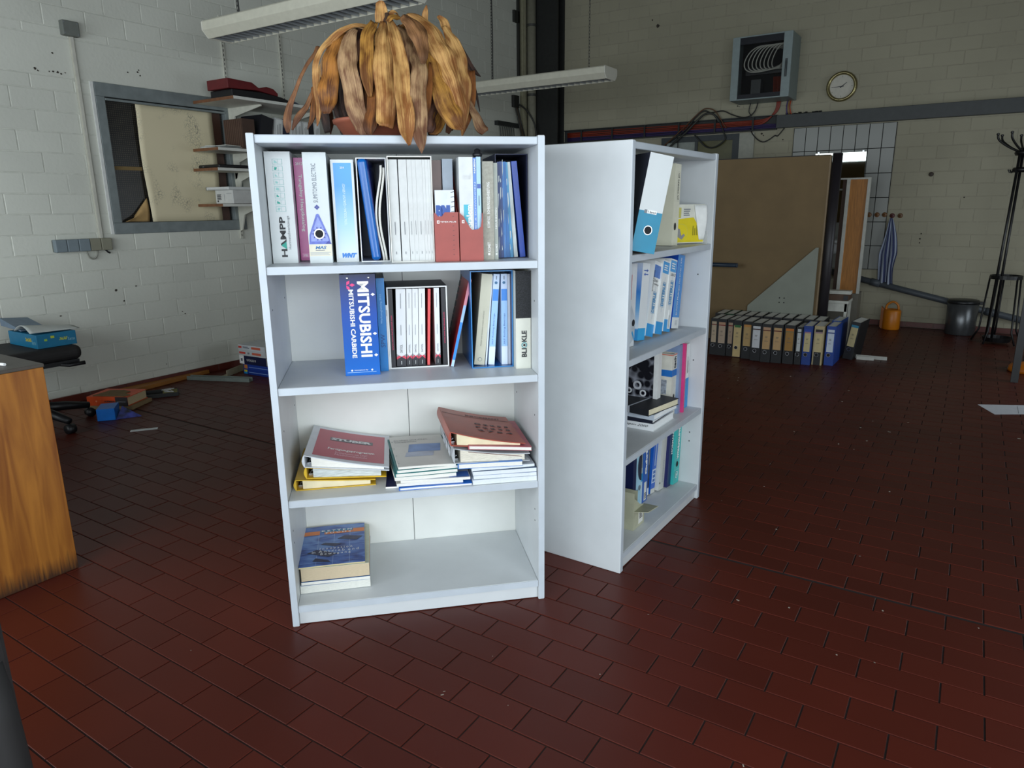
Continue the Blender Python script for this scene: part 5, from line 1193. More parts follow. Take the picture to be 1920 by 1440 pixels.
obj('black_end', MB().box(-.004, .001, 0, .30, -.001, .0235), BLACK, wb_); obj('dark_line', MB().box(.02, .25, -.001, 0, .004, .006), GREY, wb_)
# ------------------------------------------------------------------ rear wall
# door behind the sideways bookcase
dr = empty('door_1', loc=(DX0, YR, 0)); dr['kind'] = 'structure'
DW_ = DX1 - DX0
for (a, b) in ((0, .06), (DW_ - .075, DW_)): obj('door_frame', MB().box(a, b, -.03, .02, 0, DZ), mt((50, 56, 60), .5, var=.06), dr)
obj('door_head', MB().box(.06, DW_ - .075, -.03, .02, DZ - .06, DZ), mt((50, 56, 60), .5, var=.06), dr)
obj('door_leaf', MB().box(.06, DW_ - .075, -.012, .015, .01, 1.0), mt((120, 124, 120), .6, var=.05), dr)
obj('mid_rail', MB().box(.40, .435, -.02, .015, 1.0, DZ - .06), mt((60, 66, 68), .5), dr)
obj('pane', MB().box(.06, .40, -.008, .012, 1.0, DZ - .06), mt((150, 156, 150), .35, var=.05), dr)
obj('pane', MB().box(.435, DW_ - .075, -.008, .012, 1.0, DZ - .06), mt((92, 90, 52), .3, var=.15, scale=5), dr)
obj('door_jamb_block', MB().box(DW_, DW_ + .16, -.035, 0, 0, DZ), mt((168, 168, 156), .6, var=.05), dr)

# cable trunking along the rear wall, its lid missing on the left half
TRK = mt((58, 62, 62), .5, var=.06)
tk_ = empty('wall_trunking', loc=(0, YR, 2.05))
obj('open_channel', MB().box(-4.55, -1.94, -.006, 0, -.015, .135).box(-4.55, -1.94, -.05, -.006, -.015, -.005).box(-4.55, -1.94, -.05, -.006, .125, .135), mt((44, 46, 46), .6, var=.06), tk_)
obj('closed_channel', MB().box(-1.94, 1.6, -.065, 0, -.003, .128), TRK, tk_, bev=.003)
for k in range(6): obj('channel_clip', MB().box(-4.3 + k*.42, -4.28 + k*.42, -.052, -.047, -.005, .125), mt((30, 32, 32), .6), tk_)
tag(tk_, 'long dark grey cable trunking along the rear wall, open on its left half', 'trunking')
rnd = random.Random(11)
def cable(pts, r, c, label, group=None, rough=.5):
    o = obj('cable', MB().tube(catmull(pts, 5), r, 6), mt(c, rough, var=.04), None, smooth=True)
    return tag(o, label, 'cable', group)
ORC, PUR = (134, 48, 28), (50, 38, 84)
for k in range(9):
    z = 2.055 + .0115*k; wob = [rnd.uniform(-.006, .006) for _ in range(6)]; c = ORC if k > 3 else PUR
    end = [(-2.0 + .006*k, YR - .02, 2.22), (-1.985 + .008*k, YR - .03, 2.32)] if k > 3 else [(-1.90, YR - .03, z)]
    cable([(-4.5, YR - .022, z), (-3.9, YR - .026, z + wob[0]), (-3.3, YR - .022, z + wob[1]), (-2.75, YR - .028, z + wob[2]), (-2.35, YR - .022, z + wob[3]), (-2.12 + .006*k, YR - .03, z + .004)] + end, .0065, c,
          ('orange cable in the open trunking, %s of the orange ones, rising into the wall cabinet' % ['topmost', 'second', 'third', 'fourth', 'fifth'][8 - k] if k > 3 else 'purple cable in the open trunking, %s from the bottom' % ['first', 'second', 'third', 'fourth'][k]), 'orange cables in the open trunking' if k > 3 else 'purple cables in the open trunking')
for k in range(3):
    cable([(-1.845 + .016*k, YR - .03, 2.32), (-1.85 + .016*k, YR - .045, 2.26), (-1.845 + .020*k, YR - .04, 2.20), (-1.835 + .022*k, YR - .03, 2.165)], .0062, [(70, 50, 110), (150, 110, 60), (176, 66, 30)][k], ['violet cable stub under the wall cabinet', 'tan cable stub under the wall cabinet', 'orange cable stub at the right under the wall cabinet'][k])
cable([(-3.14, YR - .04, 1.97), (-2.944, YR - .06, 2.094), (-2.841, YR - .07, 2.206), (-2.74, YR - .07, 2.28), (-2.66, YR - .06, 2.25), (-2.58, YR - .06, 2.20), (-2.53, YR - .05, 2.10), (-2.50, YR - .05, 2.03), (-2.483, YR - .05, 1.97), (-2.543, YR - .05, 1.912), (-2.625, YR - .05, 1.883), (-2.711, YR - .05, 1.907), (-2.832, YR - .06, 2.03)], .008, (40, 42, 40), 'thick black cable looping over the door and hanging in a bow')
cable([(-3.2, YR - .05, 1.93), (-2.98, YR - .07, 2.10), (-2.84, YR - .08, 2.22), (-2.74, YR - .08, 2.295), (-2.67, YR - .07, 2.30), (-2.60, YR - .06, 2.26), (-2.54, YR - .05, 2.17), (-2.48, YR - .04, 2.08)], .006, (100, 66, 40), 'brown cable arching over the door')
cable([(-3.15, YR - .05, 1.90), (-2.93, YR - .09, 2.06), (-2.80, YR - .09, 2.18), (-2.71, YR - .09, 2.245), (-2.62, YR - .08, 2.235), (-2.56, YR - .06, 2.15)], .011, (52, 54, 50), 'thick grey cable arching beneath the brown one')
cable([(-2.72, YR - .05, 2.25), (-2.60, YR - .06, 2.262), (-2.517, YR - .06, 2.264), (-2.426, YR - .05, 2.222), (-2.322, YR - .05, 2.186), (-2.236, YR - .05, 2.189), (-2.175, YR - .05, 2.241), (-2.147, YR - .06, 2.32)], .006, (26, 26, 28), 'black cable swinging from the arch up to the wall cabinet')
cable([(-2.21, YR - .05, 2.19), (-2.24, YR - .05, 2.24), (-2.225, YR - .06, 2.32)], .006, (26, 26, 28), 'short black cable rising to the left corner of the wall cabinet')
cable([(-2.215, YR - .03, 2.06), (-2.191, YR - .04, 2.008), (-2.127, YR - .04, 1.941), (-2.066, YR - .04, 1.915), (-2.009, YR - .03, 1.937), (-1.954, YR - .02, 1.975), (-1.922, YR - .02, 1.973), (-1.859, YR - .02, 2.05)], .006, (30, 30, 30), 'thin black cable drooping below the trunking')
cable([(-3.05, YR - .04, 2.04), (-3.03, YR - .05, 1.93), (-3.04, YR - .05, 1.82)], .006, (30, 30, 30), 'black cable hanging straight down left of the door pane')

# network cabinet
nc = empty('wall_cabinet', loc=(-2.363, 7.967, 2.318))
CG = mt((128, 142, 142), .45, var=.04); CWd, CHt, CDp = .596, .616, .378
obj('cabinet_body', MB().box(0, .01, .02, CDp, 0, CHt).box(CWd - .01, CWd, .02, CDp, 0, CHt).box(.01, CWd - .01, .02, CDp, CHt - .01, CHt).box(.01, CWd - .01, .02, CDp, 0, .01).box(.01, CWd - .01, CDp - .005, CDp, .01, CHt - .01), CG, nc, bev=.003)
df = MB().box(0, .075, 0, .018, 0, CHt).box(CWd - .085, CWd, 0, .018, 0, CHt).box(.075, CWd - .085, 0, .018, CHt - .012, CHt).box(.075, CWd - .085, 0, .018, 0, .012)
obj('door_frame', df, mt((142, 156, 156), .45, var=.04), nc, bev=.002)
obj('inner_bar', MB().box(.075, CWd - .085, .012, .03, CHt - .075, CHt - .012).box(.075, CWd - .085, .012, .03, .012, .055), mt((24, 28, 40), .5), nc)
GLS = bpy.data.materials.new('cabinet_glass'); GLS.use_nodes = True
pb = GLS.node_tree.nodes['Principled BSDF']; pb.inputs['Base Color'].default_value = (.05, .05, .05, 1); pb.inputs['Roughness'].default_value = .06; pb.inputs['Specular IOR Level'].default_value = .2; pb.inputs['Alpha'].default_value = .12
obj('pane', MB().box(.075, CWd - .085, .006, .010, .012, CHt - .012), GLS, nc)
obj('lining', MB().box(.012, CWd - .012, CDp - .02, CDp - .006, .012, CHt - .012), mt((16, 16, 16), .9), nc)
obj('handle', MB().tube([(CWd - .045, -.012, .20), (CWd - .045, -.016, .26), (CWd - .045, -.012, .34)], .009, 8).box(CWd - .056, CWd - .034, -.006, .002, .19, .36), mt((70, 76, 78), .4), nc)
for k in range(8):
    x = .12 + .038*k; A = .075 + .010*(k % 3)
    pts = [(CWd - .12, .10 + .01*k, .30 + .01*k), (x + .12, .06 + .01*k, .27 + .005*k), (x + .02, .05 + .008*k, .30), (x, .05 + .008*k, .38), (x + .06, .06 + .008*k, .48 + .004*k), (x + .16, .12, .53), (min(x + .30, CWd - .06), .22, .50)]
    obj('patch_cable', MB().tube(catmull(pts, 6), .006, 6), mt((196, 196, 184), .5), nc, smooth=True)
obj('patch_panel', MB().box(.09, CWd - .1, .22, .26, .27, .34), mt((44, 46, 48), .5), nc)
obj('device', MB().box(.16, .26, .20, .30, .08, .22), mt((70, 74, 74), .5), nc)
oc = MB()
for k in range(7): oc.tube([(.38 + .014*k, .30, .012), (.37 + .014*k, .31, .12), (.36 + .013*k, .33, .25)], .006, 6)
obj('orange_cable', oc, mt((130, 50, 28), .5), nc)
tag(nc, 'grey wall cabinet with a glass door full of white patch cables', 'cabinet')

# clock
ck = empty('wall_clock', TR(-1.331, YR - .001, 2.415) @ RX(PI/2))
ring = MB().lathe([(.112, .0), (.146, .0), (.146, .018), (.134, .034), (.120, .030), (.112, .014), (.112, 0)], 40)
obj('case_ring', ring, mt((150, 140, 100), .3, .8, var=.05), ck, smooth=True)
obj('dial', MB().lathe([(0, .004), (.1135, .004), (.1135, .010), (0, .010)], 40), mt((206, 202, 188), .6, var=.03), ck)
def hand(l, wd, ang, name, z):
    c, s = math.sin(ang), math.cos(ang)
    P = [(-wd, -.018), (wd, -.018), (wd*.5, l), (-wd*.5, l)]
    obj(name, MB().prism([(x*s + y*c, -x*c + y*s, z) for x, y in P], (0, 0, .0012)), INK, ck)
hand(.060, .0045, math.radians(52), 'hour_hand', .0125); hand(.090, .0035, math.radians(268), 'minute_hand', .0142)
for k in range(12):
    a = k*PI/6; c, s = math.sin(a), math.cos(a); l = .016 if k % 3 == 0 else .008
    obj('hour_mark', MB().prism([(c*(.104-l) - s*.0018, s*(.104-l) + c*.0018, .0105), (c*(.104-l) + s*.0018, s*(.104-l) - c*.0018, .0105), (c*.104 + s*.0018, s*.104 - c*.0018, .0105), (c*.104 - s*.0018, s*.104 + c*.0018, .0105)], (0, 0, .0008)), mt((130, 128, 120), .6, var=0), ck)
obj('centre_pin', MB().lathe([(.005, .012), (.005, .017), (0, .017)], 10), INK, ck)
tag(ck, 'round wall clock with a bronze rim beside the wall cabinet', 'clock')

# wall tiles round the wash place
wt = empty('wall_tiling', loc=(-1.760, YR, .580))
wt_m = var_mat('grey_wall_tile', (146, 148, 142), .3, .04, .02, 20, .5, .04)
obj('tile_bed', MB().box(-.002, .978, -.004, .002, -.002, 1.458), mt((30, 30, 30), .9), wt)
tmesh = MB().add(*cham(.1155, .008, .2365, .001)).mesh('tile', wt_m)
for r in range(6):
    for c in range(8):
        o = put('tile', tmesh, wt); o.location = (.0611 + .122*c, -.012, .1213 + .243*r)
tag(wt, 'block of grey wall tiles with dark joints round the wash place', 'tiling')
mr_ = empty('mirror', TR(-1.517, YR - .016, 1.06) @ RX(.032))
MIR = bpy.data.materials.new('mirror_glass'); MIR.use_nodes = True
pb = MIR.node_tree.nodes['Principled BSDF']; pb.inputs['Metallic'].default_value = 1; pb.inputs['Roughness'].default_value = .03; pb.inputs['Base Color'].default_value = (.62, .66, .60, 1)
obj('mirror_glass', MB().box(0, .486, -.005, 0, 0, .705), MIR, mr_)
obj('shelf', MB().box(-.02, .506, -.13, 0, .33, .345), mt((170, 176, 168), .3), mr_)
for x in (.03, .456): obj('clip', MB().box(x - .008, x + .008, -.009, 0, .695, .72), CHROME, mr_)
tag(mr_, 'mirror on the tiled wall behind the brown partition', 'mirror')
# wash basin half hidden by the partition
ws = empty('wash_basin', loc=(-1.27, YR - .012, .86))
def bas(u, v):
    a = 2*PI*u; prof = [(.25, .0), (.27, .02), (.24, .03), (.20, -.02), (.13, -.10), (.03, -.12)]
    i = min(int(v*5), 4); f = v*5 - i; r = prof[i][0]*(1-f) + prof[i+1][0]*f; z = prof[i][1]*(1-f) + prof[i+1][1]*f
    return (r*math.cos(a), -.22 + .8*r*math.sin(a), z)
obj('bowl', MB().grid(bas, 28, 15), mt((206, 210, 210), .15, var=0), ws, solid=.012, smooth=True)
obj('back_ledge', MB().box(-.27, .27, -.10, 0, -.06, .03), mt((206, 210, 210), .15, var=0), ws, bev=.01)
obj('tap', MB().tube([(0, -.05, .03), (0, -.05, .12), (0, -.12, .14), (0, -.17, .11)], .012, 8), CHROME, ws, smooth=True)
tag(ws, 'white wash basin half hidden behind the leaning cupboard door', 'basin')

# hooks, towel
hk = [(-.947, 'leftmost brown hook on the tiled wall', (120, 78, 36)), (-.873, 'second brown hook from the left on the tiled wall', (120, 78, 36)), (-.804, 'third brown hook, just left of the towel', (120, 78, 36)), (-.734, 'dark red hook holding the towel', (84, 26, 26)), (-.661, 'brown hook right of the towel', (110, 74, 40))]
for i, (x, lab, c) in enumerate(hk):
    h_ = obj('wall_hook', MB().lathe([(0, 0), (.022, 0), (.024, .004), (.018, .009), (0, .012)], 16), mt(c, .45, var=.1), None, TR(x, YR - (.014 if x < -.78 else .002), 1.138 - .01*(i > 2)) @ RX(PI/2)); tag(h_, lab, 'hook', 'hooks by the wash place')
    obj('peg', MB().tube([(0, 0, .008), (0, -.006, .022), (0, .004, .034)], .006, 8), mt(c, .45, var=.1), h_)
def tow(u, v):
    z = 1.105 - .69*v; half = .012 + .072*min(1, v*1.9) ** .8 - (.015*math.sin((v-.5)*5) if v > .5 else 0); e = u*2 - 1
    return (-.737 + .02*v + half*e + .012*math.sin(v*6)*abs(e), YR - .045 - .022*math.cos(u*PI*5 + v*2)*(.3 + .7*min(1, v*2)) - .02*math.sin(v*PI), z - .01*abs(e)*(v > .9))
TWM = bpy.data.materials.new('striped_towel'); TWM.use_nodes = True
nt = TWM.node_tree; b_ = nt.nodes['Principled BSDF']; b_.inputs['Roughness'].default_value = .95
uvn = nt.nodes.new('ShaderNodeUVMap'); sp = nt.nodes.new('ShaderNodeSeparateXYZ'); mu = nt.nodes.new('ShaderNodeMath'); mu.operation = 'MULTIPLY'; mu.inputs[1].default_value = 30; si = nt.nodes.new('ShaderNodeMath'); si.operation = 'SINE'
rp = nt.nodes.new('ShaderNodeValToRGB'); rp.color_ramp.elements[0].position = .35; rp.color_ramp.elements[1].position = .65; rp.color_ramp.elements[0].color = [lin(x) for x in (58, 66, 104)] + [1]; rp.color_ramp.elements[1].color = [lin(x) for x in (176, 186, 204)] + [1]
ma = nt.nodes.new('ShaderNodeMapRange'); ma.inputs[1].default_value = -1; ma.inputs[2].default_value = 1
nt.links.new(uvn.outputs[0], sp.inputs[0]); nt.links.new(sp.outputs[0], mu.inputs[0]); nt.links.new(mu.outputs[0], si.inputs[0]); nt.links.new(si.outputs[0], ma.inputs[0]); nt.links.new(ma.outputs[0], rp.inputs[0]); nt.links.new(rp.outputs[0], b_.inputs['Base Color'])
tm = MB().grid(tow, 30, 26).mesh('towel', TWM, True); ul = tm.uv_layers.new(name='UVMap')
for l in tm.loops: ul.data[l.index].uv = ((l.vertex_index // 27) / 30, (l.vertex_index % 27) / 26)
tw = put('towel', tm); md = tw.modifiers.new('thickness', 'SOLIDIFY'); md.thickness = .004
tag(tw, 'blue and white striped towel hanging from the dark red hook', 'towel')
kb = obj('wall_plug', MB().lathe([(0, 0), (.018, 0), (.022, .006), (.016, .018), (0, .022)], 14), mt((60, 48, 40), .5), None, TR(-.435, YR - .001, 1.525) @ RX(PI/2)); tag(kb, 'single dark round plug in the white brick wall', 'wall plug')
# sloping waste pipe
pp = empty('waste_pipe', loc=(0, 0, 0)); PG = mt((78, 84, 90), .5, var=.05)
obj('pipe', MB().tube([(-1.25, YR - .045, .545), (-.3, YR - .045, .325), (.75, YR - .045, .085)], .032, 14), PG, pp, smooth=True)
for x in (-.86, .18): obj('pipe_sleeve', MB().tube([(x, YR - .045, .455 - (x + .86)*.231), (x + .09, YR - .045, .434 - (x + .86)*.231)], .039, 14), PG, pp, smooth=True)
tag(pp, 'dark grey waste pipe sloping down along the rear wall', 'pipe')

# left wall cable rack in the far corner
cr = empty('cable_bracket', loc=(XL + .001, 7.42, 2.02))
obj('bracket_bar', MB().box(0, .05, 0, .50, .19, .24), mt((40, 42, 42), .6), cr)
cq = MB()
for k in range(7): cq.tube(catmull([(.04, .05 + .05*k, .21), (.06, .04 + .05*k, .10), (.05, .07 + .05*k, .0), (.04, .12 + .05*k, -.12)], 4), .007, 6)
obj('hanging_cords', cq, mt((74, 76, 74), .6), cr)
tag(cr, 'dark bracket with hanging grey cords on the wall behind the lamp', 'bracket')
dx = obj('dark_conduit', MB().box(0, .03, 0, .03, 0, ZC - 2.80).box(0, .03, -.09, .03, .62, .75), mt((44, 44, 40), .6), None, TR(XL + .001, 7.93, 2.80)); tag(dx, 'thin dark conduit with a cranked joint high up beside the beige duct', 'conduit')
cb2 = obj('connection_box', MB().box(0, .04, 0, .12, 0, .14), mt((40, 40, 38), .6), None, TR(XL + .001, 7.80, 2.45), bev=.004); tag(cb2, 'small dark box on the wall below the conduit', 'junction box')
for k, (dy, c) in enumerate(((.02, (50, 50, 46)), (.05, (70, 56, 40)), (.08, (44, 44, 44)))):
    cable([(XL + .03, 7.82 + dy, 2.46), (XL + .06, 7.86 + dy, 2.25), (XL + .06, 7.92 + dy*1.5, 2.05), (XL + .08, 7.95 + dy*2, 1.7)], .009, c, ['dark cable falling from the small dark box, leftmost', 'brown cable falling from the small dark box', 'dark cable falling from the small dark box, rightmost'][k])
cable([(XL + .03, 7.90, 2.50), (XL + .10, 8.0, 2.42), (XL + .18, 8.06, 2.25), (XL + .2, 8.08, 2.0)], .010, (40, 40, 38), 'thick dark cable bowing past the beige pipe')

# ------------------------------------------------------------------ partition, boards and floor binders
pt = empty('partition_board', loc=(-2.75, 6.60, 0))
obj('board', MB().box(0, 1.66, 0, .035, .02, 1.645), mt((126, 104, 70), .7, var=.05, scale=5), pt)
obj('top_edge', MB().box(0, 1.66, -.002, .037, 1.645, 1.652), mt((34, 30, 30), .6), pt)
obj('pale_edge', MB().box(1.66, 1.672, -.002, .037, .02, 1.645), mt((150, 128, 98), .6), pt)
obj('end_post', MB().tube([(1.715, .02, 0), (1.715, .02, 1.66)], .04, 14), mt((38, 34, 38), .45), pt, smooth=True)
for x in (.2, 1.5): obj('foot', MB().box(x - .03, x + .03, -.02, .30, 0, .025), mt((38, 34, 38), .45), pt)
tag(pt, 'brown free standing partition board with a dark post at its right end', 'partition')
tb = obj('triangular_board', MB().prism([(-.56, 0, 0), (0, 0, 0), (0, 0, .89), (-.02, 0, .89), (-.56, 0, .36)], (0, .02, 0)), mt((142, 146, 134), .6, var=.04, scale=6), None, TR(-1.107, 6.555, .0008), bev=.002)
for (x, z) in ((-.285, .445), (-.245, .445), (-.285, .405), (-.245, .405)):
    o = obj('screw_hole', MB().lathe([(.006, 0), (.006, .001)], 8), HOLE, tb); o.matrix_local = TR(x, -.0004, z) @ RX(PI/2)
tag(tb, 'grey green board with a slanted edge leaning on the partition', 'board')
tu = empty('blue_tube', loc=(-2.3, 6.45, .727)); obj('tube', MB().tube([(0, 0, 0), (.54, 0, 0)], .019, 14), mt((36, 50, 66), .4), tu, smooth=True); obj('end_cap', MB().tube([(.54, 0, 0), (.548, 0, 0)], .020, 14), mt((60, 70, 84), .5), tu)
obj('wall_clamp', MB().box(.02, .06, -.01, .149, -.02, .02), DARK, tu)
tag(tu, 'dark blue tube sticking out in front of the partition', 'tube')
LB = mt((24, 25, 28), .55, var=.12, scale=60)
def arch(x, y, w, lab, cover, label_c, band=None, band_c=None, yaw=0., lean=0., h=.315, group='lever arch binders on the floor in front of the partition', whole=False, white=False):
    M = TR(x, y, .0005) @ RZ(yaw)
    if lean: M = M @ TR(w, 0, 0) @ RY(lean) @ TR(-w, 0, 0)
    o = book('lever_arch_binder', M, w, h, .285, cover, lab, 'binder', mt((234, 234, 228), .8, var=.08, scale=80, stretch=(10, 1, 1)), .003, .004, group)
    if label_c:
        if whole: patch(o, .004, w - .004, .005, .27, mt(label_c, .7, var=.05), 'spine_label')
        else: patch(o, .010, w - .010, .108, .288, mt(label_c, .7, var=.05), 'spine_label')
        if band: patch(o, .010, w - .010, .268 if not whole else .255, .288 if not whole else .275, mt(band, .6, var=.03), 'label_head', -1.6*EPS)
        if band_c: patch(o, .010, w - .010, .258, .266, mt(band_c, .6, var=0), 'label_band', -2*EPS)
        lines(o, w*.36, w*.62, .20, .215, 3, mt((110, 104, 92), .6, var=0), y=-2.4*EPS); lines(o, w*.3, w*.68, .172, .178, 1, mt((110, 104, 92), .6, var=0), y=-2.4*EPS)
    finger_hole(o, w*.42, .083, .0125)
    return o
CR = (196, 172, 130)
FB = [(-1.810, 5.955, .060, LB, (196, 176, 150), None, (120, 44, 40), 'partly hidden black binder with beige label, leftmost of the front row'), (-1.747, 5.945, .076, LB, (190, 168, 146), (190, 150, 120), (140, 50, 44), 'black binder with pinkish label and red band, second in the front row'),
      (-1.668, 5.955, .056, LB, (176, 152, 130), None, (130, 44, 40), 'narrow black binder with dull beige label, third in the front row'), (-1.610, 5.935, .070, LB, (206, 182, 130), (50, 110, 60), None, 'cream spined binder with green head in the front row'),
      (-1.529, 5.915, .080, LB, (190, 158, 106), (200, 140, 70), None, 'black binder with tan label next to the cream spined one'), (-1.445, 5.880, .079, LB, (214, 216, 220), None, (60, 26, 30), 'black binder with bright white label in the front row'),
      (-1.359, 5.860, .078, LB, (196, 160, 112), (190, 150, 120), (90, 26, 24), 'black binder with tan label right of the white labelled one'), (-1.277, 5.870, .080, LB, (200, 164, 116), None, (96, 30, 26), 'black binder with dark red band, fourth from the narrow white labelled binder'),
      (-1.190, 5.885, .082, LB, (168, 126, 66), (196, 116, 40), (130, 120, 80), 'black binder with orange headed brown label in the front row'), (-1.101, 5.895, .047, LB, (206, 210, 210), None, (40, 56, 56), 'narrow black binder with white lined label'),
      (-1.051, 5.915, .066, mt((18, 60, 140), .5, var=.05), (206, 190, 144), (40, 70, 170), (150, 100, 140), 'blue binder with beige label in the front row'), (-.977, 5.950, .072, mt((190, 172, 130), .6, var=.06), (206, 188, 142), (30, 24, 34), (150, 110, 140), 'beige edged binder with a black foot between the two blue ones'),
      (-.892, 5.985, .068, mt((16, 62, 150), .5, var=.05), (206, 216, 232), None, (40, 60, 130), 'bright blue binder with white label, rightmost of the tight front row')]
for i, (x, y, w, cov, lc, band, bc_, lab) in enumerate(FB):
    o = arch(x, y, w, lab, cov, lc, band, bc_, h=.315 if i != 9 else .305, whole=(i == 3), yaw=random.uniform(-.02, .02))
    if i == 11: patch(o, .010, w - .010, .0, .105, LB, 'black_foot', -1.2*EPS)
arch(-.800, 6.30, .074, 'black binder with teal headed label leaning at the right end of the rows', LB, (206, 190, 140), (50, 130, 160), None, yaw=-.12, lean=.13)
arch(-.905, 6.30, .07, 'bright blue binder just behind the rightmost of the front row', mt((16, 74, 150), .5, var=.05), (190, 210, 236), yaw=-.05)
bw = [-1.86 + .083*k for k in range(11)]
bl_ = ['leftmost', 'second', 'third', 'fourth', 'fifth', 'sixth', 'seventh', 'eighth', 'ninth', 'tenth', 'eleventh']
for k, x in enumerate(bw):
    arch(x, 6.238 + .012*math.sin(k*1.7), .076, 'black binder with white papers, %s in the back row before the partition' % bl_[k], mt((30, 70, 40), .55) if k == 1 else LB, None, yaw=random.uniform(-.03, .03), h=.318, group='lever arch binders in the back row')
for i, (x, y, l, a) in enumerate(((-.72, 6.42, .24, .05), (-.70, 6.36, .13, .1))):
    o = obj('plastic_profile', MB().box(0, l, -.02, .02, .001, .012).box(0, l, -.02, -.014, .012, .03), mt((190, 190, 182), .5), None, TR(x, y, 0) @ RZ(a)); tag(o, ['longer white plastic profile lying behind the leaning binder', 'shorter white plastic profile lying behind the leaning binder'][i], 'profile')
# leaning cupboard door with amber panel
cdm = empty('cupboard_door', TR(-1.19, 7.62, .0) @ RX(-.0))
WH2 = mt((206, 206, 196), .5, var=.05)
obj('stile', MB().box(.105, .135, -.02, .02, .40, 1.475), WH2, cdm); obj('stile', MB().box(.285, .31, -.02, .02, .40, 1.475), WH2, cdm); obj('rail', MB().box(.0, .31, -.02, .02, 1.475, 1.49), WH2, cdm)
obj('amber_panel', MB().box(.135, .285, -.008, .008, .40, 1.475), mt((186, 124, 56), .5, var=.12, scale=14, stretch=(6, 1, .5)), cdm)
obj('brown_stile', MB().box(.07, .105, -.01, .02, .40, 1.475), mt((66, 44, 30), .6), cdm); obj('outer_stile', MB().box(-.02, .012, -.01, .02, .40, 1.475), mt((150, 150, 140), .6), cdm)
obj('lower_cabinet', MB().box(-.02, .31, -.03, .20, 0, .40), mt((120, 116, 104), .6), cdm)
tag(cdm, 'tall narrow cupboard with white stiles and an amber wood panel', 'cupboard')
# white stool with clutter
stl = empty('step_stool', loc=(-1.08, 6.85, 0))
obj('top', MB().box(-.02, .225, -.10, .16, .40, .425), WH2, stl, bev=.004); obj('top_rail', MB().box(-.01, .215, -.09, -.075, .33, .40), WH2, stl); obj('low_rail', MB().box(-.01, .215, -.09, -.075, .20, .255), WH2, stl)
for (x, y) in ((-.005, -.09), (.195, -.09), (-.005, .14), (.195, .14)): obj('leg', MB().box(x, x + .022, y, y + .022, 0, .40), WH2, stl)
tag(stl, 'small white wooden stool behind the binders', 'stool')
o = obj('tool_tray', MB().box(0, .24, 0, .2, 0, .05), mt((92, 66, 50), .6, var=.1), None, TR(-1.10, 6.78, .426), bev=.003); tag(o, 'brown wooden tray on the white stool', 'tray'); obj('dark_knob', MB().box(.20, .235, -.012, 0, .005, .045), BLACK, o)
o = obj('white_plank', MB().box(0, .26, 0, .10, 0, .03), WH2, None, TR(-1.11, 6.80, .477), bev=.003); tag(o, 'short white plank on top of the brown tray', 'plank')
# watering can
wc = empty('watering_can', loc=(-.61, 8.10, 0)); OC = mt((206, 122, 20), .4, var=.05)
obj('body', MB().lathe([(0, .001), (.078, .001), (.082, .01), (.082, .19), (.074, .20), (.060, .205), (.056, .200), (0, .19)], 24), OC, wc, smooth=True)
obj('handle', MB().tube(catmull([(-.06, .0, .195), (-.05, .0, .25), (.0, .0, .28), (.045, .0, .25), (.055, .0, .2)], 4), .011, 8), OC, wc, smooth=True)
obj('spout', MB().prism([(-.10, -.03, .02), (-.078, -.03, .0), (-.07, -.03, .2), (-.10, -.03, .23)], (0, .06, 0)), mt((150, 84, 20), .45), wc)
tag(wc, 'orange plastic watering can standing by the rear wall', 'watering can')
bn = empty('waste_bin', loc=(-.01, 8.12, 0))
obj('body', MB().lathe([(0, .001), (.125, .001), (.128, .006), (.132, .30), (.128, .302), (.12, .30), (.118, .02), (0, .02)], 30), mt((96, 98, 100), .3, .6, var=.05), bn, smooth=True)
obj('lid', MB().lathe([(.126, .30), (.137, .302), (.137, .322), (.128, .336), (.06, .342), (0, .343)], 30), mt((30, 32, 34), .4), bn, smooth=True)
obj('hinge', MB().box(.13, .165, -.02, .02, .295, .325), BLACK, bn)
tag(bn, 'grey metal pedal bin with a black lid by the rear wall', 'bin')

# coat stand at the right edge
cs = empty('coat_stand', loc=(.285, 7.72, 0)); BKM = mt((20, 20, 22), .4, var=.05)
for (a, b) in ((-.085, -.055), (-.04, .0)): obj('pole', MB().tube([(a, b*.5, .02), (a*.5 + .0, b, 1.70)], .011, 8), BKM, cs, smooth=True)
for z, r in ((.605, .125),): obj('umbrella_ring', MB().lathe([(r - .012, z - .02), (r, z - .02), (r, z + .012), (r - .012, z + .012), (r - .012, z - .02)], 28), BKM, cs)
for k in range(5):
    a = 2*PI*k/5 + .4; obj('leg', MB().tube([(.122*math.cos(a), .122*math.sin(a), .60), (.15*math.cos(a), .15*math.sin(a), .12), (.20*math.cos(a), .20*math.sin(a), .01)], .008, 6), BKM, cs, smooth=True)
obj('drip_tray', MB().lathe([(0, .03), (.10, .03), (.11, .06), (.115, .06), (.105, .022), (0, .022)], 24), BKM, cs)
for z in (1.66, 1.52): obj('hook_disc', MB().lathe([(.0, z - .02), (.075, z - .02), (.085, z), (.075, z + .02), (0, z + .02)], 20), BKM, cs, smooth=True)
for k in range(8):
    a = 2*PI*k/8 + .2; c, s = math.cos(a), math.sin(a)
    obj('coat_hook', MB().tube(catmull([(.05*c, .05*s, 1.67), (.13*c, .13*s, 1.71), (.21*c, .21*s, 1.77), (.225*c, .225*s, 1.815)], 4), .009, 6), BKM, cs, smooth=True); obj('hook_tip', MB().lathe([(0, -.012), (.012, -.006), (.012, .006), (0, .012)], 10, (.225*c, .225*s, 1.82)), BKM, cs)
    obj('small_hook', MB().tube([(.07*c, .07*s, 1.51), (.10*c, .10*s, 1.50), (.112*c, .112*s, 1.525)], .006, 6), BKM, cs)
tag(cs, 'black metal coat stand with umbrella ring at the right edge', 'coat stand')
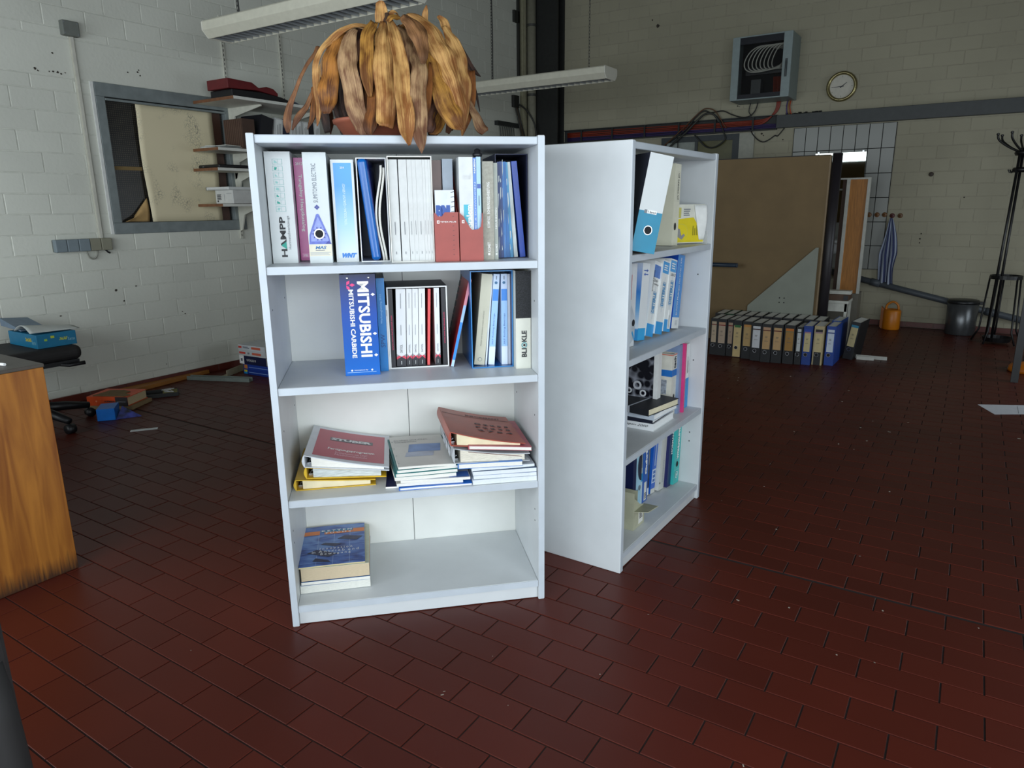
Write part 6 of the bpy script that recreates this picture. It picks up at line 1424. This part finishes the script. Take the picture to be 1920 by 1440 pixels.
# table end at the right edge
tbk = empty('work_table', loc=(.345, 6.05, 0))
obj('leg', MB().box(0, .045, 0, .045, 0, .73), BKM, tbk); obj('leg', MB().box(.75, .795, 0, .045, 0, .73), BKM, tbk); obj('leg', MB().box(.75, .795, .7, .745, 0, .73), BKM, tbk); obj('leg', MB().box(0.10, .145, .7, .745, 0, .73), BKM, tbk)
obj('table_top', MB().box(.02, .82, -.02, .76, .73, .76), mt((60, 60, 60), .5), tbk)
tag(tbk, 'dark table whose leg stands at the right edge of the view', 'table')
ob_ = obj('orange_base', MB().lathe([(0, .001), (.13, .001), (.135, .02), (.12, .05), (.05, .07), (0, .075)], 24), mt((206, 116, 20), .45, var=.05), None, TR(.47, 6.50, 0), smooth=True); obj('dark_knob', MB().box(-.135, -.115, -.02, .02, .012, .03), BLACK, ob_); tag(ob_, 'orange plastic tool on the floor behind the table leg', 'tool')
ps = obj('paper_sheet', MB().add([(.150, 5.245, .001), (.237, 5.040, .001), (.56, 5.23, .003), (.50, 5.42, .002)], [(0, 1, 2, 3)]), mt((206, 208, 214), .7, var=.03), None, solid=.0008); tag(ps, 'white sheet of paper lying on the floor at the right edge', 'paper'); obj('fold_line', MB().box(.36, .363, 5.13, 5.31, .0028, .0032), LGREY, ps)

# ------------------------------------------------------------------ desk, chairs and clutter on the left
WD = bpy.data.materials.new('amber_desk_wood'); WD.use_nodes = True
nt = WD.node_tree; b_ = nt.nodes['Principled BSDF']; b_.inputs['Roughness'].default_value = .42
tc = nt.nodes.new('ShaderNodeTexCoord'); mp = nt.nodes.new('ShaderNodeMapping'); mp.inputs['Scale'].default_value = (1, 9, .8)
nz = nt.nodes.new('ShaderNodeTexNoise'); nz.inputs['Scale'].default_value = 3.5; nz.inputs['Detail'].default_value = 7; nz.inputs['Distortion'].default_value = .6
rp = nt.nodes.new('ShaderNodeValToRGB'); rp.color_ramp.elements[0].position = .3; rp.color_ramp.elements[1].position = .68
rp.color_ramp.elements[0].color = [lin(x) for x in (122, 68, 22)] + [1]; rp.color_ramp.elements[1].color = [lin(x) for x in (168, 108, 40)] + [1]
nt.links.new(tc.outputs['Object'], mp.inputs[0]); nt.links.new(mp.outputs[0], nz.inputs['Vector']); nt.links.new(nz.outputs['Fac'], rp.inputs[0])
sp = nt.nodes.new('ShaderNodeSeparateXYZ'); nt.links.new(tc.outputs['Object'], sp.inputs[0])
mp2 = nt.nodes.new('ShaderNodeMapping'); mp2.inputs['Scale'].default_value = (1, 60, 3); n2 = nt.nodes.new('ShaderNodeTexNoise'); n2.inputs['Scale'].default_value = 2; nt.links.new(tc.outputs['Object'], mp2.inputs[0]); nt.links.new(mp2.outputs[0], n2.inputs['Vector'])
ma = nt.nodes.new('ShaderNodeMath'); ma.operation = 'MULTIPLY_ADD'; ma.inputs[1].default_value = -.10; nt.links.new(n2.outputs['Fac'], ma.inputs[0]); nt.links.new(sp.outputs['Z'], ma.inputs[2])
mr = nt.nodes.new('ShaderNodeMapRange'); mr.inputs[1].default_value = -.045; mr.inputs[2].default_value = .02; nt.links.new(ma.outputs[0], mr.inputs[0])
mx = nt.nodes.new('ShaderNodeMix'); mx.data_type = 'RGBA'; mx.inputs[6].default_value = [lin(x) for x in (62, 38, 24)] + [1]; nt.links.new(mr.outputs[0], mx.inputs[0]); nt.links.new(rp.outputs[0], mx.inputs[7]); nt.links.new(mx.outputs[2], b_.inputs['Base Color'])
dk = empty('desk', loc=(-2.592, 1.095, 0))
obj('end_panel', MB().box(-.03, 0, -.80, 0, .001, .748), WD, dk, bev=.002)
obj('end_panel', MB().box(-1.43, -1.40, -.80, 0, .001, .748), WD, dk, bev=.002)
obj('desk_top', MB().box(-1.43, -.001, -.80, .004, .748, .760), mt((74, 68, 62), .45, var=.08), dk, bev=.002)
obj('modesty_panel', MB().box(-1.40, -.03, -.74, -.72, .3, .748), WD, dk)
tag(dk, 'amber wooden desk with dark top at the left edge', 'desk')
pn = obj('white_pen', MB().tube([(0, 0, 0), (.14, .03, 0)], .005, 8), PWHITE, None, TR(-2.80, .98, .7655)); tag(pn, 'white pen lying on the dark desk top', 'pen')

ch = empty('office_chair', loc=(-4.60, 1.84, 0)); CHB = mt((34, 32, 32), .7, var=.1)
seat = MB().box(-.24, .24, -.23, .23, .41, .495); obj('seat', seat, CHB, ch, bev=.035, seg=4)
obj('seat_shell', MB().box(-.22, .22, -.21, .21, .385, .411), BLACK, ch)
obj('gas_column', MB().tube([(0, 0, .10), (0, 0, .39)], .028, 12), BLACK, ch, smooth=True)
for k in range(5):
    a = 2*PI*k/5 + 1.45; c, s = math.cos(a), math.sin(a)
    obj('base_leg', MB().tube([(.02*c, .02*s, .115), (.18*c, .18*s, .10), (.31*c, .31*s, .075)], [.034, .028, .020], 8), BLACK, ch, smooth=True)
    cst = obj('castor', MB().tube([(.31*c - .022*s, .31*s + .022*c, .0285), (.31*c + .022*s, .31*s - .022*c, .0285)], .028, 12), BLACK, ch, smooth=True)
obj('lever', MB().tube([(.16, .05, .40), (.24, .14, .385), (.26, .22, .39)], [.008, .011, .012], 8), BLACK, ch, smooth=True)
tag(ch, 'black office chair with the turquoise paper box on its seat', 'chair')
pbx = obj('paper_box', MB().box(0, .215, 0, .34, 0, .080), mt((16, 112, 150), .4, var=.04), None, TR(-4.41, 1.852, .4965) @ RZ(PI/2), bev=.002)
stext(pbx, '24x365', .118, .160, .034, .052, 'flat', mt((196, 206, 60), .4, var=0), .03, slant=.15); stext(pbx, 'Xerox', .165, .205, .026, .046, 'flat', mt((150, 200, 216), .4, var=0), .0)
patch(pbx, .04, .055, .040, .052, mt((150, 190, 70), .4, var=0), 'small_mark'); patch(pbx, .075, .095, .052, .066, mt((190, 200, 60), .4, var=0), 'small_mark')
text(pbx, '24x365', (-.001, .13, .036), (0, -.07, 0), (0, 0, .022), mt((206, 190, 50), .4, var=0), .03); text(pbx, 'Xerox', (-.001, .06, .022), (0, -.05, 0), (0, 0, .026), mt((130, 190, 210), .4, var=0), 0)
tag(pbx, 'turquoise copy paper box lying on the black office chair', 'box')
ev = MB().grid(lambda u, v: (-.02 + .27*u, .02 + .19*v, .0805 + .045*math.sin(PI*min(1, (1-v)*.9 + .05)) * (1 - .75*u) + .004), 12, 10)
eo = obj('envelope', ev, mt((190, 194, 190), .6, var=.03), None, TR(-4.41, 1.852, .4965) @ RZ(PI/2), smooth=True, solid=.003); tag(eo, 'light grey envelope bulging on the turquoise box', 'envelope')
fo = obj('folder', MB().hexa([(.0, .17, .086), (.15, .20, .082), (.15, .42, .084), (0, .42, .10), (.0, .17, .092), (.15, .20, .088), (.15, .42, .13), (0, .42, .146)]), mt((110, 128, 146), .5, var=.06), None, TR(-4.41, 1.852, .4995) @ RZ(PI/2)); tag(fo, 'slate blue folder lying on the left of the turquoise box', 'folder')

# things on the floor by the left wall
ang = math.radians(27.9)
ct = obj('cardboard_piece', MB().box(0, .30, 0, .22, 0, .022), mt((150, 128, 92), .8, var=.08), None, TR(-4.735, 2.225, .001) @ RZ(ang)); tag(ct, 'flattened cardboard under the orange catalogue', 'cardboard')
oc_ = obj('catalogue', MB().box(0, .28, 0, .002, 0, .060).box(0, .28, .002, .215, 0, .003).box(0, .28, .002, .215, .057, .060), mt((222, 82, 32), .4, var=.05), None, TR(-4.745, 2.225, .0235) @ RZ(ang)); tag(oc_, 'thick orange catalogue lying on the floor by the left wall', 'book')
obj('page_block', MB().box(.004, .275, .003, .21, .0035, .0565), mt((206, 186, 148), .85, var=.06, scale=90, stretch=(1, 1, 14)), oc_); patch(oc_, .195, .28, .0, .060, mt((40, 34, 36), .5, var=0), 'black_spine_end'); stext(oc_, 'HOFFMANN', .12, .19, .024, .036, 'flat', INK, .02); lines(oc_, .205, .265, .027, .031, 1, LGREY, y=-2*EPS, ragged=0); spoly(oc_, disc_pts(.065, .03, .006), mt((240, 150, 110), .4, var=0), 'round_mark', -2*EPS)
tcb = obj('cardboard_scrap', MB().prism([(.03, .02, 0), (.25, .01, 0), (.27, .05, 0), (.21, .09, 0), (.22, .13, 0), (.15, .17, 0), (.06, .16, 0), (.05, .09, 0)], (0, 0, .004)), mt((128, 104, 68), .85, var=.08), None, TR(-4.745, 2.225, .0845) @ RZ(ang)); tag(tcb, 'torn brown cardboard scrap on the orange catalogue', 'cardboard')
bbx = obj('blue_box', MB().box(0, .10, 0, .15, 0, .075), mt((20, 110, 200), .3, var=.05), None, TR(-4.40, 2.105, .001) @ RZ(math.radians(52)), bev=.002); tag(bbx, 'small bright blue carton in front of the orange catalogue', 'box')
obj('dark_side', MB().box(-.001, 0, .002, .148, .002, .073), mt((14, 26, 70), .4), bbx); bro = obj('open_brochure', MB().prism([(.102, .0, 0), (.24, .03, 0), (.12, .13, .05)], (0, .002, .002)), mt((60, 70, 170), .35, var=.5, scale=18), None, TR(-4.40, 2.105, .002) @ RZ(math.radians(52))); tag(bro, 'blue and white leaflet fanned out beside the small blue carton', 'leaflet')
pk = obj('plank', MB().prism([(0, 0, 0), (.86, .02, 0), (.87, .085, 0), (.42, .10, 0), (.36, .13, 0), (.18, .12, 0), (.0, .10, 0)], (0, 0, .028)), mt((172, 112, 46), .6, var=.15, scale=10, stretch=(.3, 6, 1)), None, TR(-4.86, 2.42, .001) @ RZ(math.radians(96)), bev=.002); tag(pk, 'rough yellow wooden plank lying along the left wall', 'plank')
tr_ = obj('tray', MB().box(0, .22, 0, .14, 0, .004).box(0, .22, 0, .006, .004, .025).box(0, .22, .134, .14, .004, .025).box(0, .006, .006, .134, .004, .025).box(.214, .22, .006, .134, .004, .025), mt((24, 24, 24), .5), None, TR(-4.66, 2.55, .001) @ RZ(math.radians(58))); tag(tr_, 'small black tray with white screws by the plank', 'tray'); obj('olive_lining', MB().box(.12, .213, .007, .133, .005, .022), mt((120, 112, 40), .6), tr_)
sm = MB()
for k in range(6): a = rnd.uniform(0, 3); x, y = rnd.uniform(.14, .19), rnd.uniform(.03, .10); sm.tube([(x - .03*math.cos(a), y - .03*math.sin(a), .026 + .002*k), (x + .03*math.cos(a), y + .03*math.sin(a), .028 + .002*k)], .003, 6)
so2 = obj('white_screws', sm, mt((206, 208, 206), .5), tr_); so2['kind'] = 'stuff'
chn = obj('metal_channel', MB().prism([(0, 0, 0), (0, .05, 0), (0, .05, .03), (0, .046, .03), (0, .046, .004), (0, .004, .004), (0, .004, .03), (0, 0, .03)], (.52, 0, 0)), mt((130, 140, 134), .4, .3, var=.05), None, TR(-4.92, 3.045, .001) @ RZ(math.radians(22))); tag(chn, 'pale metal channel lying on the floor by the left wall', 'channel')
wn_ = obj('corner_profile', MB().prism([(0, 0, 0), (0, .05, 0), (0, .05, .005), (0, .005, .005), (0, .005, .05), (0, 0, .05)], (.24, 0, 0)), mt((172, 166, 140), .6, var=.06), None, TR(-4.74, 3.27, .001) @ RZ(math.radians(112))); tag(wn_, 'short angled profile leaning towards the pile of catalogues', 'profile')
ms = [('white strip', 0), ('white strip', .022)]
for i in range(2):
    o = obj('metal_strip', MB().box(0, .145, 0, .007, 0, .004), mt((206, 210, 208), .4), None, TR(-4.035 + .016*i, 2.105 - .012*i, .001) @ RZ(math.radians(53))); tag(o, ['thin white strip on the tiles, nearer the wall', 'thin white strip on the tiles, nearer the bookcase'][i], 'strip', 'two thin strips on the floor')
sa = math.radians(3)
SB = [('bottom blue catalogue of the pile by the left wall', .040, (24, 56, 140), .0), ('second blue catalogue of the pile by the left wall', .040, (26, 60, 150), .006), ('thick navy catalogue with a white logo square reading KATALOG VI', .066, (18, 26, 64), -.035), ('white catalogue with red lettering under the topmost one of the pile', .044, (200, 204, 206), -.035), ('white topmost catalogue of the pile with red lettering', .040, (206, 210, 214), -.038)]
z = .001
for i, (lab, h_, c, dx_) in enumerate(SB):
    o = obj('catalogue', MB().box(0, .30, 0, .002, 0, h_).box(0, .30, .002, .21, 0, .002).box(0, .30, .002, .21, h_ - .002, h_), mt(c, .4, var=.04), None, TR(-4.72 + dx_, 3.405, z) @ RZ(sa)); obj('page_block', MB().box(.002, .298, .002, .208, .002, h_ - .002), PAPER, o); tag(o, lab, 'book', 'pile of catalogues by the left wall'); z += h_ + .0006
    if i < 2: patch(o, .01, .045, .005, h_ - .004, mt((206, 130, 60) if i else (206, 190, 60), .5, var=0), 'colour_tab'); lines(o, .06, .28, .012, .026, 1, mt((130, 160, 220), .5, var=0), ragged=0, thin=.3)
    if i == 0: patch(o, .01, .045, .004, .02, CYAN, 'cyan_tab', -2*EPS)
    if i == 2: patch(o, 0, .052, 0, h_, PWHITE, 'logo_field'); [patch(o, .017 + .010*(k % 2), .0255 + .010*(k % 2), .022 + .011*(k // 2), .0315 + .011*(k // 2), NAVY, 'logo_square', -2*EPS) for k in range(4)]; stext(o, 'KATALOG VI', .085, .185, .024, .042, 'flat', PWHITE, .0)
    if i > 2: patch(o, .004, .040 if i == 4 else .075, .013, .029, mt((206, 70, 60), .5, var=0), 'red_block'); lines(o, .055 if i == 4 else .10, .13, .014, .030, 2, NAVY); patch(o, .15, .25, .012, .030, mt((206, 96, 70), .5, var=0), 'red_block')
# dark upholstered chair cut off by the lower left corner
uc = empty('upholstered_chair', loc=(-1.472, .285, 0)); UM = mt((40, 36, 36), .9, var=.1, scale=30)
obj('backrest', MB().box(-.24, .24, .03, .12, .33, .68), UM, uc, bev=.04, seg=4)
for s in (-1, 1): obj('rear_leg', MB().tube([(s*.22, .10, 0), (s*.225, .085, .45), (s*.22, .08, .55)], .028, 10), mt((28, 27, 27), .85), uc, smooth=True)
for s in (-1, 1): obj('front_leg', MB().tube([(s*.22, -.34, 0), (s*.22, -.33, .42)], .022, 10), mt((28, 27, 27), .85), uc, smooth=True)
obj('seat', MB().box(-.24, .24, -.36, .10, .41, .47), UM, uc, bev=.02, seg=3)
tag(uc, 'dark upholstered chair cut off by the lower left corner', 'chair')
# crumbs of plaster and dirt scattered on the tiles
CRUMB = mt((150, 140, 128), .8, var=.1); DKC = mt((40, 34, 32), .8)
cm_ = MB(); rnd = random.Random(5)
for k in range(90):
    x, y = rnd.uniform(-2.2, .9), rnd.uniform(1.0, 5.5); s = rnd.uniform(.0008, .0022) * (.6 + .25 * y); a = rnd.uniform(0, 6)
    c, si = math.cos(a), math.sin(a); L = rnd.choice((1, 1, 2.5))
    cm_.hexa([(x + (px_*L*c - py_*si)*s, y + (px_*L*si + py_*c)*s, zz) for zz in (0.0006, s*.8) for px_, py_ in ((-1, -1), (1, -1), (1, 1), (-1, 1))])
o = obj('debris', cm_, CRUMB); tag(o, 'pale crumbs of plaster scattered over the red tile floor', 'debris', kind='stuff')
# drill holes and chipped spots in the painted bricks
def spots(wall, lst, fn, rot):
    for i, (a, z, r) in enumerate(lst):
        rr = random.Random(i); n = 7; mb = MB()
        P = [(r * rr.uniform(.55, 1.2) * math.cos(2*PI*k/n), r * rr.uniform(.55, 1.2) * math.sin(2*PI*k/n)) for k in range(n)]
        mb.prism([(x, 0, y) for x, y in P], (0, -.0012, 0))
        o = obj('chipped_spot', mb, mt((66, 60, 52), .9, var=.2), wall); o.matrix_local = Matrix.Translation(fn(a, z)) @ rot.to_4x4()
spots(wall_left, [(2.476, 2.222, .006), (2.36, 2.115, .010), (2.375, 2.105, .006), (2.44, 2.11, .005), (2.465, 2.112, .007), (2.49, 2.11, .008), (2.51, 2.105, .006), (2.535, 2.115, .005), (2.95, 2.175, .006), (3.02, 2.185, .007), (3.03, 2.20, .005), (3.035, 2.165, .006),
                  (2.655, .72, .011), (2.70, .64, .008), (2.80, .735, .006), (2.27, .59, .006), (3.13, .51, .005), (3.15, .49, .006), (2.95, .135, .005), (3.86, 2.14, .006), (3.90, 2.12, .006)], lambda a, z: (XL + .0004, a, z), Matrix.Rotation(PI/2, 3, 'Z'))
spots(wall_rear, [(-2.10, 2.005, .012), (-2.08, 1.985, .009), (-2.38, 2.31, .010), (-2.36, 2.305, .006), (-1.87, 1.93, .008), (-1.70, 1.98, .006), (-3.35, 3.25, .022), (-3.42, 3.32, .012), (-.46, .90, .010), (-.455, .95, .008), (-.46, .86, .007), (-2.1, 3.34, .012), (-.13, 1.30, .008)], lambda a, z: (a, YR - .0004, z), Matrix.Identity(3))
rag = MB(); rr = random.Random(2); x = -1.86
while x < -1.52:
    w_ = rr.uniform(.012, .03); rag.box(x, x + w_, YR - .02, YR - .001, 2.178, 2.178 + rr.uniform(.006, .022)); x += w_ + rr.uniform(.0, .008)
tag(obj('foam_remnant', rag, mt((26, 26, 24), .9), None), 'ragged black foam remnant on top of the trunking right of the cabinet', 'foam')
